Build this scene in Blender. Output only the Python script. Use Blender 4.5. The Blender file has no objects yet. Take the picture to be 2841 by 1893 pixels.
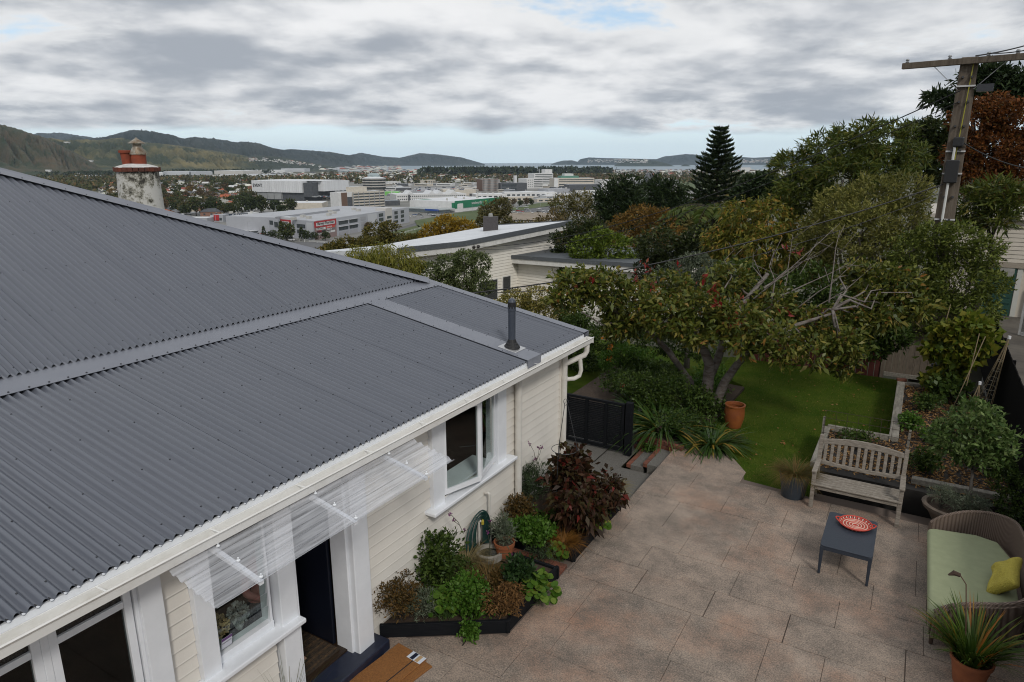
import bpy, bmesh, math, random
import numpy as np
from mathutils import Vector, Matrix, noise
rnd = random.Random(7)
R = math.radians
sc = bpy.context.scene
col = sc.collection
# ---------------------------------------------------------------- camera
H, F, PITCH, YAW = 5.4, 1894., R(14.8), R(30.7)
cam_d = bpy.data.cameras.new('camera'); cam = bpy.data.objects.new('camera', cam_d); col.objects.link(cam)
cam_d.lens = 24; cam_d.sensor_width = 36; cam_d.clip_start = .1; cam_d.clip_end = 60000
cam.location = (0, 0, H); cam.rotation_euler = (R(90)-PITCH, 0, YAW); sc.camera = cam
# ---------------------------------------------------------------- world, sun, exposure
SUN_EL, SUN_AZ = R(40), R(134)       # sun behind the camera (azimuth clockwise from +Y)
w = bpy.data.worlds.new('World'); sc.world = w; w.use_nodes = True
def build_world():
    nt = w.node_tree; N = nt.nodes; L = nt.links; N.clear()
    def n(t, **k):
        a = N.new(t)
        for q, v in k.items(): setattr(a, q, v)
        return a
    def mth(op, a, b=None, c=None):
        m = n('ShaderNodeMath', operation=op)
        for i, v in enumerate((a, b, c)):
            if v is None: continue
            if isinstance(v, (int, float)): m.inputs[i].default_value = v
            else: L.new(v, m.inputs[i])
        return m.outputs[0]
    def ramp(src, a, b):
        m = n('ShaderNodeMapRange', interpolation_type='SMOOTHSTEP'); L.new(src, m.inputs[0])
        m.inputs[1].default_value = a; m.inputs[2].default_value = b; return m.outputs[0]
    def mix(f, a, b):
        m = n('ShaderNodeMix', data_type='RGBA')
        L.new(f, m.inputs[0])
        for i, v in ((6, a), (7, b)):
            if isinstance(v, tuple): m.inputs[i].default_value = v+(1,)
            else: L.new(v, m.inputs[i])
        return m.outputs[2]
    sky = n('ShaderNodeTexSky', sky_type='NISHITA'); sky.sun_disc = False
    sky.sun_elevation = SUN_EL; sky.sun_rotation = SUN_AZ; sky.air_density = 1.0; sky.dust_density = .6; sky.ozone_density = 1.5
    tc = n('ShaderNodeTexCoord'); sx = n('ShaderNodeSeparateXYZ'); L.new(tc.outputs['Generated'], sx.inputs[0])
    z = mth('MAXIMUM', sx.outputs[2], 0.0)
    zz = mth('ADD', z, .19)
    u = mth('DIVIDE', sx.outputs[0], zz); v = mth('DIVIDE', sx.outputs[1], zz)
    cb = n('ShaderNodeCombineXYZ'); L.new(u, cb.inputs[0]); L.new(v, cb.inputs[1])
    def nz(scale, det, rough, off, dist=.0):
        mp = n('ShaderNodeMapping'); L.new(cb.outputs[0], mp.inputs[0]); mp.inputs['Location'].default_value = off
        mp.inputs['Rotation'].default_value = (0, 0, -YAW); mp.inputs['Scale'].default_value = (1, 1.0, 1)
        t = n('ShaderNodeTexNoise'); t.inputs['Scale'].default_value = scale; t.inputs['Detail'].default_value = det
        t.inputs['Roughness'].default_value = rough; t.inputs['Distortion'].default_value = dist
        L.new(mp.outputs[0], t.inputs[0]); return t.outputs[0]
    big = nz(.75, 2, .5, (3.1, 1.7, 0)); mid = nz(1.7, 5, .50, (7.3, 2.2, 1), .1); cov = nz(1.15, 6, .58, (1.2, 9.1, 2), .2)
    puff = nz(3.8, 6, .58, (4.4, .2, 3), .1)
    shade = mth('ADD', mth('ADD', mth('MULTIPLY', big, .45), mth('MULTIPLY', mid, .45)), mth('MULTIPLY', puff, .20))
    mid2 = nz(1.7, 5, .50, (7.3, 2.33, 1), .1); puff2 = nz(3.8, 6, .58, (4.4, .26, 3), .1)
    rel = mth('ADD', mth('MULTIPLY', mth('SUBTRACT', mid2, mid), .9), mth('MULTIPLY', mth('SUBTRACT', puff2, puff), .12))
    shade = mth('ADD', shade, rel)
    s1 = ramp(shade, .40, .665)
    ccol = mix(s1, (9.6, 9.65, 9.75), (4.1, 4.45, 5.0))
    rim = ramp(cov, .33, .50)                        # thin bright edges round the gaps
    ccol = mix(rim, (8.9, 9.0, 9.1), ccol)
    # the cloud sheet breaks up in the distance: a clear band above the horizon
    lowedge = mth('ADD', z, mth('MULTIPLY', mth('SUBTRACT', mid, .5), .045))
    band = ramp(lowedge, .034, .050)
    gaps = ramp(cov, .27, .37)
    mask = mth('MULTIPLY', band, gaps)
    clear = mix(ramp(z, .0, .30), (9.8, 11.8, 13.0), (4.2, 6.6, 9.6))
    hz = n('ShaderNodeMix', data_type='RGBA'); hz.inputs[0].default_value = .7; L.new(sky.outputs[0], hz.inputs[6]); L.new(clear, hz.inputs[7])
    out = mix(mask, hz.outputs[2], ccol)
    bg = n('ShaderNodeBackground'); bg.inputs[1].default_value = .095; L.new(out, bg.inputs[0])
    o = n('ShaderNodeOutputWorld'); L.new(bg.outputs[0], o.inputs[0])
build_world()
sd = bpy.data.lights.new('sun', 'SUN'); sd.energy = 1.5; sd.angle = R(10); sd.color = (1, .96, .9)
so = bpy.data.objects.new('sun', sd); col.objects.link(so)
sdir = Vector((math.sin(SUN_AZ)*math.cos(SUN_EL), math.cos(SUN_AZ)*math.cos(SUN_EL), math.sin(SUN_EL)))
so.rotation_euler = sdir.to_track_quat('Z', 'Y').to_euler(); so.location = (0, -20, 40)
vs = sc.view_settings; vs.view_transform = 'Standard'; vs.look = 'None'; vs.exposure = 0; vs.gamma = 1; vs.use_curve_mapping = False
sc.cycles.use_denoising = True; sc.cycles.filter_width = 1.05; sc.cycles.volume_bounces = 2; sc.cycles.max_bounces = 8; sc.cycles.transparent_max_bounces = 12
sc.cycles.caustics_reflective = False; sc.cycles.caustics_refractive = False
# ---------------------------------------------------------------- pixel -> place (photo pixels, 2841 x 1893)
def ray(x, y):
    u = (x-1420.5)/F; v = (946.5-y)/F
    f = math.cos(PITCH)+v*math.sin(PITCH); z = -math.sin(PITCH)+v*math.cos(PITCH)
    return Vector((u*math.cos(YAW)-f*math.sin(YAW), u*math.sin(YAW)+f*math.cos(YAW), z))
O = Vector((0, 0, H))
def GZ(x, y, z=0.): d = ray(x, y); return O+d*((z-H)/d.z)
def GX(x, y, X): d = ray(x, y); return O+d*(X/d.x)
def GY(x, y, Y): d = ray(x, y); return O+d*(Y/d.y)
def GD(x, y, D): d = ray(x, y); return O+d*(D/math.hypot(d.x, d.y))
# ---------------------------------------------------------------- materials
MATS = {}
def rgb(c): return (c[0], c[1], c[2], 1)
def nodes(name):
    m = bpy.data.materials.new(name); m.use_nodes = True; nt = m.node_tree
    return m, nt, nt.nodes, nt.links, nt.nodes['Principled BSDF']
def mat(name, c, rough=.6, c2=None, scale=6., metal=0., bump=0., bscale=None, detail=6., spec=.5, lo=.35, hi=.65, stretch=None, coat=0., bdist=.02):
    """plain or two-tone noisy surface"""
    if name in MATS: return MATS[name]
    m, nt, N, L, b = nodes(name); MATS[name] = m
    b.inputs['Base Color'].default_value = rgb(c); b.inputs['Roughness'].default_value = rough
    b.inputs['Metallic'].default_value = metal; b.inputs['Specular IOR Level'].default_value = spec
    b.inputs['Coat Weight'].default_value = coat
    tc = N.new('ShaderNodeTexCoord'); mp = N.new('ShaderNodeMapping'); L.new(tc.outputs['Object'], mp.inputs[0])
    if stretch: mp.inputs['Scale'].default_value = stretch
    if c2 is not None:
        t = N.new('ShaderNodeTexNoise'); t.inputs['Scale'].default_value = scale; t.inputs['Detail'].default_value = detail
        t.inputs['Roughness'].default_value = .62
        L.new(mp.outputs[0], t.inputs[0]); r = N.new('ShaderNodeMapRange'); L.new(t.outputs[0], r.inputs[0])
        r.inputs[1].default_value = lo; r.inputs[2].default_value = hi
        x = N.new('ShaderNodeMix'); x.data_type = 'RGBA'; L.new(r.outputs[0], x.inputs[0])
        x.inputs[6].default_value = rgb(c); x.inputs[7].default_value = rgb(c2); L.new(x.outputs[2], b.inputs['Base Color'])
    if bump:
        t = N.new('ShaderNodeTexNoise'); t.inputs['Scale'].default_value = bscale or scale*4; t.inputs['Detail'].default_value = 6
        L.new(mp.outputs[0], t.inputs[0]); bp = N.new('ShaderNodeBump'); bp.inputs['Strength'].default_value = bump
        bp.inputs['Distance'].default_value = bdist; L.new(t.outputs[0], bp.inputs['Height']); L.new(bp.outputs[0], b.inputs['Normal'])
    return m
def leafmat(name, stops, rough=.5, trans=.25, gloss=.22):
    """colour differs leaf by leaf (random per island); stops = [(pos,colour),...]"""
    if name in MATS: return MATS[name]
    m, nt, N, L, b = nodes(name); MATS[name] = m
    g = N.new('ShaderNodeNewGeometry'); cr = N.new('ShaderNodeValToRGB'); cr.color_ramp.interpolation = 'LINEAR'
    e = cr.color_ramp.elements
    while len(e) < len(stops): e.new(.5)
    for i, (p, c) in enumerate(stops): e[i].position = p; e[i].color = (min(1, c[0]*1.25), min(1, c[1]*1.22), c[2]*1.0, 1)
    L.new(g.outputs['Random Per Island'], cr.inputs[0]); L.new(cr.outputs[0], b.inputs['Base Color'])
    b.inputs['Roughness'].default_value = rough; b.inputs['Specular IOR Level'].default_value = gloss
    t = N.new('ShaderNodeBsdfTranslucent'); L.new(cr.outputs[0], t.inputs[0])
    mx = N.new('ShaderNodeMixShader'); mx.inputs[0].default_value = trans
    L.new(b.outputs[0], mx.inputs[1]); L.new(t.outputs[0], mx.inputs[2]); L.new(mx.outputs[0], N['Material Output'].inputs[0])
    return m
def glassmat(name, tint=(.9, .93, .93), alpha=.25, rough=.02):
    if name in MATS: return MATS[name]
    m, nt, N, L, b = nodes(name); MATS[name] = m
    gl = N.new('ShaderNodeBsdfGlossy'); gl.inputs['Roughness'].default_value = rough; gl.inputs[0].default_value = (1, 1, 1, 1)
    tr = N.new('ShaderNodeBsdfTransparent'); tr.inputs[0].default_value = rgb(tint)
    lw = N.new('ShaderNodeLayerWeight'); lw.inputs[0].default_value = .5; fr = N.new('ShaderNodeMath'); fr.operation = 'POWER'; fr.inputs[1].default_value = 4.; L.new(lw.outputs['Facing'], fr.inputs[0])
    ad = N.new('ShaderNodeMath'); ad.operation = 'MULTIPLY_ADD'; ad.inputs[1].default_value = .8; ad.inputs[2].default_value = alpha*.1
    L.new(fr.outputs[0], ad.inputs[0]); mx = N.new('ShaderNodeMixShader'); L.new(ad.outputs[0], mx.inputs[0])
    L.new(tr.outputs[0], mx.inputs[1]); L.new(gl.outputs[0], mx.inputs[2]); L.new(mx.outputs[0], N['Material Output'].inputs[0])
    return m
# ---------------------------------------------------------------- mesh helpers
class MB:
    def __init__(s): s.v = []; s.f = []; s.m = []; s.cur = 0
    def add(s, vs, fs):
        b = len(s.v); s.v += [tuple(p) for p in vs]; s.f += [tuple(b+i for i in q) for q in fs]; s.m += [s.cur]*len(fs); return s
    def hexa(s, p):      # 8 points: bottom ring then top ring
        return s.add(p, [(3, 2, 1, 0), (4, 5, 6, 7), (0, 1, 5, 4), (1, 2, 6, 5), (2, 3, 7, 6), (3, 0, 4, 7)])
    def box(s, x0, x1, y0, y1, z0, z1):
        return s.hexa([(x0, y0, z0), (x1, y0, z0), (x1, y1, z0), (x0, y1, z0), (x0, y0, z1), (x1, y0, z1), (x1, y1, z1), (x0, y1, z1)])
    def obox(s, c, ax, ay, az):     # oriented box: centre and three half vectors
        c, ax, ay, az = Vector(c), Vector(ax), Vector(ay), Vector(az)
        return s.hexa([c-ax-ay-az, c+ax-ay-az, c+ax+ay-az, c-ax+ay-az, c-ax-ay+az, c+ax-ay+az, c+ax+ay+az, c-ax+ay+az])
    def bar(s, a, b, w, h, up=(0, 0, 1)):
        a, b = Vector(a), Vector(b); d = (b-a); l = d.length; d.normalize(); sd = d.cross(Vector(up))
        if sd.length < 1e-4: sd = d.cross(Vector((1, 0, 0)))
        sd.normalize(); u = sd.cross(d); return s.obox((a+b)/2, d*l/2, sd*w/2, u*h/2)
    def prism(s, poly, z0, z1):
        n = len(poly); p = [(x, y, z0) for x, y in poly]+[(x, y, z1) for x, y in poly]
        return s.add(p, [tuple(range(n))[::-1], tuple(range(n, 2*n))]+[(i, (i+1) % n, n+(i+1) % n, n+i) for i in range(n)])
    def tube(s, pts, rad, n=7, cap=True):
        pts = [Vector(p) for p in pts]; k = len(pts)
        if isinstance(rad, (int, float)): rad = [rad]*k
        ref = None; V = []
        for i, p in enumerate(pts):
            d = (pts[min(i+1, k-1)]-pts[max(i-1, 0)]).normalized()
            if ref is None: ref = d.orthogonal().normalized()
            else:
                ref = ref-d*ref.dot(d)
                ref = ref.normalized() if ref.length > 1e-5 else d.orthogonal().normalized()
            q = d.cross(ref)
            for j in range(n):
                a = 2*math.pi*j/n; V.append(p+(ref*math.cos(a)+q*math.sin(a))*rad[i])
        Fs = [(i*n+j, i*n+(j+1) % n, (i+1)*n+(j+1) % n, (i+1)*n+j) for i in range(k-1) for j in range(n)]
        if cap: Fs += [tuple(range(n))[::-1], tuple(range((k-1)*n, k*n))]
        return s.add(V, Fs)
    def lathe(s, prof, c=(0, 0, 0), n=20, sy=1., cap0=True, cap1=True):
        V = [(c[0]+r*math.cos(2*math.pi*j/n), c[1]+sy*r*math.sin(2*math.pi*j/n), c[2]+z) for r, z in prof for j in range(n)]
        k = len(prof); Fs = [(i*n+j, i*n+(j+1) % n, (i+1)*n+(j+1) % n, (i+1)*n+j) for i in range(k-1) for j in range(n)]
        if cap0: Fs.append(tuple(range(n))[::-1])
        if cap1: Fs.append(tuple(range((k-1)*n, k*n)))
        return s.add(V, Fs)
    def build(s, name, m, parent=None, smooth=False, bevel=0., kind=None):
        me = bpy.data.meshes.new(name); me.from_pydata(s.v, [], s.f)
        ms = m if isinstance(m, (list, tuple)) else [m]
        for q in ms: me.materials.append(q)
        if len(ms) > 1: me.polygons.foreach_set('material_index', s.m)
        if smooth: me.polygons.foreach_set('use_smooth', [True]*len(s.f))
        me.update(); o = bpy.data.objects.new(name, me); col.objects.link(o)
        if parent is not None: adopt(o, parent)
        if smooth == 'auto': me.set_sharp_from_angle(angle=R(35))
        if bevel:
            bv = o.modifiers.new('bevel', 'BEVEL'); bv.width = bevel; bv.segments = 2; bv.limit_method = 'ANGLE'; bv.angle_limit = R(40)
        if kind: o['kind'] = kind
        return o
def adopt(o, p):
    o.parent = p
    o.matrix_parent_inverse = Matrix.Translation(-p.location) if (p.parent is None and p.type == 'EMPTY') else Matrix.Identity(4)
def tag(o, label, cat, group=None, kind=None):
    o['label'] = label; o['category'] = cat
    if group: o['group'] = group
    if kind: o['kind'] = kind
    return o
def thing(name, label, cat, loc=(0, 0, 0), group=None):
    o = bpy.data.objects.new(name, None); o.empty_display_size = .2; o.location = loc; col.objects.link(o); return tag(o, label, cat, group)
def struct(o, label=None):
    o['kind'] = 'structure'
    if label: o['label'] = label
    return o
def npmesh(name, V, Q, m, parent=None, smooth=False, mi=None):
    """V (n,3) float, Q (k,4) or (k,3) int -> one mesh object"""
    me = bpy.data.meshes.new(name); k, c = Q.shape
    me.vertices.add(len(V)); me.vertices.foreach_set('co', V.astype(np.float32).ravel())
    me.loops.add(k*c); me.loops.foreach_set('vertex_index', Q.astype(np.int32).ravel())
    me.polygons.add(k); me.polygons.foreach_set('loop_start', np.arange(0, k*c, c, dtype=np.int32))
    ms = m if isinstance(m, (list, tuple)) else [m]
    for q in ms: me.materials.append(q)
    if mi is not None: me.polygons.foreach_set('material_index', mi.astype(np.int32))
    if smooth: me.polygons.foreach_set('use_smooth', np.ones(k, dtype=bool))
    me.update(calc_edges=True); o = bpy.data.objects.new(name, me); col.objects.link(o)
    if parent is not None: adopt(o, parent)
    return o
def text_mesh(name, s, size, m, origin, ax, up, parent=None, thick=.01, bold=0., squeeze=1., align='LEFT'):
    """lettering as a thin solid, laid out along ax with its height along up"""
    cu = bpy.data.curves.new('lettering', 'FONT'); cu.body = s; cu.size = size; cu.extrude = thick; cu.offset = bold; cu.align_x = align; cu.resolution_u = 3
    t = bpy.data.objects.new('lettering', cu); col.objects.link(t); dg = bpy.context.evaluated_depsgraph_get()
    me = bpy.data.meshes.new_from_object(t.evaluated_get(dg)); bpy.data.objects.remove(t); me.materials.clear(); me.materials.append(m)
    ax = Vector(ax).normalized()*squeeze; up = Vector(up).normalized(); nn = ax.cross(up).normalized()
    M = Matrix(((ax.x, up.x, nn.x, origin[0]), (ax.y, up.y, nn.y, origin[1]), (ax.z, up.z, nn.z, origin[2]), (0, 0, 0, 1)))
    me.transform(M); o = bpy.data.objects.new(name, me); col.objects.link(o)
    if parent is not None: adopt(o, parent)
    return o
ORD = 'first second third fourth fifth sixth seventh eighth ninth tenth eleventh twelfth thirteenth fourteenth fifteenth sixteenth seventeenth eighteenth nineteenth twentieth'.split()+['twenty-'+w for w in 'first second third fourth fifth sixth seventh eighth ninth'.split()]
# ---------------------------------------------------------------- foliage helpers
def unit(a): return a/np.maximum(np.linalg.norm(a, axis=1, keepdims=True), 1e-6)
def leaves(P, D, L, W, rs, fold=.25, droop=0.):
    """diamond leaves: base P, direction D, length L, width W (arrays or scalars) -> V, Q"""
    n = len(P); D = unit(D); U = rs.normal(size=(n, 3)); S = unit(np.cross(D, U)); Nn = np.cross(S, D)
    L = np.broadcast_to(np.asarray(L, float), (n,))[:, None]; W = np.broadcast_to(np.asarray(W, float), (n,))[:, None]
    mid = P+D*L*.45
    tip = P+D*L; tip[:, 2] -= (droop*L)[:, 0]
    a = mid+S*W*.5+Nn*W*fold; b = mid-S*W*.5+Nn*W*fold
    V = np.stack([P, a, tip, b], 1).reshape(-1, 3); return V, np.arange(4*n).reshape(-1, 4)
def lobepts(lobes, n, rs, inner=.55, power=1.):
    vol = np.array([(r[0]*r[1]*r[2])**(2/3.) for _, r in lobes]); k = rs.choice(len(lobes), n, p=vol/vol.sum())
    d = unit(rs.normal(size=(n, 3))); rad = inner+(1-inner)*rs.rand(n)**(1/ (2*power))
    C = np.array([c for c, _ in lobes])[k]; S = np.array([r for _, r in lobes])[k]
    return C+d*rad[:, None]*S, d, k
def crown(name, lobes, n, size, m, parent, seed=1, inner=.55, up=.35, rosette=1, aspect=.45, drop_under=.0, jitter=.35, droop=.1):
    """a crown of separate leaves gathered in small rosettes inside overlapping lobes"""
    rs = np.random.RandomState(seed); t = max(1, n//rosette)
    P, d, k = lobepts(lobes, t, rs, inner)
    # break the outline: clump noise removes tips in irregular gaps
    fq = 1.7/max(.12, float(np.mean([r[0] for _, r in lobes]))); g = np.array([noise.noise(Vector(p)*fq) for p in P]); keep = g > -.22+drop_under; P, d = P[keep], d[keep]
    P = np.repeat(P, rosette, 0); d = np.repeat(d, rosette, 0); q = len(P)
    P = P+rs.normal(size=(q, 3))*size*jitter
    D = d*.7+rs.normal(size=(q, 3))*.75+np.array([0, 0, up])
    L = size*(.6+.8*rs.rand(q)); V, Q = leaves(P, D, L, L*aspect, rs, droop=droop)
    return npmesh(name, V, Q, m, parent)
def limbs(mb, base, tips, r0, rs, wob=.15, split=.45, n=6):
    """trunk-to-tip branches, tapered and crooked"""
    base = Vector(base)
    for t in tips:
        t = Vector(t); d = t-base; pts = []; rad = []
        for i in range(6):
            f = i/5; p = base.lerp(t, f)+Vector(rs.normal(size=3))*wob*d.length*.25*(1 if 0 < i < 5 else 0); p.z += math.sin(f*3.1)*d.length*.06
            pts.append(p); rad.append(r0*(1-f*.8))
        mb.tube(pts, rad, n)
def strands(P, D, L, W, rs, bend=.5, seg=3):
    """arching blades (grass, flax, agapanthus): ribbons of seg quads"""
    n = len(P); D = unit(D); Hd = D.copy(); Hd[:, 2] = 0; Hd = unit(Hd+1e-4*rs.normal(size=(n, 3))); S = unit(np.cross(D, np.array([0, 0, 1.]))+1e-4)
    L = np.broadcast_to(np.asarray(L, float), (n,))[:, None]; W = np.broadcast_to(np.asarray(W, float), (n,))[:, None]
    bend = np.broadcast_to(np.asarray(bend, float), (n,))[:, None]
    rows = []
    for i in range(seg+1):
        f = i/seg; c = P+D*L*f+Hd*bend*L*f*f*.5; c[:, 2] -= (bend*L*f*f*.75)[:, 0]
        ww = W*(1-f)**.6*.5 if i < seg else W*.02
        rows += [c-S*ww, c+S*ww]
    V = np.stack(rows, 1).reshape(-1, 3); m = 2*(seg+1)
    base = (np.arange(n)*m)[:, None, None]; q = np.array([[2*i, 2*i+1, 2*i+3, 2*i+2] for i in range(seg)])[None]
    return V, (base+q).reshape(-1, 4)
# ================================================================ terrain, sea, hills
VZ, SEA = -43., -46.5
fwd = Vector((-math.sin(YAW), math.cos(YAW), 0)); rgt = Vector((math.cos(YAW), math.sin(YAW), 0))
def lerp_t(x, tab):
    if x <= tab[0][0]: return tab[0][1]
    for (a, p), (b, q) in zip(tab, tab[1:]):
        if x <= b: f = (x-a)/(b-a); f = f*f*(3-2*f); return p+(q-p)*f
    return tab[-1][1]
SLOPE = [(-3000, 60), (-200, 22), (-30, -.6), (17, -.6), (24, -1.8), (38, -5.2), (70, -15), (120, -29), (185, VZ)]
def ground(x, y):
    s = -.826*x+.563*y; z = lerp_t(s, SLOPE)
    r = math.hypot(x, y)
    if 30 < r < 400: z += noise.noise(Vector((x*.03, y*.03, 0)))*min(1.2, (r-30)*.03)*(1 if z > VZ+1 else .15)
    f = x*fwd.x+y*fwd.y
    if f > 3300: z = min(z, VZ-(f-3300)*.03)
    return z
def build_ground():
    rr = [0, 6, 10, 14, 17, 20, 23, 26, 30, 34, 38, 43, 50, 58, 66, 76, 88, 100, 115, 130, 145, 160, 180, 210, 260, 330, 430, 560, 750, 1000, 1350, 1800, 2400, 3100, 3300, 3500, 3900, 5000, 8000, 14000]
    na = 160; V = []; Q = []
    for r in rr:
        for j in range(na):
            a = 2*math.pi*j/na; x, y = r*math.sin(a), r*math.cos(a); V.append((x, y, ground(x, y)))
    for i in range(len(rr)-1):
        for j in range(na): Q.append((i*na+j, (i+1)*na+j, (i+1)*na+(j+1) % na, i*na+(j+1) % na))
    m = mat('ground_scrub', (.055, .06, .03), .9, (.11, .10, .065), .05, bump=.5, bscale=2., detail=10)
    o = npmesh('ground', np.array(V), np.array(Q), m, smooth=True); struct(o, 'grassy hillside and flat valley floor running out to the harbour')
build_ground()
mb = MB(); mb.add([fwd*3000-rgt*16000, fwd*3000+rgt*16000, fwd*15000+rgt*16000, fwd*15000-rgt*16000], [(0, 1, 2, 3)])
seam = mat('sea_water', (.10, .16, .20), .35, (.12, .19, .23), .002, bump=.3, bscale=.05)
o = mb.build('sea', seam); o.location.z = SEA; struct(o, 'calm grey-blue harbour water out to the horizon')
HILLS = []
def ridge(name, label, pts, dist, base, m, seed, back=1200, amp=1., step=4., basez=None, rows=36, rough=1.):
    """a range of hills: the crest runs where pts say, spurs and gullies come down towards us to the distance base"""
    px = [p[0] for p in pts]; py = [p[1] for p in pts]
    xs = np.arange(px[0], px[-1]+step, step); ys = np.interp(xs, px, py); bz = VZ-3 if basez is None else basez
    dd = np.interp(xs, px, dist) if isinstance(dist, (list, tuple)) else np.full(len(xs), dist)
    bb = np.interp(xs, px, base) if isinstance(base, (list, tuple)) else np.full(len(xs), base)
    V = []; nr = rows+5
    for i, x in enumerate(xs):
        c = GD(x, ys[i], dd[i]); u = Vector((c.x, c.y, 0)).normalized(); hgt = max(c.z-bz, 3)
        c.z += noise.noise(Vector((x*.11*rough, seed, 0)))*hgt*.025*rough
        for k in range(nr):
            if k < 4: t = -(4-k)/4; d = dd[i]-t*back; z = c.z+t*hgt*(.9-.2*t)
            else:
                t = (k-4)/rows; d = dd[i]+(bb[i]-dd[i])*t
                wx, wy = u.x*d/hgt*.9, u.y*d/hgt*.9; W_ = lambda f: 1-2*abs(noise.noise(Vector((wx*f, wy*f, seed))))
                sp = .75*W_(1.)+.42*W_(2.1)+.24*W_(4.3)+.14*W_(8.7)-.75
                z = bz+(c.z-bz)*(1-t)**1.15+sp*hgt*.42*amp*math.sin(min(1, t*1.25)*math.pi)*(1 if t < .8 else 1)
                z = min(z, c.z-(hgt*.04)*t)
            V.append((u.x*d, u.y*d, max(z, bz-2)))
    n = len(xs); Q = [(i*nr+k, i*nr+k+1, (i+1)*nr+k+1, (i+1)*nr+k) for i in range(n-1) for k in range(nr-1)]
    o = npmesh(name, np.array(V), np.array(Q), m, smooth=True); struct(o, label); HILLS.append(o); return o
hg = mat('hill_scrub', (.020, .034, .012), .95, (.085, .060, .030), .011, detail=14, bump=1., bscale=.03, bdist=9., lo=.38, hi=.62)
hy = mat('hill_grass', (.024, .036, .013), .95, (.17, .14, .055), .0055, detail=14, bump=1., bscale=.03, bdist=9., lo=.44, hi=.66)
hf = mat('hill_forest', (.012, .022, .014), .95, (.030, .042, .022), .008, detail=12, bump=1., bscale=.04, bdist=9.)
hb = mat('hill_bush_far', (.012, .023, .024), .95, (.038, .046, .038), .0024, detail=10, bump=1., bscale=.02, bdist=9., lo=.45, hi=.7)
ridge('hills', 'far blue hills behind the saddle', [(60, 380), (94, 372), (107, 369), (135, 370), (164, 368), (190, 372), (210, 375), (240, 379), (268, 383.5), (300, 392)], 9500, 7500, hb, 11, basez=VZ)
ridge('hills', 'dark knoll in the saddle', [(175, 392), (184, 387), (206, 379), (222, 381), (237, 387), (255, 392)], 6500, 5500, hf, 12)
ridge('hills', 'long dark ridge running down to the harbour mouth', [(225, 390), (240, 385), (287, 381), (310, 375), (335, 368), (371, 360), (402, 363), (430, 366), (453, 371), (480, 375), (507, 385), (540, 380), (578, 384), (624, 389), (652, 395), (675, 393), (719, 398), (757, 411), (787, 416), (808, 414), (864, 418), (918, 422), (969, 431), (1002, 424), (1062, 435), (1110, 438), (1165, 425), (1219, 429), (1280, 437), (1330, 451), (1345, 456)],
      [5200]*10+[5600]*8+[6500]*5+[8500]*8, [3600]*18+[4800]*5+[7300]*8, hb, 13, basez=SEA-3)
ridge('hills', 'forested spur dotted with houses', [(640, 446), (678, 436), (726, 432), (765, 435), (788, 437), (833, 446), (884, 455), (935, 466)], 4200, 3300, hf, 15, back=500)
ridge('hills', 'rounded brown hill with a pale grassy top', [(100, 392), (141, 383), (184, 391), (235, 387), (270, 389), (310, 385), (337, 382), (379, 394), (450, 399), (489, 404), (545, 411), (604, 420), (680, 432), (706, 446), (731, 467), (745, 480)], 4000, 2900, hy, 16, back=800)
ridge('hills', 'near brown scrub hill on the left edge', [(-1100, 352), (-700, 338), (-420, 342), (-260, 330), (-120, 325), (0, 345), (57, 360), (92, 373), (113, 378), (149, 393), (191, 416), (215, 426), (262, 452), (300, 478)], 3300, [2500]*10+[2600]*4, hg, 17, back=600)
ridge('hills', 'low far headland with pale houses', [(1530, 455), (1545, 450), (1561, 446), (1587, 445), (1602, 449), (1610, 442), (1634, 437), (1680, 439), (1727, 440), (1774, 441), (1821, 442), (1844, 434), (1867, 432), (1903, 427.5), (1926, 429), (1958, 432), (2042, 435), (2090, 438), (2135, 436), (2168, 433), (2260, 430), (2420, 428), (2600, 430)], 9800, 8800, hb, 18, basez=SEA-3)
ridge('hills', 'dark wooded island in the harbour', [(1703, 461), (1722, 446), (1750, 440.5), (1797, 443), (1832, 449), (1856, 455), (1869, 461)], 7000, 6700, hf, 19, back=250, basez=SEA-2)
def on_hill(px, py, D=4000):
    d = ray(px, py).normalized(); best = None
    for h in HILLS:
        ok, p, nn, _ = h.ray_cast(O, d)
        if ok and (best is None or (p-O).length < (best-O).length): best = p
    return best if best is not None else GD(px, py, D)
ridge('hills', 'tiny dark islet beside the wooded island', [(1888, 461), (1900, 455), (1908, 457), (1915, 461)], 7000, 6850, hf, 20, back=120, basez=SEA-2, step=2)
# ================================================================ our house
WX = -4.85                      # face of the long wall (runs along Y), house lies to -X
cream = mat('cream_paint', (.74, .705, .64), .45, (.69, .655, .595), 3., bump=.05, bscale=40)
white = mat('white_paint', (.80, .82, .85), .35, (.75, .77, .80), 5., bump=.05, bscale=30)
gut_m = mat('gutter_white', (.78, .77, .74), .3, (.60, .58, .53), 9., lo=.5, hi=.85, stretch=(1, .4, 1))
roofm = mat('roof_steel', (.104, .114, .139), .30, (.117, .127, .152), 1.6, stretch=(.22, 3.2, .5), spec=.7, bump=.03, bscale=60)
flashm = mat('flashing_steel', (.165, .175, .205), .42, (.185, .195, .225), 3., spec=.6)
darkm = mat('near_black', (.012, .012, .014), .8)  # plain near-black for the flue cowl and the mat stripe
shadem = mat('eave_shade', (.03, .03, .032), .9)  # shade below the roof edge, put into a colour
screwm = mat('screw_head', (.03, .032, .038), .4)
glass = glassmat('window_glass', (.55, .58, .58))
clearg = glassmat('clear_glass', (.86, .9, .89))
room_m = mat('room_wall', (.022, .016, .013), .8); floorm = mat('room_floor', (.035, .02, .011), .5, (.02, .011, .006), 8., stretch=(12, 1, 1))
house = thing('house', 'cream weatherboard house with dark grey corrugated steel roof', 'house', (-7, 6, 0))
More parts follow.
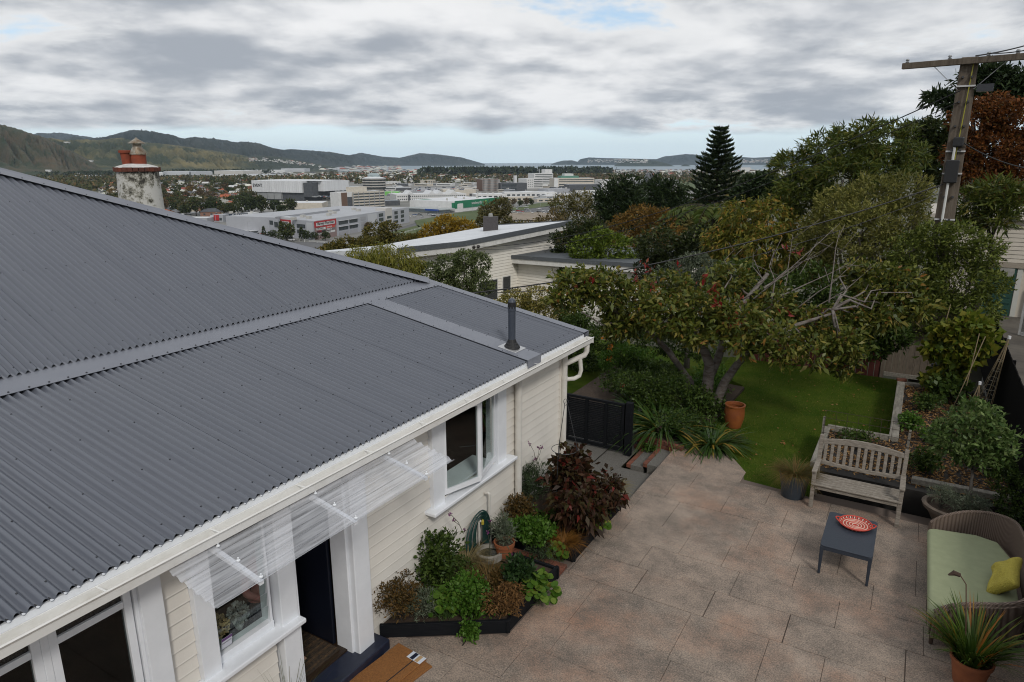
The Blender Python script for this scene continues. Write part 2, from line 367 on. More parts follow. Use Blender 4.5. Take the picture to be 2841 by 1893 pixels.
PT = .085; EX, EZ = -4.62, 2.60; BX, BZ_ = -7.95, 3.185; Y1 = 10.12; HT = .428
lslope = (BZ_-EZ)/(EX-BX)
def lowz(x): return EZ+(EX-x)*lslope
def upz(x): return BZ_+.062+(BX-x)*HT
def corr(y): return .023*math.cos(2*math.pi*y/PT)
def sheet(y0, y1, top_of, bot, zf, lift=0.):
    ys = np.arange(round(y0/PT*8), round(y1/PT*8)+1)*PT/8; V = []; n = len(ys)
    for y in ys:
        t = top_of(y)
        for k in range(4):
            x = bot+(t-bot)*k/3; V.append((x, y, zf(x)+corr(y)+lift))
    Q = [(i*4+k, (i+1)*4+k, (i+1)*4+k+1, i*4+k+1) for i in range(n-1) for k in range(3)]
    return np.array(V), np.array(Q)
roof = MB(); roof.box(-13.3, -13.2, -1.5, 5, 5.3, 5.45); roof = roof.build('roof', roofm, house)
wS = PT*9
ny = int((Y1+1.5)/wS)
STRIP0, STRIP1 = 8.20, 8.60      # flat flashing tray below the flue
for i in range(-2, ny+2):
    a, b = i*wS, (i+1)*wS+.01
    for lo, hi in ((a, min(b, STRIP0+.03)), (max(a, STRIP1-.03), min(b, Y1))):
        if hi-lo > .05:
            V, Q = sheet(lo, hi, lambda y: BX+.12, EX, lowz, .0015*(i % 2)); npmesh('roof_sheet', V, Q, roofm, roof, True)
    if a < Y1-.2:
        V, Q = sheet(a, min(b, Y1-.12), lambda y: BX-max(.05, min(Y1-.08-y, 5.2)), BX+.03, upz, .0015*(i % 2)); npmesh('roof_sheet', V, Q, roofm, roof, True)
# dark strip standing in for the shade under the sheet ends at the eave
mb = MB(); mb.box(EX-.06, EX-.03, -1.4, Y1-.02, EZ-.10, EZ-.012); mb.build('eave_shade_strip', shadem, roof)
# apron flashing at the change of pitch
mb = MB()
def slabq(m, x0, x1, y0, y1, zf0, zf1, th=.004):
    m.hexa([(x0, y0, zf0-th), (x1, y0, zf1-th), (x1, y1, zf1-th), (x0, y1, zf0-th), (x0, y0, zf0), (x1, y0, zf1), (x1, y1, zf1), (x0, y1, zf0)])
slabq(mb, BX-.10, BX+.06, -1.4, Y1+.03, upz(BX-.10)-.028, BZ_+.030)
slabq(mb, BX+.06, BX+.35, -1.4, Y1+.03, BZ_+.030, lowz(BX+.35)+.030)
mb.build('apron_flashing', flashm, roof)
# flat tray flashing with turned-down end
mb = MB(); slabq(mb, BX+.2, EX+.015, STRIP0, STRIP1, lowz(BX+.2)+.031, lowz(EX+.015)+.031, .006)
mb.box(EX+.012, EX+.016, STRIP0, STRIP1, EZ-.10, lowz(EX+.015)+.030); mb.build('tray_flashing', flashm, roof)
# verge flashing along the far end of the low roof
mb = MB(); slabq(mb, BX-.05, EX+.02, Y1-.02, Y1+.16, lowz(BX-.05)+.034, lowz(EX+.02)+.034, .006)
mb.hexa([(BX-.05, Y1+.155, lowz(BX)-.13), (EX+.02, Y1+.155, EZ-.13), (EX+.02, Y1+.163, EZ-.13), (BX-.05, Y1+.163, lowz(BX)-.13), (BX-.05, Y1+.155, lowz(BX-.05)+.033), (EX+.02, Y1+.155, lowz(EX+.02)+.033), (EX+.02, Y1+.163, lowz(EX+.02)+.033), (BX-.05, Y1+.163, lowz(BX-.05)+.033)])
mb.build('verge_flashing', flashm, roof)
# hip capping: two folded wings with a rolled crown
mb = MB(); A = Vector((BX+.10, Y1+.02, upz(BX+.10)+.035)); B = Vector((BX-5.2, Y1-.08-5.2+.0, upz(BX-5.2)+.035))
def hip(t, off, dz): # off>0 towards the visible slope
    p = A.lerp(B, t); d = Vector((1, -1, 0)).normalized(); return (p.x+d.x*off, p.y+d.y*off, p.z+dz)
for (o0, z0), (o1, z1) in (((.21, -.036), (.05, .012)), ((.05, .012), (0, .035)), ((0, .035), (-.05, .012)), ((-.05, .012), (-.21, -.05))):
    mb.add([hip(0, o0, z0), hip(1, o0, z0), hip(1, o1, z1), hip(0, o1, z1)], [(0, 1, 2, 3)])
mb.build('hip_capping', flashm, roof, 'auto')
# plane behind the hip, seen from other positions
mb = MB(); mb.add([(BX, Y1, upz(BX)-.03), (BX-5.2, Y1-5.2, upz(BX-5.2)-.03), (BX-5.2-5, Y1-5.2, upz(BX-5.2)-.03), (BX-10.5, Y1, upz(BX)-.03)], [(0, 1, 2, 3)])
mb.add([(BX-5.2, Y1-5.2, upz(BX-5.2)-.03), (BX-5.2, -1.5, upz(BX-5.2)-.03), (BX-10.5, -1.5, upz(BX)-.03), (BX-10.5, Y1, upz(BX)-.03)], [(0, 1, 2, 3)])
mb.build('far_roof_slope', roofm, roof)
# screws
def screws():
    mb = MB()
    def s(x, y, zf): mb.lathe([(.0075, 0), (.0075, .005), (.003, .009)], (x, y, zf(x)+corr(y)), 6)
    for r, x in enumerate((EX-.16, EX-.95, EX-1.75, EX-2.55, EX-3.15)):
        for k in range(-10, 118, 3 if r else 2):
            y = round((k+(r % 2))) * PT
            if y < Y1-.1 and not STRIP0-.05 < y < STRIP1+.05: s(x+rnd.uniform(-.02, .02), y, lowz)
    for r, x in enumerate((BX-.08, BX-.9, BX-1.8, BX-2.7, BX-3.6, BX-4.5)):
        for k in range(-10, 118, 3 if r else 2):
            y = (k+(r % 2))*PT
            if y < Y1-.35+(x-BX): s(x+rnd.uniform(-.02, .02), y, upz)
    for k in range(0, 60):
        y = -1+k*.19
        if y < Y1: mb.lathe([(.010, 0), (.010, .006), (.004, .012)], (BX+.32, y, lowz(BX+.32)+.031), 6)
        t = k/26
        if t < 1: p = hip(t, .17, -.020); mb.lathe([(.008, 0), (.008, .004), (.003, .008)], p, 6)
    for k in range(12):
        x = BX+.4+k*.25
        for y in (STRIP0+.03, STRIP1-.03): mb.lathe([(.008, 0), (.004, .008)], (x, y, lowz(x)+.031), 6)
        mb.lathe([(.008, 0), (.004, .008)], (x, Y1+.02, lowz(x)+.034), 6)
    mb.build('roof_screw', screwm, roof, kind='stuff')
screws()
# gutter: an open channel with a rolled lip, brackets, end stop
def gutter():
    prof = [(-4.62, 2.535), (-4.62, 2.44), (-4.545, 2.42), (-4.50, 2.445), (-4.495, 2.51), (-4.478, 2.535), (-4.485, 2.545), (-4.503, 2.535), (-4.508, 2.45), (-4.548, 2.43), (-4.61, 2.45), (-4.61, 2.535)]
    y0, y1 = -1.5, 10.25; k = len(prof); V = [(x, y, z) for y in (y0, y1) for x, z in prof]
    mb = MB(); mb.add(V, [(i, (i+1) % k, k+(i+1) % k, k+i) for i in range(k)]+[tuple(range(k, 2*k))])
    mb.box(-4.615, -4.49, 10.246, 10.252, 2.43, 2.53); g = mb.build('gutter', gut_m, house)
    for i in range(12):
        y = .3+i*.9; m2 = MB(); m2.bar((-4.615, y, 2.53), (-4.50, y, 2.535), .014, .003); m2.build('gutter_bracket', gut_m, g)
    mb = MB(); mb.box(-4.66, -4.625, -1.5, 10.15, 2.40, 2.585); mb.build('fascia', white, house)
    mb = MB(); mb.box(-4.85, -4.66, -1.5, 10.1, 2.385, 2.40); mb.build('soffit', white, house)
gutter()
# weatherboards: rows between the openings
BH = .131; ROWS = 19
OPEN = [(.28, 2.65, -.2, 2.5), (2.9, 3.95, 1.06, 2.5), (3.70, 4.95, -.2, 2.5), (6.17, 7.92, 1.16, 2.5)]    # y0, y1, z0, z1 left free of boards
wall = MB(); wall.box(-5.05, -4.90, 4.9, 6.2, -.25, 2.4); wall.box(-5.05, -4.90, 7.9, 9.78, -.25, 2.4); wall.box(-5.05, -4.90, 6.2, 7.9, -.25, 1.15); wall.box(-5.05, -4.90, 2.62, 3.0, -.25, 2.4); wall.box(-5.05, -4.90, 3.0, 3.72, -.25, 1.03)
wall = wall.build('wall', cream, house); mb = MB(); mb.box(-5.05, -4.90, -1.5, .3, -.25, 2.4); mb.build('wall', cream, house)
segs = []
for r in range(ROWS):
    z0 = -.12+r*BH; zm = z0+BH/2; cuts = [(-1.5, 9.74)]
    for a, b, c, d in OPEN:
        if c < zm < d:
            nx = []
            for p, q in cuts:
                if a > p: nx.append((p, min(q, a)))
                if b < q: nx.append((max(p, b), q))
            cuts = [t for t in nx if t[1]-t[0] > .02]
    segs += [(z0, p, q) for p, q in cuts]
def board(x, z0, y0, y1, name='weatherboard', par=None, m=cream):
    mb = MB(); P = [(x-.05, z0-.004), (x, z0), (x-.004, z0+.012), (x-.020, z0+BH-.013), (x-.05, z0+BH-.013)]
    k = len(P); mb.add([(px, y, pz) for y in (y0, y1) for px, pz in P], [(i, k+i, k+(i+1) % k, (i+1) % k) for i in range(k)]+[tuple(range(k)), tuple(range(k, 2*k))[::-1]])
    return mb.build(name, m, par)
for z0, p, q in segs: board(WX, z0, p+.002, q-.002, par=wall)
for r in range(ROWS):      # end wall past the corner
    mb = MB(); z0 = -.12+r*BH; P = [(9.78, z0), (9.83, z0), (9.815, z0+BH-.006), (9.78, z0+BH-.006)]
    mb.add([(x, y, z) for x in (-4.98, -13) for y, z in P], [(0, 4, 5, 1), (1, 5, 6, 2), (2, 6, 7, 3), (3, 7, 4, 0), (0, 1, 2, 3), (7, 6, 5, 4)]); mb.build('weatherboard', cream, wall)
mb = MB(); mb.box(-4.92, -4.835, 9.74, 9.86, -.25, 2.4); mb.box(-5.02, -4.92, 9.80, 9.86, -.25, 2.4); mb.build('corner_board', cream, wall, bevel=.006)
# inside: rooms whose indoor darkness is put into near-black wall colour
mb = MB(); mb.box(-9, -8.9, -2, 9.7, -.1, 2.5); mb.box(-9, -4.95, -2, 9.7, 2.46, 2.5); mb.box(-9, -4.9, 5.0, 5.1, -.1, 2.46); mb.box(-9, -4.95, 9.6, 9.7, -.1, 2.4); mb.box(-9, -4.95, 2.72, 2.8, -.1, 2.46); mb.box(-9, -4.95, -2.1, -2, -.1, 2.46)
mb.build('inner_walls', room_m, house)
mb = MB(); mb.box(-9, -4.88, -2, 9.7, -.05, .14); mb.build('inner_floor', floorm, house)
# plinth under the boards on the near side
mb = MB(); mb.box(-5.05, -4.9, -1.5, 3.75, -.25, -.1); mb.build('plinth', cream, house)
def frame_part(name, boxes, m, par, bevel=.004):
    mb = MB()
    for b in boxes: mb.box(*b)
    return mb.build(name, m, par, bevel=bevel)
# French doors at the left edge: two leaves with a transom light each
def french():
    d = frame_part('french_door', [(-4.93, -4.80, 2.47, 2.65, .02, 2.45)], white, house)
    frame_part('stop_bead', [(-4.92, -4.83, 2.44, 2.47, .1, 2.42)], white, d)
    for y0, y1 in ((1.84, 2.43), (1.10, 1.79), (.34, 1.05)):
        frame_part('stile', [(-4.9, -4.845, y1-.06, y1, .12, 2.44)], white, d); frame_part('stile', [(-4.9, -4.846, y0, y0+.06, .12, 2.44)], white, d)
        for za, zb in ((2.10, 2.155), (2.38, 2.44), (.12, .35)): frame_part('rail', [(-4.9, -4.85, y0+.06, y1-.06, za, zb)], white, d)
        mb = MB(); mb.box(-4.88, -4.874, y0+.05, y1-.05, 2.15, 2.39); mb.build('frosted_pane', frost, d)
        mb = MB(); mb.box(-4.88, -4.874, y0+.05, y1-.05, .34, 2.11); mb.build('pane', glass, d)
    frame_part('meeting_post', [(-4.91, -4.842, 1.79, 1.84, .1, 2.44)], white, d)
frost = mat('frosted_glass', (.022, .020, .019), .12, (.05, .045, .04), 55., bump=.8, bscale=70, stretch=(1, 1, .35))
french()
# louvre window with a wide moulded sill
def louvre():
    wn = frame_part('louvre_window', [(-4.93, -4.80, 2.90, 3.075, 1.02, 2.4)], white, house)
    frame_part('frame', [(-5.0, -4.87, 3.075, 3.10, 1.12, 2.4), (-5.0, -4.87, 3.675, 3.70, 1.12, 2.4)], white, wn)
    frame_part('sill', [(-4.99, -4.70, 2.87, 3.955, 1.0, 1.05)], white, wn, .012)
    frame_part('sill_apron', [(-5.0, -4.86, 3.08, 3.70, 1.05, 1.13)], white, wn)
    frame_part('sill_moulding', [(-4.88, -4.77, 2.89, 3.94, .955, 1.0)], white, wn, .01)
    for i in range(9):
        z = 1.16+i*.14; mb = MB(); mb.obox((-4.90, 3.387, z+.06), (.012, 0, .072), (0, .285, 0), (.003, 0, -.0005)); mb.build('louvre_blade', clearg, wn)
    mb = MB(); mb.obox((-4.882, 3.20, 1.22), (.0096, 0, .0576), (0, .055, 0), (.0005, 0, 0)); st = mb.build('alarm_sticker', mat('sticker_pale', (.55, .56, .62), .4), wn)
    mb = MB(); mb.obox((-4.8725, 3.20, 1.262), (.0024, 0, .0144), (0, .055, 0), (.0006, 0, 0)); mb.build('sticker_band', mat('sticker_purple', (.10, .03, .15), .4), st)
    text_mesh('sticker_lettering', 'PARAGON', .02, mat('ink_dark', (.03, .03, .05), .5), (-4.8815, 3.152, 1.215), (0, 1, 0), (.165, 0, .986), st, .0005)
louvre()
# front door opening: wide boxed jambs, navy step, door swung into the dark hall
def doorway():
    d = frame_part('door_frame', [(-4.93, -4.79, 3.74, 3.94, -.02, 2.4)], white, house, .008)
    frame_part('jamb', [(-5.05, -4.80, 3.94, 3.965, .1, 2.36)], white, d)
    frame_part('jamb', [(-5.0, -4.72, 4.66, 4.90, .08, 2.4)], white, d, .01)
    frame_part('door_stop', [(-5.03, -4.80, 4.63, 4.66, .1, 2.36)], white, d)
    frame_part('lintel', [(-5.0, -4.80, 3.94, 4.66, 2.2, 2.4)], white, d)
    frame_part('door_step', [(-5.06, -4.60, 3.80, 5.02, -.01, .12)], mat('navy_paint', (.012, .017, .035), .35, (.02, .025, .045), 12.), house, .015)
    lf = frame_part('door_leaf', [(-5.75, -5.06, 4.60, 4.64, .15, 2.2)], mat('door_navy', (.006, .008, .016), .4), house)
    mb = MB(); mb.lathe([(.005, 0), (.028, .01), (.03, .03), (.015, .05)], (-5.66, 4.56, 1.1), 12); mb.build('door_knob', mat('brass', (.35, .25, .08), .3, metal=1), lf)
doorway()
# casement pair standing open
def casement():
    wn = frame_part('casement_window', [(-4.93, -4.80, 6.17, 6.40, 1.16, 2.4)], white, house)
    frame_part('architrave', [(-4.93, -4.80, 7.70, 7.93, 1.16, 2.4)], white, wn); frame_part('frame', [(-4.99, -4.86, 6.40, 6.43, 1.2, 2.4), (-4.99, -4.86, 7.67, 7.70, 1.2, 2.4), (-4.99, -4.87, 6.43, 7.67, 1.2, 1.235)], white, wn)
    frame_part('sill', [(-4.96, -4.70, 6.06, 8.09, 1.115, 1.165)], white, wn, .012)
    frame_part('inner_sill', [(-5.25, -4.99, 6.40, 7.70, 1.18, 1.21)], white, wn)
    def sash(hy, s, ang):
        a = R(ang); u = Vector((math.sin(a), s*math.cos(a), 0)); nv = Vector((math.cos(a), -s*math.sin(a), 0)); h = Vector((-4.845, hy, 0)); W = .62; z0, z1 = 1.24, 2.38
        def p(x, z): return h+u*x+Vector((0, 0, z))
        mb = MB(); mb.bar(p(0, z0+.03), p(W, z0+.03), .04, .07); g = mb.build('sash', white, wn)
        for x in (.025, W-.025): mb = MB(); mb.obox(p(x, (z0+z1)/2), u*.027, nv*.018, (0, 0, (z1-z0)/2-.001)); mb.build('stile', white, g)
        mb = MB(); mb.bar(p(0, z1-.03), p(W, z1-.03), .04, .06); mb.build('top_rail', white, g)
        mb = MB(); mb.obox(p(W/2, (z0+z1)/2), u*(W/2-.04), nv*.003, (0, 0, (z1-z0)/2-.05)); mb.build('pane', clearg, g)
        mb = MB(); mb.tube([p(W*.9, 1.75)-nv*.02, p(W*.6, 1.75)-nv*.12], .006, 5); mb.build('stay', screwm, g)
    sash(6.43, 1, 17); sash(7.67, -1, 14)
casement()
# clear corrugated canopy on three brackets
def canopy():
    m, nt, N, L, b = nodes('polycarbonate')
    b.inputs['Base Color'].default_value = (.66, .67, .70, 1); b.inputs['Roughness'].default_value = .15
    tr = N.new('ShaderNodeBsdfTransparent'); tr.inputs[0].default_value = (.93, .94, .96, 1); mx = N.new('ShaderNodeMixShader')
    tcn = N.new('ShaderNodeTexCoord'); mpn = N.new('ShaderNodeMapping'); mpn.inputs['Scale'].default_value = (14, .7, 14); tx = N.new('ShaderNodeTexNoise'); tx.inputs['Scale'].default_value = 3
    L.new(tcn.outputs['Object'], mpn.inputs[0]); L.new(mpn.outputs[0], tx.inputs[0]); rg = N.new('ShaderNodeMapRange'); L.new(tx.outputs[0], rg.inputs[0])
    rg.inputs[1].default_value = .3; rg.inputs[2].default_value = .7; rg.inputs[3].default_value = .72; rg.inputs[4].default_value = .42
    L.new(rg.outputs[0], mx.inputs[0]); L.new(b.outputs[0], mx.inputs[1]); L.new(tr.outputs[0], mx.inputs[2]); L.new(mx.outputs[0], N['Material Output'].inputs[0])
    x0, z0, x1, z1 = -4.62, 2.43, -3.98, 2.285; P2 = .0915; n = int((x1-x0)/P2*8); V = []
    for i in range(n+1):
        f = i/n; x = x0+(x1-x0)*f; z = z0+(z1-z0)*f+.012*math.cos(2*math.pi*(x-x0)/P2)
        for y in np.linspace(2.57, 5.50, 5): V.append((x, y, z))
    Q = [(i*5+k, (i+1)*5+k, (i+1)*5+k+1, i*5+k+1) for i in range(n) for k in range(4)]
    c = npmesh('canopy', np.array(V), np.array(Q), m, house, True)
    for y in (2.98, 4.02, 5.05):
        mb = MB(); mb.hexa([(-4.84, y-.02, 2.40), (x1-.03, y-.02, z1-.045), (x1-.03, y+.02, z1-.045), (-4.84, y+.02, 2.40), (-4.84, y-.02, 2.445), (x1-.03, y-.02, z1-.016), (x1-.03, y+.02, z1-.016), (-4.84, y+.02, 2.445)])
        br = mb.build('bracket', white, c)
        for f in (.18, .55, .95):
            x = x0+(x1-x0)*f; mb = MB(); mb.lathe([(.016, 0), (.016, .008), (.007, .012), (.006, .03)], (x, y, z0+(z1-z0)*f+.012), 8); mb.build('roofing_bolt', white, br)
canopy()
# downpipes
pipe_m = mat('pvc_white', (.68, .66, .61), .35, (.60, .57, .52), 6.)
mb = MB(); mb.tube([(-4.79, 8.26, 2.44), (-4.79, 8.26, -.1)], .055, 12); mb.build('downpipe', pipe_m, house, 'auto')
mb = MB(); mb.tube([(-4.80, 9.80, 2.42), (-4.80, 9.80, -.2)], .05, 12); dp = mb.build('downpipe', pipe_m, house, 'auto')
for z in (1.86, 2.12): mb = MB(); mb.tube([(-4.80, 9.80, z), (-4.80, 9.80, z+.06)], .056, 12); mb.build('collar', pipe_m, dp, 'auto')
mb = MB(); mb.tube([(-4.55, 10.12, 2.43), (-4.55, 10.12, 2.31), (-4.57, 10.08, 2.25), (-4.78, 9.83, 2.14)], .045, 10); mb.build('offset_bend', pipe_m, dp, 'auto')
mb = MB(); mb.tube([(-4.62, 10.0, 2.24), (-4.60, 10.02, 2.0), (-4.62, 10.0, 1.90), (-4.68, 9.93, 1.86), (-4.80, 9.80, 1.86)], .036, 10); mb.build('overflow_bend', pipe_m, dp, 'auto')
mb = MB(); mb.tube([(-4.84, 7.40, .83), (-4.80, 7.41, .84), (-4.785, 7.42, .82), (-4.785, 7.43, .75), (-4.785, 7.43, .0)], .024, 9); mb.build('waste_pipe', pipe_m, house, 'auto')
# flue on the tray
def flue():
    p = Vector((-5.02, 8.45, lowz(-5.02)+.034)); g = mat('flue_grey', (.045, .055, .075), .4, (.06, .07, .09), 9.)
    mb = MB(); mb.lathe([(.055, .02), (.055, .56), (.06, .565), (.06, .60)], p, 16); f = mb.build('flue_pipe', g, house, 'auto')
    mb = MB(); mb.lathe([(.062, .60), (.060, .69), (.03, .72)], p, 16); cw = mb.build('cowl_top', darkm, f, 'auto')
    for j in range(10):
        a = j*.628; q = p+Vector((math.cos(a)*.062, math.sin(a)*.062, 0)); mb = MB(); mb.bar(q+Vector((0, 0, .60)), q*1+Vector((-math.cos(a)*.02, -math.sin(a)*.02, .70)), .014, .006); mb.build('cowl_bar', g, f)
    mb = MB(); mb.lathe([(.058, .69), (.045, .73), (.02, .745)], p, 16); mb.build('cowl_cap', g, f, 'auto')
    mb = MB(); mb.lathe([(.125, .0)]+[(.12-.012*i+(.006 if i % 2 else 0), .012+.018*i) for i in range(6)]+[(.056, .13)], p, 18); mb.build('rubber_boot', mat('rubber', (.012, .012, .013), .6), f)
    mb = MB(); s = .155; z = -lslope
    mb.hexa([(p.x-s, p.y-s, p.z+s*lslope-.006), (p.x+s, p.y-s, p.z-s*lslope-.006), (p.x+s, p.y+s, p.z-s*lslope-.006), (p.x-s, p.y+s, p.z+s*lslope-.006), (p.x-s, p.y-s, p.z+s*lslope+.008), (p.x+s, p.y-s, p.z-s*lslope+.008), (p.x+s, p.y+s, p.z-s*lslope+.008), (p.x-s, p.y+s, p.z+s*lslope+.008)])
    mb.build('base_plate', mat('alloy', (.6, .6, .6), .35, metal=.7), f, bevel=.01)
flue()
# chimney: round rendered stack with lichen, brick collar, two pots
def chimney():
    c = GD(398, 600, 14.3); c.z = 3.6; rm, nt, N, L, b = nodes('lichen_render')
    tc = N.new('ShaderNodeTexCoord'); t1 = N.new('ShaderNodeTexNoise'); t1.inputs['Scale'].default_value = 9; t1.inputs['Detail'].default_value = 10; t1.inputs['Roughness'].default_value = .75
    t2 = N.new('ShaderNodeTexNoise'); t2.inputs['Scale'].default_value = 2.2; t2.inputs['Detail'].default_value = 3; L.new(tc.outputs['Object'], t1.inputs[0]); L.new(tc.outputs['Object'], t2.inputs[0])
    sx = N.new('ShaderNodeSeparateXYZ'); L.new(tc.outputs['Object'], sx.inputs[0]); zr = N.new('ShaderNodeMapRange'); L.new(sx.outputs[2], zr.inputs[0]); zr.inputs[1].default_value = 4.2; zr.inputs[2].default_value = 5.3; zr.inputs[3].default_value = -.10; zr.inputs[4].default_value = .08
    a1 = N.new('ShaderNodeMath'); a1.operation = 'MULTIPLY_ADD'; L.new(t2.outputs[0], a1.inputs[0]); a1.inputs[1].default_value = .6; L.new(t1.outputs[0], a1.inputs[2])
    a2 = N.new('ShaderNodeMath'); a2.operation = 'ADD'; L.new(a1.outputs[0], a2.inputs[0]); L.new(zr.outputs[0], a2.inputs[1])
    cr = N.new('ShaderNodeValToRGB'); e = cr.color_ramp.elements; e[0].position = .78; e[0].color = (.55, .54, .50, 1); e[1].position = .93; e[1].color = (.045, .043, .035, 1)
    x = e.new(.85); x.color = (.30, .29, .24, 1)
    L.new(a2.outputs[0], cr.inputs[0]); L.new(cr.outputs[0], b.inputs['Base Color']); b.inputs['Roughness'].default_value = .95
    bp = N.new('ShaderNodeBump'); bp.inputs['Strength'].default_value = .5; bp.inputs['Distance'].default_value = .02; L.new(t1.outputs[0], bp.inputs['Height']); L.new(bp.outputs[0], b.inputs['Normal'])
    mb = MB(); mb.lathe([(.385, 0), (.37, .7), (.355, 1.2), (.345, 1.62)], (c.x, c.y, c.z), 36); st = mb.build('chimney', rm, roof, 'auto')
    brick = mat('chimney_brick', (.16, .045, .024), .9, (.07, .03, .022), 7., bump=.3)
    zt = c.z+1.62
    for j in range(26):
        a0, a1_ = 2*math.pi*j/26+.012, 2*math.pi*(j+1)/26-.012; mb = MB(); r0, r1 = .30, .382
        P = [(c.x+r*math.cos(a), c.y+r*math.sin(a)) for r, a in ((r0, a0), (r1, a0), (r1, a1_), (r0, a1_))]; mb.prism(P, zt-.005+rnd.uniform(-.003, .003), zt+.065+rnd.uniform(-.003, .003)); mb.build('brick', brick, st)
    mb = MB(); mb.lathe([(.365, zt+.062), (.30, zt+.09), (.17, zt+.125), (.05, zt+.13)], (c.x, c.y, 0), 30); mb.build('mortar_cap', mat('mortar_white', (.66, .65, .63), .9, (.45, .44, .42), 8.), st, 'auto')
    terr = mat('chimney_terracotta', (.25, .05, .02), .8, (.09, .03, .018), 5., lo=.45, hi=.75)
    rv = Vector((rgt.x, rgt.y, 0)); p1 = Vector((c.x, c.y, 0))-rv*.155; p2 = Vector((c.x, c.y, 0))+rv*.055
    mb = MB(); mb.lathe([(.085, zt+.11), (.10, zt+.31), (.125, zt+.315), (.125, zt+.355), (.09, zt+.36), (.085, zt+.25)], p1, 18, cap1=False); mb.build('chimney_pot', terr, st, 'auto')
    mb = MB(); mb.lathe([(.12, zt+.10), (.122, zt+.29)], p2, 18); pt = mb.build('chimney_pot', terr, st, 'auto')
    ga = mat('galvanised_stained', (.38, .36, .31), .5, (.16, .10, .05), 8., metal=.3)
    mb = MB(); mb.lathe([(.138, zt+.285), (.135, zt+.31), (.075, zt+.42), (.075, zt+.46)], p2, 18); mb.build('cowl_base', ga, pt, 'auto')
    for j in range(4): a = j*1.571+.4; q = p2+Vector((math.cos(a)*.07, math.sin(a)*.07, 0)); mb = MB(); mb.bar(q+Vector((0, 0, zt+.45)), q+Vector((0, 0, zt+.49)), .012, .004); mb.build('cowl_stay', ga, pt)
    mb = MB(); mb.lathe([(.14, zt+.475), (.135, zt+.483), (.02, zt+.56), (.012, zt+.575)], p2, 18); mb.build('cowl_hat', ga, pt, 'auto')
chimney()
# ================================================================ patio, path, lawn, beds
def stone_mat():
    m, nt, N, L, b = nodes('stamped_stone'); tc = N.new('ShaderNodeTexCoord'); oi = N.new('ShaderNodeObjectInfo')
    ge = N.new('ShaderNodeNewGeometry'); t1 = N.new('ShaderNodeTexNoise'); t1.inputs['Scale'].default_value = 1.3; t1.inputs['Detail'].default_value = 14; t1.inputs['Roughness'].default_value = .80
    t2 = N.new('ShaderNodeTexNoise'); t2.inputs['Scale'].default_value = 55; t2.inputs['Detail'].default_value = 8; t2.inputs['Roughness'].default_value = .72
    for t in (t1, t2): L.new(ge.outputs['Position'], t.inputs[0])
    def mixc(f, a, b_):
        x = N.new('ShaderNodeMix'); x.data_type = 'RGBA'; L.new(f, x.inputs[0])
        for i, v in ((6, a), (7, b_)):
            if isinstance(v, tuple): x.inputs[i].default_value = rgb(v)
            else: L.new(v, x.inputs[i])
        return x.outputs[2]
    def rg(s, a, b_, c=0., d=1.):
        r = N.new('ShaderNodeMapRange'); L.new(s, r.inputs[0])
        for i, v in enumerate((a, b_, c, d)): r.inputs[i+1].default_value = v
        return r.outputs[0]
    base = mixc(rg(oi.outputs['Random'], 0, 1), (.42, .32, .25), (.40, .32, .255))
    t3 = N.new('ShaderNodeTexNoise'); t3.inputs['Scale'].default_value = .55; t3.inputs['Detail'].default_value = 7; t3.inputs['Roughness'].default_value = .68; L.new(ge.outputs['Position'], t3.inputs[0])
    red = mixc(rg(t3.outputs[0], .47, .66), base, (.39, .225, .15))
    ad = N.new('ShaderNodeMath'); ad.operation = 'MULTIPLY_ADD'; L.new(t1.outputs[0], ad.inputs[0]); ad.inputs[1].default_value = -.9; L.new(t2.outputs[0], ad.inputs[2])
    lich = mixc(rg(ad.outputs[0], -.13, .19), red, (.125, .107, .09))
    L.new(lich, b.inputs['Base Color']); b.inputs['Roughness'].default_value = .8; b.inputs['Specular IOR Level'].default_value = .3
    bp = N.new('ShaderNodeBump'); bp.inputs['Strength'].default_value = .14; bp.inputs['Distance'].default_value = .01; L.new(t2.outputs[0], bp.inputs['Height']); L.new(bp.outputs[0], b.inputs['Normal'])
    return m
stone = stone_mat(); soil = mat('soil', (.035, .022, .014), .95, (.06, .04, .025), 20., bump=.6)
joint = mat('joint_sand', (.13, .10, .082), .95)
mb = MB(); mb.prism([(-4.86, -3), (1.75, -3), (1.75, 11.6), (-2.2, 11.6), (-2.7, 12.5), (-3.5, 12.5), (-3.57, 9.3), (-4.86, 9.3)], -.25, -.013)
patio = struct(mb.build('patio', joint), 'patio of pinkish grey stamped stone slabs')
def clip(poly, a, b, c):      # keep a*x+b*y <= c
    out = []
    for i, p in enumerate(poly):
        q = poly[(i+1) % len(poly)]; dp, dq = a*p[0]+b*p[1]-c, a*q[0]+b*q[1]-c
        if dp <= 0: out.append(p)
        if (dp < 0) != (dq < 0) and dp != dq: f = dp/(dp-dq); out.append((p[0]+f*(q[0]-p[0]), p[1]+f*(q[1]-p[1])))
    return out
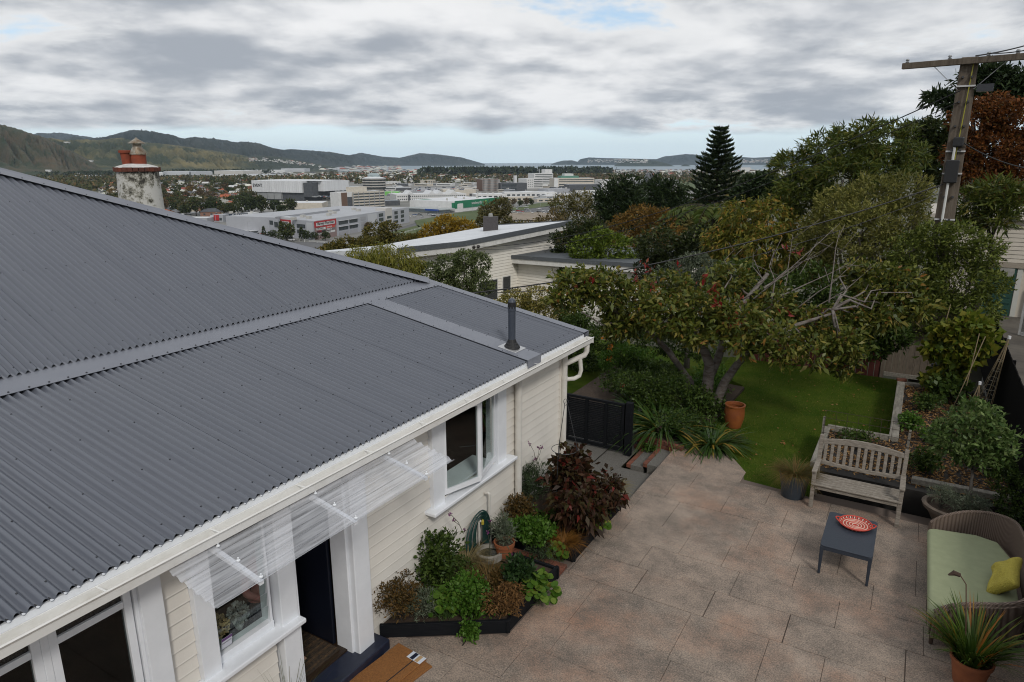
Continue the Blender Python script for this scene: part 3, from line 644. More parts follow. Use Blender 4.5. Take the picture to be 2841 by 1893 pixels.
def slabs():
    y = -2.9; r = random.Random(3); rowh = [.60, .60, .92, .60]; i = 0
    while y < 12.5:
        h = rowh[i % 4]
        if abs(y+h-7.40) < .2: h = 7.40-y
        x = -4.9+r.random()*.4; xe = 1.72 if y < 11.3 else -2.1
        while x < xe:
            w_ = r.choice((.60, .92, .92, 1.24)); parts = [(x, y, w_, h)]
            if h > .85 and w_ < .7 and r.random() < .5: parts = [(x, y, w_, h/2), (x, y+h/2, w_, h/2)]
            for a, b, c, d in parts:
                g = .0022 if abs(b-7.4) > .02 else .006
                P = [(a+g, b+g), (a+c-g, b+g), (a+c-g, b+d-g), (a+g, b+d-g)]
                P = clip(P, 1, 0, 1.72); P = clip(P, -1, 0, 4.86)
                if b+d/2 > 5.0 and a < -3.4 and b+d/2 < 12.6: P = clip(P, -1, 0, 3.56) if b+d/2 > 5.95 else clip(P, -.5693, .8222, .5693*4.74+.8222*5.11)   # bed edge
                if b+d > 11.35 and P: P = clip(P, .83, .56, .83*-2.2+.56*11.9); P = clip(P, 0, 1, 12.48)
                if b > 11.3 and P: P = clip(P, 1, 0, -2.13)
                if len(P) > 2:
                    ar = abs(sum(P[k][0]*P[(k+1) % len(P)][1]-P[(k+1) % len(P)][0]*P[k][1] for k in range(len(P))))/2
                    if ar > .004: m = MB(); m.prism(P, -.03, r.uniform(-.002, .002)); m.build('slab', stone, patio, bevel=.003)
            x += w_
        y += h; i += 1
slabs()
agg = mat('exposed_aggregate', (.10, .093, .082), .9, (.30, .285, .25), 130., bump=.7, bscale=150, lo=.45, hi=.75, detail=3)
mb = MB(); pz = lambda y: -.012-.24*min(1, max(0, (y-9.4)/1.9))
for a, b in ((9.30, 10.0), (10.0, 10.7), (10.7, 11.35), (11.35, 14.0)):
    xr = -3.575 if b <= 11.4 else -4.33
    mb.add([(-4.86, a, pz(a)), (xr, a, pz(a)), (xr, b, pz(b)), (-4.86, b, pz(b))], [(0, 1, 2, 3)])
mb.add([(-7.5, 9.88, pz(11)), (-4.86, 9.88, pz(11)-.0), (-4.86, 14, pz(14)), (-7.5, 14, pz(14))], [(0, 1, 2, 3)])
path = struct(mb.build('path', agg), 'exposed aggregate path sloping down to the gate')
brickm = mat('garden_brick', (.20, .062, .033), .9, (.10, .045, .03), 9., bump=.4)
def brick(x, y, z, l, w_, h, ang, par, m=brickm):
    q = MB(); c, s = math.cos(ang), math.sin(ang); q.obox((x, y, z), (c*l/2, s*l/2, 0), (-s*w_/2, c*w_/2, 0), (0, 0, h/2)); return q.build('brick', m, par, bevel=.006)
st = thing('garden_steps', 'two short aggregate steps with brick nosings beside the black gate', 'steps', (-3.95, 11.8, -.25))
for k, (x0, x1, z) in enumerate(((-4.22, -3.90, -.155), (-3.90, -3.575, -.07))):
    mb = MB(); mb.box(x0+.085, x1, 11.36, 12.2, -.3, z-.004); mb.build('tread', agg, st)
    for j in range(4): brick(x0+.04, 11.46+j*.215, z-.035, .205, .085, .075, R(90), st)
rw = thing('brick_wall', 'low red brick retaining wall behind the steps', 'wall', (-3.95, 12.3, -.2))
for cse in range(4):
    for j in range(5):
        t = (j+.5*(cse % 2))/5; x = -4.33+t*.95; y = 12.34-t*.20
        if x < -3.45: brick(x, y, -.21+cse*.085, .19, .09, .075, R(-12)+rnd.uniform(-.02, .02), rw)
mb = MB(); mb.prism([(-4.4, 12.42), (-3.45, 12.22), (-3.30, 12.6), (-3.2, 16.5), (-6.6, 17), (-6.6, 13.6), (-4.45, 13.2)], -.45, .06); struct(mb.build('garden_bed_soil', soil), 'planted bank beside the lawn')
# lawn
lawnm = mat('lawn_turf', (.034, .066, .006), .95, (.065, .088, .012), 1.3, bump=.5, bscale=40, detail=10, spec=.05)
LAWN = [(-3.45, 12.3), (-2.66, 12.52), (-2.2, 11.92), (-2.1, 11.5), (-1.0, 11.4), (-1.0, 14.2), (.05, 14.6), (.05, 18.1), (.9, 18.6), (.9, 19.3), (-4.2, 19.3), (-4.2, 17.6), (-3.3, 16.8)]
mb = MB(); mb.prism(LAWN, -.4, -.012); struct(mb.build('lawn', lawnm), 'mown green lawn past the patio')
mb = MB(); mb.add([(-11, 14, -.52), (-4.6, 14, -.52), (-4.6, 21, -.52), (-11, 21, -.52)], [(0, 1, 2, 3)]); struct(mb.build('lawn', lawnm), 'strip of lawn beyond the gate')
def inpoly(p, poly):
    c = False; n = len(poly)
    for i in range(n):
        a, b = poly[i], poly[i-1]
        if (a[1] > p[1]) != (b[1] > p[1]) and p[0] < (b[0]-a[0])*(p[1]-a[1])/(b[1]-a[1])+a[0]: c = not c
    return c
def turf():
    rs = np.random.RandomState(5); P = np.column_stack([rs.uniform(-4.2, .9, 60000), rs.uniform(11.4, 19.3, 60000), np.full(60000, -.013)])
    P = P[[inpoly(p, LAWN) for p in P]]; n = len(P); D = np.column_stack([rs.normal(size=n)*.5, rs.normal(size=n)*.5, np.ones(n)])
    V, Q = strands(P, D, .02+.035*rs.rand(n), .007, rs, .5, 2)
    o = npmesh('grass_blades', V, Q, leafmat('turf_blade', [(0, (.022, .050, .004)), (.5, (.050, .095, .010)), (.85, (.085, .11, .02)), (1, (.17, .14, .05))], .8, .2, .05)); tag(o, 'short green grass of the lawn', 'grass', kind='stuff')
    # fallen leaves
    rs = np.random.RandomState(6); n = 110; P = np.column_stack([rs.uniform(-3, 0, n), rs.uniform(11.6, 19, n), np.full(n, .02)]); P = P[[inpoly(p, LAWN) for p in P]]; n = len(P)
    V, Q = leaves(P, np.column_stack([rs.normal(size=n), rs.normal(size=n), np.zeros(n)]), .055, .03, rs); o = npmesh('fallen_leaves', V, Q, leafmat('dead_leaf', [(0, (.20, .08, .03)), (1, (.30, .18, .09))])); tag(o, 'dry leaves scattered on the lawn', 'leaves', kind='stuff')
turf()
# raised beds along the house
blackw = mat('black_timber', (.006, .007, .009), .7, (.010, .011, .013), 5., spec=.15, stretch=(1, 1, 8), bump=.1)
def bed(label, pts, h, fill):
    b = thing('planter_bed', label, 'planter', (pts[0][0], pts[0][1], 0)); n = len(pts)
    for i in range(n-1):
        p, q = Vector(pts[i]+(0,)), Vector(pts[i+1]+(0,)); d = (q-p).normalized(); sd = Vector((d.y, -d.x, 0)); e = .02
        mb = MB(); mb.obox((p+q)/2+Vector((0, 0, h/2))-sd*.02, d*((q-p).length/2+e), sd*.02, (0, 0, h/2-.002*i)); mb.build('edging_board', blackw, b, bevel=.004)
    mb = MB(); mb.prism(fill, -.05, h-.04); mb.build('soil', soil, b); return b
bed('black timber planter bed nearest the front door', [(-4.80, 5.10), (-3.57, 5.93), (-3.57, 7.22), (-4.80, 7.22)], .17, [(-4.84, 5.14), (-4.78, 5.12), (-3.61, 5.95), (-3.61, 7.18), (-4.84, 7.18)])
bed('black timber planter bed under the open window by the path', [(-4.80, 7.50), (-3.55, 7.66), (-3.55, 9.36), (-4.80, 9.36)], .19, [(-4.84, 7.54), (-3.59, 7.70), (-3.59, 9.32), (-4.84, 9.32)])
pv = thing('brick_paving', 'small patch of red brick paving between the two planter beds', 'paving', (-4.2, 7.4, 0))
for i in range(6):
    for j in range(3):
        x = -4.70+i*.205; y = 7.27+j*.10
        if y < 7.56+(x+4.8)*.128-.06: brick(x, y, .005, .195, .092, .05, rnd.uniform(-.02, .02), pv)
# coir mats
coir = mat('coir', (.33, .14, .036), .95, (.22, .09, .025), 60., bump=.8, bscale=120)
def matq(name, label, c, u, L_, W_, z, m, cat='door mat'):
    o = MB(); u = Vector(u).normalized(); v = Vector((-u.y, u.x, 0)); o.obox(Vector(c)+Vector((0, 0, z)), u*L_/2, v*W_/2, (0, 0, .011)); o = o.build(name, m, bevel=.006); return tag(o, label, cat)
mm = thing('door_mat', 'new brown coir doormat with a paper label beside the navy step', 'door mat', (-4.42, 4.78, 0)); u_ = Vector((.10, 1, 0)).normalized(); v_ = Vector((-u_.y, u_.x, 0)); mc = Vector((-4.37, 4.62, .03))
mb = MB(); mb.obox(mc, u_*.46, v_*.22, (0, 0, .012)); mb.build('pile', coir, mm, bevel=.006)
mb = MB(); mb.obox(mc-v_*.12+Vector((0, 0, .0135)), u_*.46, v_*.006, (0, 0, .001)); mb.build('black_stripe', darkm, mm)
mb = MB(); mb.obox(mc+u_*.40-v_*.12+Vector((0, 0, .0155)), u_*.055, v_*.10, (0, 0, .001)); lb = mb.build('paper_label', mat('label_white', (.62, .66, .72), .5), mm)
for f, c in ((-.035, (.01, .012, .03)), (.035, (.45, .30, .16))): mb = MB(); mb.obox(mc+u_*.40-v_*(.12+f)+Vector((0, 0, .0175)), u_*.05, v_*.024, (0, 0, .0008)); mb.build('label_print', mat('print%.3f' % f, c, .5), lb)
matq('door_mat', 'second brown coir mat lying underneath the new one', (-4.30, 4.60, 0), (.16, 1, 0), .92, .46, .008, coir)
rug = thing('hall_rug', 'dark striped woven rug just inside the front door', 'rug', (-5.35, 4.3, .14))
for i in range(26): mb = MB(); x = -5.75+i*.031; mb.box(x, x+.028, 3.98, 4.58, .142, .158+.004*(i % 2)); mb.build('weave_strip', mat('rug_dark', (.018, .014, .011), .95, (.06, .038, .02), 30.) if i % 3 else mat('rug_tan', (.10, .06, .028), .95, (.04, .025, .015), 25.), rug)
# ================================================================ gate
g = thing('garden_gate', 'black slatted garden gate at the end of the path', 'gate', (-5.0, 11.95, -.25))
gx0, gx1, gy, gz0, gz1 = -5.80, -4.52, 11.95, -.20, .80
mb = MB(); mb.box(gx1+.03, gx1+.16, gy-.06, gy+.06, -.3, .85); mb.build('gate_post', blackw, g, bevel=.006)
for a, b in ((gz1-.05, gz1), (gz0, gz0+.07)): mb = MB(); mb.box(gx0, gx1, gy-.03, gy+.03, a, b); mb.build('rail', blackw, g)
for x in (gx0, gx0+.44, gx0+.86, gx1-.055): mb = MB(); mb.box(x, x+.055, gy-.034, gy+.034, gz0+.07, gz1-.05); mb.build('upright', blackw, g)
for i in range(22): z = gz0+.10+i*.038; mb = MB(); mb.box(gx0+.05, gx1-.05, gy-.012, gy+.012, z, z+.027); mb.build('slat', blackw, g)
# ================================================================ raised vegetable garden behind the bench
sleeper = mat('weathered_sleeper', (.27, .25, .21), .9, (.15, .135, .11), 4., stretch=(6, 1, 6), bump=.4)
chips = leafmat('bark_chip', [(0, (.09, .045, .02)), (.5, (.17, .095, .045)), (1, (.30, .19, .10))], .9, 0.)
vg = thing('vegetable_bed', 'raised vegetable bed edged with weathered sleepers and mulched with bark chips', 'garden bed', (.9, 15, 0))
darkwall = mat('dark_retaining', (.016, .014, .012), .9)
mb = MB(); mb.box(-1.0, 1.72, 11.75, 12.75, -.1, .34); mb.box(.12, 1.72, 12.75, 18.0, -.1, .34); mb.box(-1.0, .12, 12.75, 13.75, -.1, .34); mb.build('retaining_bank', darkwall, vg)
zt = .40
for a, b, w_ in (((.40, 12.02, zt), (1.72, 12.02, zt), .13), ((-1.06, 13.83, zt-.02), (.10, 13.83, zt-.02), .12), ((.07, 13.75, zt-.01), (.07, 17.6, zt-.01), .16), ((.10, 17.66, zt-.02), (.95, 17.66, zt-.02), .13), ((-1.06, 11.95, zt-.06), (-1.06, 13.8, zt-.04), .12)):
    mb = MB(); mb.bar(a, b, w_, .10); mb.build('sleeper', sleeper, vg, bevel=.012)
def mulch():
    rs = np.random.RandomState(9); n = 9000; X = rs.uniform(-1, 1.7, n); Y = rs.uniform(11.9, 17.6, n); k = (X > .13) | (Y < 13.75); X, Y = X[k], Y[k]; n = len(X)
    P = np.column_stack([X, Y, .355+.02*rs.rand(n)]); D = np.column_stack([rs.normal(size=n), rs.normal(size=n), .25*rs.normal(size=n)])
    V, Q = leaves(P, D, .05+.05*rs.rand(n), .022, rs, .1); o = npmesh('bark_mulch', V, Q, chips, vg); o['kind'] = 'stuff'
mulch()
brick(.07, 17.65, .47, .2, .1, .06, .3, vg)
# ================================================================ furniture and pots
teak = mat('silvered_teak', (.30, .265, .225), .8, (.17, .145, .115), 5., stretch=(2, 10, 10), bump=.3, bscale=30)
def bench():
    x0, x1, yf, yb = -.98, .30, 11.04, 11.50; b = thing('park_bench', 'weathered grey wooden garden bench with a curved slatted back', 'bench', ((x0+x1)/2, 11.25, 0))
    def p(name, q, par=b): return q.build(name, teak, par, bevel=.006)
    for x in (x0+.03, x1-.03):
        q = MB(); q.box(x-.03, x+.03, yf-.03, yf+.03, 0, .62); p('leg', q)
        q = MB(); q.bar((x, yb+.01, 0), (x, yb+.09, 1.05), .06, .06, (0, 1, 0)); p('leg', q)
        q = MB(); q.obox((x, (yf+yb)/2-.015, .635), (.038, 0, 0), (0, .28, .0), (0, 0, .016)); p('armrest', q)
        q = MB(); q.box(x-.022, x+.022, yf+.03, yb, .34, .40); p('side_rail', q)
        q = MB(); q.box(x-.02, x+.02, yf+.03, yb, .15, .19); p('stretcher', q)
    for i in range(6):
        y = yf-.02+i*.083; q = MB(); q.box(x0+.005, x1-.005, y-.033, y+.033, .40, .424); p('seat_slat', q)
    q = MB(); q.box(x0+.06, x1-.06, yf-.025, yf+.005, .33, .398); p('front_rail', q)
    W = x1-x0-.12
    def arc(f): return math.sin(f*math.pi)
    def curved(name, zl, zh, amp, y):
        q = MB(); V = []; n = 16
        for i in range(n+1):
            f = i/n; x = x0+.06+W*f; a = amp*arc(f)
            V += [(x, y-.016, zl+a*.6), (x, y+.016, zl+a*.6), (x, y+.016, zh+a), (x, y-.016, zh+a)]
        q.add(V, [(4*i+k, 4*i+(k+1) % 4, 4*i+4+(k+1) % 4, 4*i+4+k) for i in range(n) for k in range(4)]+[(0, 3, 2, 1), (4*n, 4*n+1, 4*n+2, 4*n+3)]); p(name, q)
    curved('top_rail', .91, .99, .07, yb+.075); curved('lower_rail', .565, .635, -.03, yb+.04)
    for i in range(12):
        f = (i+.5)/12; x = x0+.06+W*f; q = MB(); q.bar((x, yb+.042, .62-.02*arc(f)), (x, yb+.073, .918+.045*arc(f)), .048, .014, (0, 1, 0)); p('back_slat', q)
bench()
def coffee_table():
    pm = mat('navy_plastic', (.020, .028, .042), .5, (.028, .036, .05), 30., bump=.15, bscale=120)
    x0, x1, y0, y1, h = -.61, .02, 9.10, 10.16, .43; t = thing('coffee_table', 'dark blue plastic outdoor coffee table', 'table', (-.3, 9.63, 0))
    r = .05; P = []
    for cx, cy, a0 in ((x1-r, y1-r, 0), (x0+r, y1-r, 90), (x0+r, y0+r, 180), (x1-r, y0+r, 270)):
        for k in range(5): a = R(a0+k*22.5); P.append((cx+r*math.cos(a), cy+r*math.sin(a)))
    q = MB(); q.prism(P, h-.012, h); q.build('top', pm, t, bevel=.004)
    n = len(P); q = MB(); ins = [(-.295+(x+.295)*.965, 9.63+(y-9.63)*.98) for x, y in P]
    q.add([(x, y, h-.013) for x, y in P]+[(x, y, h-.06) for x, y in P]+[(x, y, h-.06) for x, y in ins]+[(x, y, h-.013) for x, y in ins], [(i, n+i, n+(i+1) % n, (i+1) % n) for i in range(n)]+[(n+i, 2*n+i, 2*n+(i+1) % n, n+(i+1) % n) for i in range(n)]+[(2*n+i, 3*n+i, 3*n+(i+1) % n, 2*n+(i+1) % n) for i in range(n)])
    q.build('skirt', pm, t, 'auto')
    for sx, X in ((1, x0), (-1, x1)):
        for sy, Y in ((1, y0), (-1, y1)):
            q = MB(); a, b_ = X+sx*.002, X+sx*.05; c, d = Y+sy*.002, Y+sy*.05
            ax, bx_ = X+sx*.008, X+sx*.040; cy, dy = Y+sy*.008, Y+sy*.040
            q.hexa([(min(ax, bx_), min(cy, dy), 0), (max(ax, bx_), min(cy, dy), 0), (max(ax, bx_), max(cy, dy), 0), (min(ax, bx_), max(cy, dy), 0), (min(a, b_), min(c, d), h-.014), (max(a, b_), min(c, d), h-.014), (max(a, b_), max(c, d), h-.014), (min(a, b_), max(c, d), h-.014)]); q.build('leg', pm, t, bevel=.008)
    # woven tray
    rm = mat('tray_red', (.48, .055, .035), .6); wm = mat('tray_cream', (.62, .42, .33), .6)
    tr = thing('woven_tray', 'round red and cream woven tray with two handles on the table', 'tray', (-.25, 9.88, h)); c = (-.25, 9.88, h)
    for k in range(9):
        r0 = .012+k*.019; q = MB()
        pts = [(c[0]+math.cos(a)*(r0+.009), c[1]+math.sin(a)*(r0+.009), h+.012+.0006*k) for a in np.linspace(0, 2*math.pi, 33)]
        q.tube(pts, .0095, 6, False); q.build('coil', rm if k % 2 == 0 else wm, tr, True)
    for k in range(44):
        a = k*2*math.pi/44; q = MB(); q.bar((c[0]+.175*math.cos(a), c[1]+.175*math.sin(a), h+.012), (c[0]+.207*math.cos(a), c[1]+.207*math.sin(a), h+.045), .016, .006); q.build('rim_stitch', rm if k % 2 else wm, tr)
    q = MB(); q.tube([(c[0]+.209*math.cos(a), c[1]+.209*math.sin(a), h+.046) for a in np.linspace(0, 2*math.pi, 41)], .010, 6, False); q.build('rim', rm, tr, True)
    for s in (-1, 1): q = MB(); q.tube([(c[0]+s*(.205+.05*math.sin(f*math.pi)), c[1]-.07+.14*f, h+.05+.02*math.sin(f*math.pi)) for f in np.linspace(0, 1, 9)], .009, 6); q.build('handle', rm, tr, True)
coffee_table()
def wicker_mat():
    m, nt, N, L, b = nodes('brown_wicker'); tc = N.new('ShaderNodeTexCoord')
    w1 = N.new('ShaderNodeTexWave'); w1.bands_direction = 'Z'; w1.inputs['Scale'].default_value = 26; w1.inputs['Distortion'].default_value = .6
    mp = N.new('ShaderNodeMapping'); mp.inputs['Rotation'].default_value = (0, 0, R(45)); L.new(tc.outputs['Object'], mp.inputs[0])
    w2 = N.new('ShaderNodeTexWave'); w2.bands_direction = 'X'; w2.inputs['Scale'].default_value = 17; w2.inputs['Distortion'].default_value = .4
    L.new(tc.outputs['Object'], w1.inputs[0]); L.new(mp.outputs[0], w2.inputs[0])
    mu = N.new('ShaderNodeMath'); mu.operation = 'MULTIPLY'; L.new(w1.outputs[1], mu.inputs[0]); L.new(w2.outputs[1], mu.inputs[1])
    cr = N.new('ShaderNodeValToRGB'); cr.color_ramp.elements[0].color = (.075, .05, .036, 1); cr.color_ramp.elements[1].color = (.27, .20, .155, 1); cr.color_ramp.elements[1].position = .7
    L.new(mu.outputs[0], cr.inputs[0]); L.new(cr.outputs[0], b.inputs['Base Color']); b.inputs['Roughness'].default_value = .6
    bp = N.new('ShaderNodeBump'); bp.inputs['Strength'].default_value = .9; bp.inputs['Distance'].default_value = .008; L.new(mu.outputs[0], bp.inputs['Height']); L.new(bp.outputs[0], b.inputs['Normal']); return m
def sofa():
    wk = wicker_mat(); s = thing('wicker_sofa', 'curved brown wicker outdoor sofa with a long pale green seat pad', 'sofa', (1.15, 9.4, 0))
    key = [((.66, 10.50), .44), ((.80, 10.56), .55), ((1.05, 10.66), .64), ((1.30, 10.70), .68), ((1.48, 10.64), .70), ((1.60, 10.48), .72), ((1.65, 10.2), .72), ((1.68, 9.6), .72), ((1.67, 9.1), .72), ((1.62, 8.75), .72), ((1.50, 8.48), .71), ((1.30, 8.33), .69), ((1.05, 8.26), .65), ((.85, 8.22), .58), ((.70, 8.20), .46)]
    def cr(P, t):
        i = min(int(t), len(P)-2); f = t-i; g = lambda k: P[max(0, min(len(P)-1, k))]; a, b, c, d = map(Vector, (g(i-1), g(i), g(i+1), g(i+2)))
        return .5*((2*b)+(c-a)*f+(2*a-5*b+4*c-d)*f*f+(3*b-a-3*c+d)*f**3)
    K = [(x, y, z) for (x, y), z in key]; n = 84; pts = [cr(K, (len(K)-1)*i/n) for i in range(n+1)]; q = MB(); V = []
    for i, p in enumerate(pts):
        d = (pts[min(i+1, n)]-pts[max(i-1, 0)]); d.z = 0; d.normalize(); o = Vector((-d.y, d.x, 0)); o = -o if o.dot(p-Vector((1.1, 9.4, p.z))) < 0 else o
        a, b = p-o*.022, p+o*.022
        V += [(a.x, a.y, .13), (b.x, b.y, .13), (b.x+o.x*.02, b.y+o.y*.02, p.z-.02), (b.x, b.y, p.z), (a.x, a.y, p.z), (a.x-o.x*.004, a.y-o.y*.004, p.z-.02)]
    q.add(V, [(6*i+k, 6*i+(k+1) % 6, 6*i+6+(k+1) % 6, 6*i+6+k) for i in range(n) for k in range(6)]+[(0, 5, 4, 3, 2, 1), tuple(6*n+k for k in range(6))]); q.build('backrest', wk, s, 'auto')
    q = MB(); q.tube([p for p in pts], .027, 8); q.build('rim', wk, s, True)
    q = MB(); q.prism([(.68, 8.24), (1.5, 8.50), (1.63, 8.9), (1.64, 10.2), (1.5, 10.6), (.68, 10.46)], .14, .30); q.build('seat_base', wk, s)
    for x, y in ((.72, 8.27), (.70, 10.38), (1.5, 8.6), (1.5, 10.4)): q = MB(); q.lathe([(.02, 0), (.028, .16)], (x, y, 0), 10); q.build('leg', mat('dark_leg', (.05, .03, .02), .6), s)
    gm = mat('sage_fabric', (.27, .295, .175), .9, (.24, .265, .155), 9., bump=.12, bscale=200)
    P = [(.64, 8.30), (.70, 8.27), (1.25, 8.40), (1.47, 8.62), (1.56, 9.0), (1.57, 10.05), (1.45, 10.42), (1.2, 10.50), (.70, 10.40), (.63, 10.36)]
    q = MB(); q.prism(P, .302, .425); c = q.build('seat_pad', gm, s, True, bevel=.0); bv = c.modifiers.new('b', 'BEVEL'); bv.width = .045; bv.segments = 4; bv.limit_method = 'ANGLE'; bv.angle_limit = R(60)
    # crumpled yellow pillow leaning on the back
    ym = mat('yellow_knit', (.50, .42, .07), .9, (.40, .33, .05), 45., bump=1., bscale=85)
    rs = np.random.RandomState(4); n = 22; V = []; Q = []
    C = Vector((1.40, 9.17, .60)); ex = Vector((.25, .90, .18)).normalized(); ez = Vector((-.72, .05, .62)).normalized(); ey = ez.cross(ex).normalized(); ex = ey.cross(ez)
    for side in (1, -1):
        for i in range(n+1):
            for j in range(n+1):
                u, v = 2*i/n-1, 2*j/n-1; e = (1-u**4)*(1-v**4); th = .085*max(0, e)**.45
                pu = u*.245*(1-.10*(1-v*v)); pv = v*.20*(1-.12*(1-u*u))
                dent = -.05*math.exp(-((u-.1)**2*6+(v-.75)**2*5)); w_ = noise.noise(Vector((u*1.7, v*1.7, side*2)))*.03*e
                p = C+ex*pu+ey*(pv+dent)+ez*(side*(th+w_*side)+.05*math.sin(u*2.2)*.6); V.append(p)
    m_ = (n+1)**2
    for sgn, off in ((1, 0), (-1, m_)):
        for i in range(n):
            for j in range(n): a = off+i*(n+1)+j; f = (a, a+n+1, a+n+2, a+1); Q.append(f if sgn > 0 else f[::-1])
    q = MB(); q.add(V, Q); pl = q.build('throw_pillow', ym, None, True); tag(pl, 'crumpled yellow knitted cushion on the wicker sofa', 'cushion')
    wd = pl.modifiers.new('w', 'WELD'); wd.merge_threshold = .004
sofa()
terracotta = mat('terracotta', (.32, .105, .04), .75, (.22, .07, .03), 5., bump=.15)
def pot(name, label, c, prof, m, soilr, soilz, n=26, sy=1., cat='pot'):
    t = thing(name, label, cat, c); q = MB(); q.lathe(prof, c, n, sy, cap1=False); q.build('shell', m, t, 'auto')
    q = MB(); q.lathe([(soilr, soilz-.01), (soilr*.6, soilz+.012), (.01, soilz+.02)], c, n, sy); q.build('soil', soil, t); return t
def blades(name, c, r, n, L, W, m, par, lean=.5, bend=.6, seed=1, seg=4, z=0.):
    rs = np.random.RandomState(seed); a = rs.rand(n)*2*math.pi; rr = r*np.sqrt(rs.rand(n)); P = np.column_stack([c[0]+rr*np.cos(a), c[1]+rr*np.sin(a), np.full(n, c[2]+z)])
    k = lean*(.3+.9*rs.rand(n)); D = np.column_stack([np.cos(a)*k, np.sin(a)*k, np.ones(n)]); V, Q = strands(P, D, L*(.6+.5*rs.rand(n)), W*(.7+.6*rs.rand(n)), rs, bend*(.4+rs.rand(n)), seg)
    return npmesh(name, V, Q, m, par)
# grass in the slate-blue pot beside the bench
bluep = mat('slate_pot', (.030, .042, .056), .6, (.042, .055, .07), 20., bump=.1)
gp = pot('potted_grass', 'slate blue pot of wispy brown grass beside the bench', (-1.26, 11.28, 0), [(.17, 0), (.175, .01), (.235, .38), (.245, .41), (.245, .43), (.23, .43), (.215, .37)], bluep, .21, .37, cat='potted plant')
brown_grass = leafmat('tussock_brown', [(0, (.05, .045, .012)), (.5, (.11, .075, .025)), (1, (.17, .10, .04))], .6)
green_grass = leafmat('tussock_green', [(0, (.03, .05, .010)), (.6, (.075, .085, .022)), (1, (.13, .10, .04))], .6)
blades('grass_tuft', (-1.26, 11.28, .38), .14, 800, .44, .006, brown_grass, gp, .9, 1.0, 3); blades('grass_tuft', (-1.26, 11.28, .38), .12, 300, .40, .006, green_grass, gp, .8, .9, 4)
# flax-like plant in terracotta pot at the bottom right
fp = pot('potted_iris', 'terracotta pot of strappy green leaves with brown tips at the end of the sofa', (1.06, 7.75, 0), [(.13, 0), (.14, .01), (.185, .27), (.20, .275), (.205, .32), (.185, .32), (.175, .27)], terracotta, .17, .27, cat='potted plant')
iris = leafmat('iris_leaf', [(0, (.025, .055, .010)), (.5, (.045, .085, .015)), (.86, (.075, .11, .02)), (.93, (.20, .12, .02)), (1, (.28, .10, .02))], .4, .3)
blades('leaf_fan', (1.06, 7.75, .27), .13, 240, .72, .028, iris, fp, .60, .4, 8)
q = MB(); q.tube([(1.0, 7.8, .3), (.95, 7.95, .75), (.92, 8.05, .98), (.86, 8.1, 1.04)], .006, 5); sk = q.build('flower_stalk', mat('dry_stalk', (.09, .05, .03), .9), fp)
q = MB(); q.tube([(.86, 8.1, 1.04), (.80, 8.1, 1.05), (.75, 8.08, 1.02)], [.022, .03, .008], 7); q.build('seed_head', mat('seed_brown', (.05, .03, .02), .95), fp)
# bowl planter with lavender and a standard bay tree
bowlm = mat('stone_bowl', (.15, .115, .09), .9, (.10, .08, .062), 8., bump=.3)
bp_ = pot('stone_planter', 'wide brown stone bowl planter behind the wicker sofa', (1.02, 11.42, 0), [(.24, 0), (.26, .02), (.40, .27), (.45, .30), (.47, .36), (.44, .375), (.41, .37), (.39, .30)], bowlm, .40, .31, 30, .85)
# orange-brown pot under the tree
terr2 = mat('glazed_terracotta', (.27, .085, .022), .45, (.19, .055, .018), 4.)
pt = pot('terracotta_pot', 'large orange terracotta pot standing on the lawn under the tree', (-2.85, 13.92, 0), [(.13, -.01), (.15, .0), (.20, .20), (.205, .34), (.19, .44), (.195, .455), (.21, .465), (.21, .49), (.18, .49), (.175, .42)], terr2, .17, .30)
# ================================================================ fence and back of the garden
fencem = mat('black_fence', (.004, .004, .004), .9, (.008, .007, .007), 6., spec=.08, stretch=(1, 1, .3))
fn = thing('boundary_fence', 'tall black paling fence along the right side of the garden', 'fence', (1.9, 14, 0))
for i in range(218):
    y = -3.+i*.115; q = MB(); q.box(1.90, 1.918, y, y+.11, -.1, 1.56+rnd.uniform(-.008, .008)); q.build('paling', fencem, fn)
for z in (.35, 1.25): q = MB(); q.box(1.918, 1.96, -3, 22.1, z, z+.07); q.build('rail', fencem, fn)
for i in range(12): y = -2.4+i*2.1; q = MB(); q.box(1.918, 2.0, y, y+.09, -.1, 1.5); q.build('post', fencem, fn)
redf = mat('red_stain', (.060, .012, .008), .8, (.10, .02, .012), 5.)
fb = thing('slatted_fence', 'dark red stained fence with lattice top at the back of the lawn', 'fence', (-1.5, 19.5, 0))
for i in range(24): x = -3.9+i*.145; q = MB(); q.box(x, x+.13, 19.5, 19.525, -.1, 1.02); q.build('paling', redf, fb)
for z in (1.02, 1.30, 1.55): q = MB(); q.box(-3.9, -.42, 19.48, 19.53, z, z+.07); q.build('rail', redf, fb)
for i in range(30): x = -3.88+i*.118; q = MB(); q.box(x, x+.05, 19.49, 19.52, 1.09, 1.55); q.build('lattice_slat', redf, fb)
greyp = mat('grey_paling', (.17, .135, .10), .9, (.10, .08, .06), 5., stretch=(8, 8, 1), bump=.3)
fg = thing('paling_fence', 'weathered grey timber fence panel at the back right of the lawn', 'fence', (.3, 19.55, 0))
for i in range(10): x = -.34+i*.155; q = MB(); q.box(x, x+.148, 19.55, 19.572, .1, 1.75+rnd.uniform(-.01, .01)); q.build('paling', greyp, fg)
q = MB(); q.box(-.46, -.35, 19.50, 19.61, -.1, 1.85); q.build('post', greyp, fg); q = MB(); q.box(-.34, 1.2, 19.50, 19.56, 0, .1); q.build('kickboard', sleeper, fg)
bn = thing('compost_bin', 'grey plastic compost bin behind the vegetable bed with a brick on its lid', 'compost bin', (1.0, 18.3, 0))
cm = mat('grey_plastic', (.055, .06, .066), .55, (.08, .085, .09), 6.)
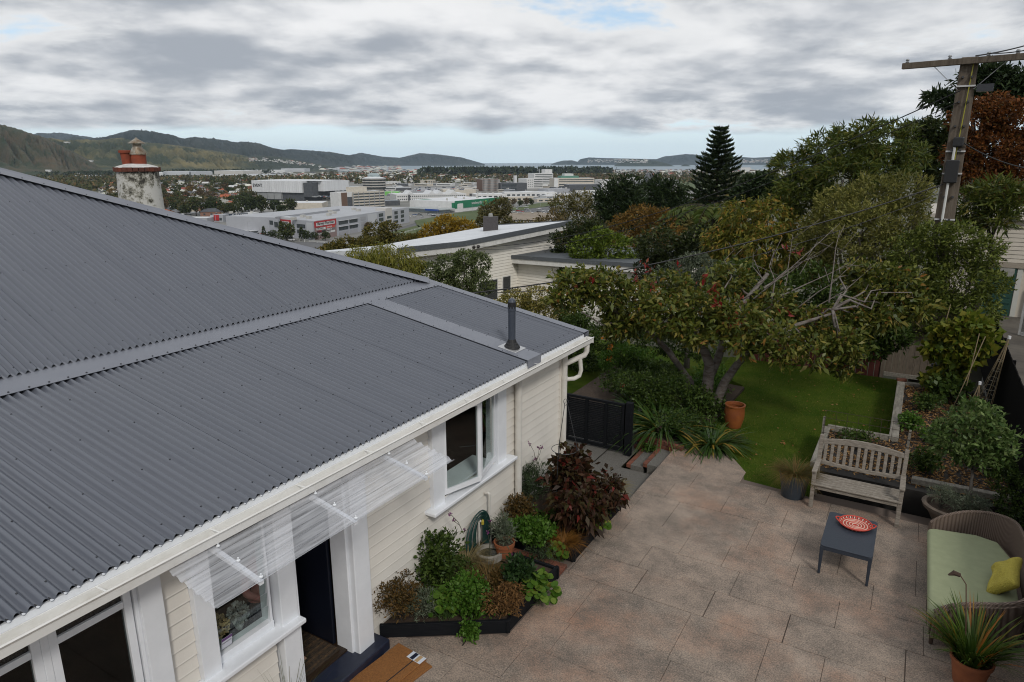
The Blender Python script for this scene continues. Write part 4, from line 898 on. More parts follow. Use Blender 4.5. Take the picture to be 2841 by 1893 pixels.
q = MB(); q.hexa([(.55, 18.0, 0), (1.45, 18.0, 0), (1.45, 18.8, 0), (.55, 18.8, 0), (.65, 18.1, .78), (1.35, 18.1, .78), (1.35, 18.7, .78), (.65, 18.7, .78)]); q.build('body', cm, bn, bevel=.03)
q = MB(); q.box(.62, 1.38, 18.07, 18.73, .782, .84); q.build('lid', cm, bn, bevel=.02)
bk = MB(); bk.obox((.93, 18.3, .88), (.11, .03, 0), (-.02, .06, 0), (0, 0, .038)); tag(bk.build('loose_brick', brickm, bevel=.008), 'red brick lying on the compost bin lid', 'brick')
# wire mesh trellis behind the bench
ws = mat('rusty_wire', (.045, .030, .022), .8)
tl = thing('wire_trellis', 'rusty square wire mesh trellis behind the bench on timber stakes', 'trellis', (0, 13, .35))
for i in range(14): x = -1.05+i*.18; q = MB(); q.tube([(x, 13.0, .34), (x, 13.0, 1.0)], .004, 4); q.build('wire', ws, tl)
for k in range(5): z = .42+k*.145; q = MB(); q.tube([(-1.08, 13.0, z), (1.4, 13.0, z)], .004, 4); q.build('wire', ws, tl)
for x, h in ((-1.07, .86), (.30, .88), (1.40, .8)): q = MB(); q.box(x-.02, x+.02, 13.01, 13.05, .2, h); q.build('stake', sleeper, tl)
cane = mat('bamboo_cane', (.30, .23, .13), .7, (.2, .15, .09), 12.)
def stick(label, a, b, r=.009, g=None): q = MB(); q.tube([a, b], r, 6); return tag(q.build('garden_stake', cane), label, 'stake', g)
stick('single tall pale bamboo cane standing by the compost bin', (.62, 18.0, .3), (.80, 18.1, 2.25))
bean = thing('bean_frame', 'tall bundle of garden canes tied at the top near the black fence', 'plant support', (1.55, 16.7, .35))
for i in range(7): a = i*.9; q = MB(); q.tube([(1.62+.16*math.cos(a), 16.9+.35*math.sin(a), .35), (1.80, 16.4, 2.0)], .007, 5); q.build('cane', cane, bean)
for k in range(6): q = MB(); f = .15+k*.13; q.tube([(1.62+.15*(1-f)*math.cos(t)+.18*f, 16.9+.33*(1-f)*math.sin(t)-.5*f, .35+1.65*f) for t in np.linspace(0, 6.28, 9)], .004, 4); q.build('twine', mat('twine', (.35, .33, .26), .9), bean)
q = MB(); q.tube([(1.80, 16.4, 1.96), (1.80, 16.4, 2.02)], .03, 7); q.build('tie', mat('white_tie', (.6, .6, .6), .6), bean)
bean2 = thing('bean_frame', 'short bundle of canes with a white tie behind the bay tree', 'plant support', (1.3, 15.4, .35))
for i in range(5): a = i*1.26; q = MB(); q.tube([(1.30+.14*math.cos(a), 15.4+.14*math.sin(a), .35), (1.36, 15.3, 1.28)], .008, 5); q.build('cane', cane, bean2)
q = MB(); q.tube([(1.36, 15.3, 1.24), (1.36, 15.3, 1.30)], .026, 7); q.build('tie', MATS['white_tie'], bean2)
for i, (x, y) in enumerate(((1.08, 16.48), (1.24, 16.73))): stick(('leaning' if i == 0 else 'upright')+' bamboo cane among the yellow leaved vine', (x, y, .35), (x+(.35 if i == 0 else .1), y+.2, 1.9), .009)
# ================================================================ hose
hosem = mat('hose_green', (.010, .045, .040), .4, (.02, .06, .05), 12.)
hs = thing('garden_hose', 'coiled dark green garden hose hung on the cream wall', 'hose', (-4.75, 7.12, .2))
for k in range(9):
    w_ = .10+.026*k; y0 = 7.15; dz = .02*k; q = MB(); x = -4.79+.008*(k % 4)
    q.tube([(x+.02, y0+w_*math.sin(t)*(.85 if t < math.pi else 1.1), .58-.26-(.26+dz*.6)*math.cos(t+math.pi)*(1)+0) for t in np.linspace(0, 2*math.pi, 21)], .0095, 6, False); q.build('coil', hosem, hs, True)
q = MB(); q.tube([(-4.84, 7.15, .60), (-4.77, 7.15, .60)], .02, 8); q.build('hook', pipe_m, hs)
q = MB(); q.tube([(-4.79, 7.16, -.05), (-4.79, 7.16, .50), (-4.76, 7.16, .53)], .012, 7); q.build('tap_riser', pipe_m, hs)
q = MB(); q.lathe([(.022, 0), (.022, .05), (.012, .07)], (-4.755, 7.20, .46), 8); q.build('hose_connector', mat('brass_yellow', (.45, .36, .05), .4), hs)
bs = thing('stone_basin', 'round pale stone basin on the ground under the hose', 'basin', (-4.55, 7.02, .12)); q = MB(); q.lathe([(.16, .0), (.19, .03), (.19, .12), (.15, .125), (.13, .08)], (-4.52, 7.0, .10), 18, cap1=False); q.build('bowl', mat('pale_stone', (.33, .31, .27), .9, (.24, .22, .19), 8.), bs, 'auto'); q = MB(); q.lathe([(.13, .085), (.01, .087)], (-4.52, 7.0, .10), 18); q.build('water', mat('basin_water', (.03, .035, .03), .1), bs)
# plants and flowers on the sills
def bouquet(label, c, r, cols, seed):
    rs = np.random.RandomState(seed); t = thing('hydrangea_bunch', label, 'flowers', c); n = 260; d = unit(rs.normal(size=(n, 3))); P = np.array(c)+np.array([0, 0, r*.6])+d*r*(.8+.25*rs.rand(n, 1))
    V, Q = leaves(P, d+rs.normal(size=(n, 3)), .035, .03, rs); npmesh('petals', V, Q, leafmat('petal'+str(seed), cols, .7, .1), t)
    q = MB(); q.lathe([(.03, -.12), (.045, -.08), (.03, .0), (.035, .02)], c, 12); q.build('vase', mat('vase_glass', (.2, .22, .2), .2), t)
bouquet('dried cream hydrangea heads inside the louvre window', (-5.02, 3.20, 1.26), .10, [(0, (.30, .22, .13)), (1, (.45, .37, .24))], 21)
bouquet('dried blue hydrangea heads inside the louvre window', (-5.04, 3.45, 1.25), .085, [(0, (.16, .18, .22)), (1, (.30, .31, .34))], 22)
def sillpot(label, c, pm, lm, seed, L_=.09):
    t = thing('sill_plant', label, 'potted plant', c); q = MB(); q.lathe([(.045, 0), (.06, .06), (.062, .10), (.05, .10), (.045, .08)], c, 14, cap1=False); q.build('pot', pm, t, 'auto')
    rs = np.random.RandomState(seed); n = 70; P = np.tile(np.array(c)+np.array([0, 0, .08]), (n, 1))+rs.normal(size=(n, 3))*.02; D = rs.normal(size=(n, 3)); D[:, 2] = np.abs(D[:, 2])+.4; V, Q = leaves(P, D, L_*(.7+.6*rs.rand(n)), L_*.25, rs, droop=.15); npmesh('leaves', V, Q, lm, t)
sillpot('small spiky plant in a green pot on the open window sill', (-5.08, 6.66, 1.21), mat('celadon', (.12, .16, .10), .4), leafmat('spiky', [(0, (.05, .07, .03)), (1, (.14, .15, .09))]), 31)
sillpot('leafy plant in a terracotta trough on the open window sill', (-5.12, 6.50, 1.21), terracotta, leafmat('sill_leaf', [(0, (.03, .06, .015)), (1, (.09, .13, .03))]), 32, .15)
# ================================================================ person just inside the front door
def person():
    fp_ = GZ(838, 1826, .16); x, y = fp_.x, fp_.y; z = .145
    pr = thing('person', 'person in a pink top and dark trousers standing barefoot just inside the front door', 'person', (x-.1, y-.3, z))
    hx, hy = x-.16, y-.30
    J = {'pelvis': (hx, hy, z+.88, .13, .10), 'spine': (hx, hy, z+1.08, .12, .09), 'chest': (hx+.01, hy, z+1.28, .15, .10), 'neck': (hx+.01, hy, z+1.42, .055, .055), 'head0': (hx+.02, hy, z+1.50, .07, .08), 'head1': (hx+.03, hy, z+1.62, .075, .09),
         'hipL': (hx+.03, hy+.09, z+.84, .085, .085), 'kneeL': (x-.05, y-.16, z+.46, .058, .058), 'ankL': (x-.10, y-.05, z+.07, .038, .038), 'footL': (x-.03, y-.02, z+.032, .036, .026), 'toeL': (x+.06, y+.01, z+.022, .034, .018),
         'hipR': (hx-.03, hy-.09, z+.84, .085, .085), 'kneeR': (hx+.02, hy-.12, z+.46, .058, .058), 'ankR': (hx-.03, hy-.13, z+.07, .038, .038), 'footR': (hx+.04, hy-.14, z+.032, .036, .026), 'toeR': (hx+.14, hy-.15, z+.022, .034, .018),
         'shL': (hx+.02, hy+.17, z+1.33, .055, .055), 'elL': (hx+.06, hy+.22, z+1.08, .042, .042), 'wrL': (hx+.22, hy+.14, z+1.0, .03, .03), 'haL': (hx+.29, hy+.11, z+1.0, .035, .022),
         'shR': (hx, hy-.17, z+1.33, .055, .055), 'elR': (hx+.05, hy-.22, z+1.08, .042, .042), 'wrR': (hx+.20, hy-.12, z+1.02, .03, .03), 'haR': (hx+.27, hy-.08, z+1.03, .035, .022)}
    E = [('pelvis', 'spine'), ('spine', 'chest'), ('chest', 'neck'), ('neck', 'head0'), ('head0', 'head1'), ('pelvis', 'hipL'), ('hipL', 'kneeL'), ('kneeL', 'ankL'), ('ankL', 'footL'), ('footL', 'toeL'), ('pelvis', 'hipR'), ('hipR', 'kneeR'), ('kneeR', 'ankR'), ('ankR', 'footR'), ('footR', 'toeR'), ('chest', 'shL'), ('shL', 'elL'), ('elL', 'wrL'), ('wrL', 'haL'), ('chest', 'shR'), ('shR', 'elR'), ('elR', 'wrR'), ('wrR', 'haR')]
    names = list(J); V = [J[k][:3] for k in names]; ED = [(names.index(a), names.index(b)) for a, b in E]; Rr = [J[k][3:] for k in names]
    for h, s in (('haL', 1), ('haR', -1)):       # five fingers each
        p = Vector(J[h][:3]); bi = names.index(h)
        for k in range(5):
            off = (k-2)*.019; ln = (.055, .075, .08, .075, .06)[k] if k else .05
            dirv = Vector((1, -.35*s, -.1)).normalized() if k else Vector((.5, s*.9, .2)).normalized()
            a = p+Vector((.03, .0, off*.8)) if k else p+Vector((0, 0, -.03)); b = a+dirv*ln*.55; c = b+(dirv+Vector((0, 0, -.45)))*ln*.45
            i0 = len(V); V += [a, b, c]; Rr += [(.009, .009), (.0085, .0085), (.007, .007)]; ED += [(bi, i0), (i0, i0+1), (i0+1, i0+2)]
    me = bpy.data.meshes.new('body'); me.from_pydata([tuple(v) for v in V], ED, []); o = bpy.data.objects.new('body', me); col.objects.link(o); adopt(o, pr)
    sk = o.modifiers.new('skin', 'SKIN'); sk.use_smooth_shade = True
    for i, v in enumerate(me.skin_vertices[0].data): v.radius = Rr[i]; v.use_root = (i == 0)
    o.modifiers.new('sub', 'SUBSURF').render_levels = 2
    m, nt, N, L, b = nodes('person_clothes'); g = N.new('ShaderNodeNewGeometry'); sx = N.new('ShaderNodeSeparateXYZ'); L.new(g.outputs['Position'], sx.inputs[0])
    c = N.new('ShaderNodeValToRGB'); c.color_ramp.interpolation = 'CONSTANT'; e = c.color_ramp.elements
    mr = N.new('ShaderNodeMapRange'); L.new(sx.outputs[2], mr.inputs[0]); mr.inputs[1].default_value = z; mr.inputs[2].default_value = z+1.75; L.new(mr.outputs[0], c.inputs[0])
    for pos, cc in ((.075, (.03, .035, .05)), (.52, (.42, .17, .15)), (.82, (.42, .24, .17))): q = e.new(pos); q.color = rgb(cc)
    e[0].color = (.42, .24, .17, 1); e[-1].color = (.42, .24, .17, 1); L.new(c.outputs[0], b.inputs['Base Color']); b.inputs['Roughness'].default_value = .7; me.materials.append(m)
    hd = Vector(J['head1'][:3]); hairm = mat('dark_hair', (.03, .018, .01), .6); skin = mat('skin', (.42, .24, .17), .55)
    q = MB(); q.lathe([(.05, -.09), (.088, -.03), (.092, .03), (.07, .085), (.02, .11)], (hd.x-.02, hd.y, hd.z+.01), 16); q.build('hair', hairm, pr, True)
    q = MB(); q.lathe([(.012, 0), (.016, .02), (.008, .05)], (hd.x+.085, hd.y, hd.z-.05), 8); q.build('nose', skin, pr, True)
    for s in (-1, 1):
        q = MB(); q.lathe([(.004, -.008), (.011, 0), (.004, .008)], (hd.x+.072, hd.y+s*.032, hd.z-.01), 8); q.build('eye', mat('eye_white', (.6, .6, .6), .3), pr)
        q = MB(); q.lathe([(.006, -.028), (.016, 0), (.008, .028)], (hd.x, hd.y+s*.09, hd.z-.02), 8); q.build('ear', skin, pr, True)
    q = MB(); q.bar((hd.x+.078, hd.y-.022, hd.z-.075), (hd.x+.078, hd.y+.022, hd.z-.075), .01, .008); q.build('mouth', mat('lip', (.35, .12, .1), .5), pr)
person()
# ================================================================ trees, shrubs, beds
fw3 = Vector((-math.sin(YAW)*math.cos(PITCH), math.cos(YAW)*math.cos(PITCH), -math.sin(PITCH)))
def at(px, py, D):
    c = GD(px, py, D); return c, (c-O).dot(fw3)/F      # place, metres per photo pixel there
bark = mat('bark_grey', (.15, .135, .12), .95, (.07, .06, .05), 9., bump=.6, stretch=(1, 1, .3))
barkd = mat('bark_dark', (.045, .036, .028), .95, (.025, .02, .016), 8., bump=.6)
barkp = mat('bark_pale', (.17, .15, .135), .9, (.10, .078, .065), 7., bump=.5, stretch=(1, 1, 2.5), lo=.45, hi=.6)
def tree(name, label, spec, D, leaf, n, m, cat='tree', seed=1, flat=.8, aspect=.4, rosette=4, up=.3, inner=.5, bk=barkd, trunk=True, droop=.1, group=None, jitter=.35, gap=0., r0=None, nlimb=7, foot=None, deep=1.):
    """spec: lobes as (px, py, radius px[, extra distance])"""
    lobes = []
    for s in spec:
        c, k = at(s[0], s[1], D+(s[3] if len(s) > 3 else 0)); r = s[2]*k; lobes.append((tuple(c), (r, r*deep, r*flat)))
    C = np.mean([l[0] for l in lobes], 0); gz_ = ground(C[0], C[1]) if foot is None else foot
    t = thing(name, label, cat, (C[0], C[1], gz_), group)
    if trunk:
        low = min(l[0][2]-l[1][2]*.3 for l in lobes); rs = np.random.RandomState(seed); hgt = max(low-gz_, .3); R0 = r0 or max(.03, .022*(C[2]-gz_)+.02)
        q = MB(); bx, by = C[0], C[1]; jx = bx+rs.normal()*.1*hgt*.3; top = Vector((jx, by, gz_+hgt*.75)); q.tube([(bx, by, gz_-.3), (bx+(jx-bx)*.4, by, gz_+hgt*.4), top], [R0*1.25, R0, R0*.85], 8)
        limbs(q, top, [l[0] for l in lobes[:nlimb]], R0*.6, rs); q.build('trunk', bk, t, True)
    crown('crown' if cat == 'tree' else 'foliage', lobes, n, leaf, m, t, seed, inner, up, rosette, aspect, gap, jitter, droop)
    return t
G = lambda *s: list(s)
lm = leafmat
photinia = lm('photinia_leaf', [(0, (.028, .046, .009)), (.35, (.065, .085, .016)), (.75, (.12, .13, .028)), (.95, (.18, .155, .04)), (1, (.22, .09, .03))], .4, .28, .3)
redleaf = lm('photinia_red', [(0, (.15, .010, .014)), (.6, (.20, .03, .03)), (1, (.18, .07, .04))], .35, .35)
def big_tree():
    base = Vector((-3.44, 14.55, -.05)); t = thing('photinia_tree', 'wide spreading tree with glossy green leaves and red tips on the lawn edge', 'tree', base)
    spec = [(1600, 790, 75, -.6), (1560, 830, 50, -.8), (1680, 800, 80, -.6), (1760, 850, 85, -.4), (1720, 900, 60, -.5), (1850, 800, 75, .4), (1850, 880, 85, -.6), (1950, 860, 85, -.3), (1935, 925, 48, -.9), (2060, 955, 48, -1.0), (2020, 780, 70, 1.), (2040, 890, 85, -.5), (2140, 850, 75, .6), (2150, 940, 75, -.8), (2170, 990, 40, -1.2), (2250, 900, 75, .2), (2260, 980, 65, -.8), (2340, 960, 65, -.2), (2380, 890, 75, .8), (2460, 860, 75, 1.), (2500, 790, 70, 1.4), (2430, 780, 80, 1.6), (2540, 850, 55, 1.2), (2350, 1020, 40, -.3), (2370, 760, 50, 2)]
    lobes = []
    for x, y, r, dd in spec: c, k = at(x, y, 14.9+dd); r *= k; lobes.append((tuple(c), (r*.92, r*.92, r*.62)))
    rs = np.random.RandomState(12); q = MB()
    P = lambda x, y, D: at(x, y, D)[0]
    def stem(pts, r0, r1): n = len(pts); q.tube(pts, [r0+(r1-r0)*i/(n-1) for i in range(n)], 9)
    j1 = P(1968, 1010, 14.75)
    stem([base+Vector((-.1, 0, -.2)), P(1960, 1100, 14.8), P(1965, 1050, 14.8), j1, P(1950, 960, 14.7), P(1930, 900, 14.6)], .15, .08)
    stem([base+Vector((.05, -.05, -.2)), P(1985, 1120, 14.7), P(2010, 1060, 14.7), P(2050, 1005, 14.6), P(2110, 950, 14.5), P(2200, 905, 14.5), P(2310, 870, 14.8)], .13, .022)
    stem([P(1962, 1060, 14.8), P(1990, 1000, 14.9), P(2010, 940, 15), P(2030, 880, 15.1), P(2080, 820, 15.4), P(2130, 760, 15.8)], .10, .04)
    stem([base+Vector((-.12, .1, -.2)), P(1925, 1120, 15.2), P(1915, 1060, 15.2), P(1880, 1010, 15), P(1850, 970, 14.8), P(1800, 920, 14.6), P(1700, 860, 14.4)], .10, .04)
    stem([P(1890, 1030, 15), P(1862, 980, 14.9), P(1835, 950, 14.9), P(1820, 900, 15)], .06, .03)
    for c, _ in lobes:
        c = Vector(c); b0 = min((P(1930, 900, 14.6), P(2200, 905, 14.5), P(2080, 820, 15.4), P(1800, 920, 14.6), P(2310, 860, 14.8)), key=lambda v: (v-c).length)
        limbs(q, b0, [c], .028, rs, .25, n=5)
    # pale bare branches sweeping up to the right
    for a, b in (((2090, 830), (2330, 620)), ((2110, 870), (2290, 690)), ((2140, 840), (2200, 650)), ((2180, 880), (2380, 720)), ((2200, 900), (2420, 740)), ((2170, 820), (2340, 740)), ((2100, 790), (2090, 700)), ((2010, 800), (2040, 690)), ((2300, 840), (2330, 640)), ((2120, 800), (2150, 690)), ((2060, 830), (2260, 700))):
        p0, p1 = P(*a, 15.2), P(*b, 16.3); mid = (p0+p1)/2; m1 = p0.lerp(p1, .3)+Vector(rs.normal(size=3))*.10; m2 = p0.lerp(p1, .65)+Vector(rs.normal(size=3))*.12; q.tube([p0, m1, m2, p1], [.018, .013, .009, .004], 6)
        for k in range(3): s = mid.lerp(p1, .2+.3*k); q.tube([s, s+Vector(rs.normal(size=3))*.22+Vector((.15, .1, .18))], [.011, .005], 4)
    q.build('trunk', barkp, t, True)
    crown('crown', lobes, 26000, .14, photinia, t, 31, .35, .25, 6, .40, .02, .42, .22)
    reds = [(tuple(at(x, y, d)[0]), (r, r, r*.8)) for x, y, d, r in ((1770, 735, 14.4, .22), (1860, 730, 14.8, .3), (1800, 765, 14.3, .3), (2030, 850, 14.3, .5), (2060, 900, 14.2, .4), (1930, 800, 14.5, .4), (2140, 880, 14.3, .35), (1620, 800, 14.1, .3), (2200, 700, 16, .2))]
    crown('red_shoots', reds, 230, .14, redleaf, t, 33, .3, .6, 5, .36, .0, .3)['kind'] = 'stuff'
big_tree()
ll = lm('lemonwood_leaf', [(0, (.026, .044, .010)), (.5, (.062, .085, .017)), (.9, (.105, .12, .028)), (1, (.15, .125, .04))], .4)
tree('broadleaf_tree', 'tall dark tree with long narrow leaves left of the power pole', G((2205, 470, 70), (2290, 430, 85), (2390, 400, 85, -1), (2470, 400, 75), (2230, 540, 80, -1), (2340, 500, 95, -1.5), (2440, 480, 85), (2170, 560, 55), (2510, 440, 60, 1)), 25, .23, 22000, ll, seed=41, aspect=.17, rosette=9, inner=.4, bk=bark, jitter=.15, up=.2)
wl = lm('pale_shrub_leaf', [(0, (.070, .080, .020)), (.5, (.14, .145, .040)), (1, (.22, .205, .075))], .5)
tree('pale_shrub', 'pale olive green feathery shrub in front of the dark trees', G((2330, 580, 75), (2420, 560, 85), (2510, 540, 75), (2290, 640, 70), (2390, 640, 90, -1), (2490, 620, 80, -.5), (2260, 690, 60), (2340, 700, 70), (2440, 700, 70)), 21.5, .13, 23000, wl, 'shrub', 42, aspect=.25, rosette=6, bk=bark, up=.6)
ch = lm('cherry_leaf', [(0, (.045, .060, .010)), (.4, (.105, .12, .022)), (.8, (.18, .16, .034)), (.95, (.27, .17, .04)), (1, (.34, .15, .045))], .45, .35)
tree('autumn_tree', 'leafy tree turning yellow and orange beside the tree fern', G((2060, 600, 60), (2130, 610, 75), (2050, 680, 75), (2140, 690, 85, -1), (2220, 660, 70), (2010, 740, 55), (2110, 760, 60, -1), (2240, 740, 60), (1990, 660, 45)), 23, .17, 13000, ch, seed=43, aspect=.34, rosette=6, up=-.25, droop=.35, bk=barkd)
def tree_fern():
    c, k = at(1985, 590, 26); gz_ = ground(c.x, c.y); t = thing('tree_fern', 'tree fern with long arching green fronds', 'tree fern', (c.x, c.y, gz_)); rs = np.random.RandomState(3)
    q = MB(); q.tube([(c.x, c.y, gz_-.2), (c.x, c.y, (gz_+c.z)/2), (c.x, c.y, c.z)], [.16, .12, .10], 9); q.build('trunk', barkd, t)
    fm = lm('fern_frond', [(0, (.030, .050, .012)), (.6, (.06, .085, .02)), (1, (.10, .11, .035))], .5)
    for i in range(15):
        a = i*2*math.pi/15+rs.normal()*.12; L_ = 2.3+.4*rs.rand(); Pp = []; Dd = []; Ln = []; q = MB(); sp = []
        for s in np.linspace(0, 1, 26):
            r = L_*(s*.95); z = c.z+.75*math.sin(s*2.0)*(.9+.2*rs.rand()*0)-1.35*s*s; p = Vector((c.x+math.cos(a)*r, c.y+math.sin(a)*r, z)); sp.append(p)
            if s > .08:
                for sd in (-1, 1):
                    dv = Vector((-math.sin(a)*sd, math.cos(a)*sd, -.30))+Vector((math.cos(a), math.sin(a), 0))*.45; Pp.append(p); Dd.append(dv); Ln.append(.46*math.sin(min(1, s*1.05+.1)*math.pi)**.7+.05)
        V, Q = leaves(np.array(Pp), np.array(Dd), np.array(Ln), .12, rs, 0.05, .25); npmesh('frond', V, Q, fm, t)
        q.tube(sp, [.018-.015*j/25 for j in range(26)], 4); q.build('frond_stem', barkd, t)
tree_fern()
sg = lm('silver_leaf', [(0, (.045, .060, .045)), (.6, (.085, .105, .08)), (1, (.14, .16, .125))], .5)
tree('silver_shrub', 'silvery grey green shrub behind the red tipped tree', G((1870, 760, 50), (1930, 750, 60), (1990, 780, 60), (1900, 800, 50)), 20, .09, 7000, sg, 'shrub', 44, rosette=5, bk=bark)
pg = lm('pittosporum_leaf', [(0, (.035, .060, .008)), (.5, (.075, .115, .014)), (1, (.13, .17, .03))], .4)
tree('round_shrub', 'bright green rounded shrub behind the neighbour roof', G((1620, 690, 42), (1660, 665, 38), (1700, 690, 50), (1750, 700, 42), (1790, 740, 50), (1640, 750, 60), (1720, 760, 65), (1590, 760, 40)), 37, .17, 14000, pg, 'shrub', 45, rosette=5, inner=.7, aspect=.5)
dk = lm('dark_leaf', [(0, (.014, .024, .009)), (.6, (.030, .044, .014)), (.96, (.05, .06, .022)), (1, (.20, .19, .17))], .45)
tree('dark_shrub', 'dark evergreen shrub with pale flowers beside the neighbour wall', G((1570, 670, 45), (1610, 640, 40), (1560, 730, 50), (1620, 710, 50), (1650, 640, 35)), 40, .2, 8000, dk, 'shrub', 46, rosette=4)
tree('dark_shrub', 'dark green shrub between the bright round shrub and the tree fern', G((1820, 680, 60), (1870, 720, 60), (1800, 760, 50), (1930, 690, 60), (1960, 660, 50)), 30, .18, 9000, dk, 'shrub', 47, rosette=4)
ob = lm('orange_brown_leaf', [(0, (.055, .038, .012)), (.5, (.12, .072, .02)), (.85, (.20, .11, .028)), (1, (.10, .10, .03))], .6)
tree('russet_tree', 'russet brown autumn tree behind the bright green shrub', G((1730, 640, 50), (1780, 610, 50), (1830, 620, 48), (1860, 660, 45), (1800, 670, 55)), 46, .22, 8500, ob, seed=48, rosette=4)
pn = lm('pine_needle', [(0, (.010, .020, .009)), (.6, (.020, .036, .014)), (1, (.036, .055, .022))], .55, .1)
tree('pine_tree', 'dark spreading pine on the left of the pair below the town', G((1690, 540, 30), (1720, 520, 30), (1755, 515, 28), (1740, 555, 40), (1700, 580, 38), (1765, 580, 36), (1660, 560, 18), (1720, 615, 38), (1690, 640, 30), (1760, 640, 30)), 74, .7, 9500, pn, seed=49, rosette=7, aspect=.16, inner=.3, up=.6, gap=.1)
tree('pine_tree', 'dark spreading pine on the right of the pair below the town', G((1800, 540, 32), (1830, 520, 30), (1865, 530, 28), (1880, 560, 30), (1840, 565, 42), (1795, 590, 36), (1860, 600, 40), (1900, 600, 22), (1810, 640, 32), (1880, 640, 30)), 78, .7, 9500, pn, seed=50, rosette=7, aspect=.16, inner=.3, up=.6, gap=.1)
bw = lm('brown_scrub_leaf', [(0, (.060, .048, .024)), (.5, (.11, .085, .042)), (1, (.16, .125, .065))], .7)
bw2 = lm('olive_scrub_leaf', [(0, (.050, .052, .018)), (.5, (.09, .085, .03)), (1, (.15, .125, .05))], .7)
for i, (lab, sp, D, m) in enumerate((('brown willow scrub right of the building site', G((1560, 570, 38), (1610, 560, 38), (1590, 610, 45), (1650, 590, 35)), 105, bw2), ('tall brown willow scrub left of the pines', G((1530, 620, 40), (1480, 640, 35), (1570, 650, 40), (1620, 650, 38)), 88, bw), ('low rust coloured scrub behind the white roof edge', G((1440, 640, 30), (1400, 645, 28), (1480, 650, 30), (1360, 650, 25)), 82, bw2), ('pale brown scrub beneath the pines', G((1660, 660, 38), (1720, 680, 38), (1640, 690, 30)), 62, bw), ('tan leafless scrub right of the pines', G((1930, 580, 36), (1960, 560, 32), (1900, 630, 36)), 92, bw), ('olive scrub under the tall conifer', G((1950, 620, 45), (2010, 600, 45), (2060, 560, 36), (1990, 640, 36)), 60, bw2))):
    tree('scrub_tree', lab, sp, D, .45, 5500, m, seed=60+i, rosette=4, aspect=.3, inner=.3, bk=bark, gap=.05)
def bare_tree():
    c, k = at(1690, 690, 52); g_ = ground(c.x, c.y); t = thing('bare_tree', 'leafless grey tree in front of the brown scrub', 'tree', (c.x, c.y, g_)); rs = np.random.RandomState(8); q = MB()
    def br(p, d, L_, r, dep):
        e = p+d*L_; m_ = p+d*L_*.5+Vector(rs.normal(size=3))*L_*.06; q.tube([p, m_, e], [r, r*.8, r*.55], 5, False)
        if dep:
            for _ in range(3 if dep > 1 else 4): br(p+d*L_*(.5+.5*rs.rand()), (d+Vector(rs.normal(size=3))*.45+Vector((0, 0, .15))).normalized(), L_*.68, r*.55, dep-1)
    for i in range(5): br(Vector((c.x+rs.normal()*.8, c.y, g_)), Vector((rs.normal()*.25, rs.normal()*.2, 1)).normalized(), (c.z-g_)*.62, .10, 4)
    q.build('trunk', mat('bark_silver', (.30, .27, .24), .95), t)
bare_tree()
def conifer():
    c, k = at(2000, 356, 88); g_ = ground(c.x, c.y); t = thing('norfolk_pine', 'tall tiered dark conifer standing above the bay', 'tree', (c.x, c.y, g_)); rs = np.random.RandomState(5)
    q = MB(); q.tube([(c.x, c.y, g_), (c.x, c.y, c.z)], [.45, .05], 8); q.build('trunk', barkd, t)
    Hh = c.z-g_; V_, Q_ = [], []; off = 0; z = c.z-.3; lev = 0; P = []; D = []; Ln = []
    while z > g_+6:
        f = (c.z-z)/Hh; r = min(5.6, .5+ (c.z-z)*.40)*(.85+.25*rs.rand()); nb = 9
        for i in range(nb):
            a = 2*math.pi*(i+.5*(lev % 2))/nb+rs.normal()*.12; rr = r*(.82+.3*rs.rand())
            for s in np.linspace(.12, 1, int(9+rr*5)):
                p = Vector((c.x+math.cos(a)*rr*s, c.y+math.sin(a)*rr*s, z-.05*rr*s+.30*rr*s*s))
                for _ in range(3):
                    sd = rs.normal(); P.append(p); D.append((-math.sin(a)*sd+math.cos(a)*.5, math.cos(a)*sd+math.sin(a)*.5, .45+.3*rs.rand())); Ln.append(.45+.35*rs.rand())
        z -= .50+.02*(c.z-z); lev += 1
    V, Q = leaves(np.array(P), np.array(D), np.array(Ln), .18, rs, .2); npmesh('crown', V, Q, lm('norfolk_needle', [(0, (.010, .019, .010)), (.7, (.022, .036, .015)), (1, (.04, .055, .022))], .55, .1), t)
conifer()
tree('dark_tree', 'round dark green tree right of the tall conifer', G((2080, 520, 38), (2120, 510, 36), (2060, 550, 36), (2130, 550, 36), (2150, 520, 25)), 55, .3, 7000, pn, seed=71, rosette=5)
eu = lm('gum_leaf', [(0, (.055, .060, .026)), (.5, (.095, .092, .042)), (1, (.15, .125, .07))], .55)
tree('gum_tree', 'olive brown gum tree behind the dark brick chimney', G((1360, 590, 30), (1390, 575, 28), (1345, 625, 30), (1385, 615, 34), (1410, 640, 28), (1340, 650, 24)), 80, .4, 7000, eu, seed=72, rosette=4, aspect=.3, bk=bark)
yl = lm('yellow_leaf', [(0, (.11, .075, .012)), (.4, (.22, .145, .02)), (.8, (.32, .21, .03)), (1, (.15, .12, .03))], .55, .35)
tree('yellow_tree', 'golden yellow autumn tree behind the white roof', G((1200, 650, 34), (1240, 625, 34), (1285, 640, 36), (1320, 660, 30), (1220, 680, 36), (1280, 685, 38), (1180, 690, 26)), 62, .3, 8500, yl, seed=73, rosette=4, bk=bark)
og = lm('olive_tree_leaf', [(0, (.042, .045, .012)), (.5, (.08, .075, .02)), (.9, (.12, .10, .028)), (1, (.16, .11, .035))], .6)
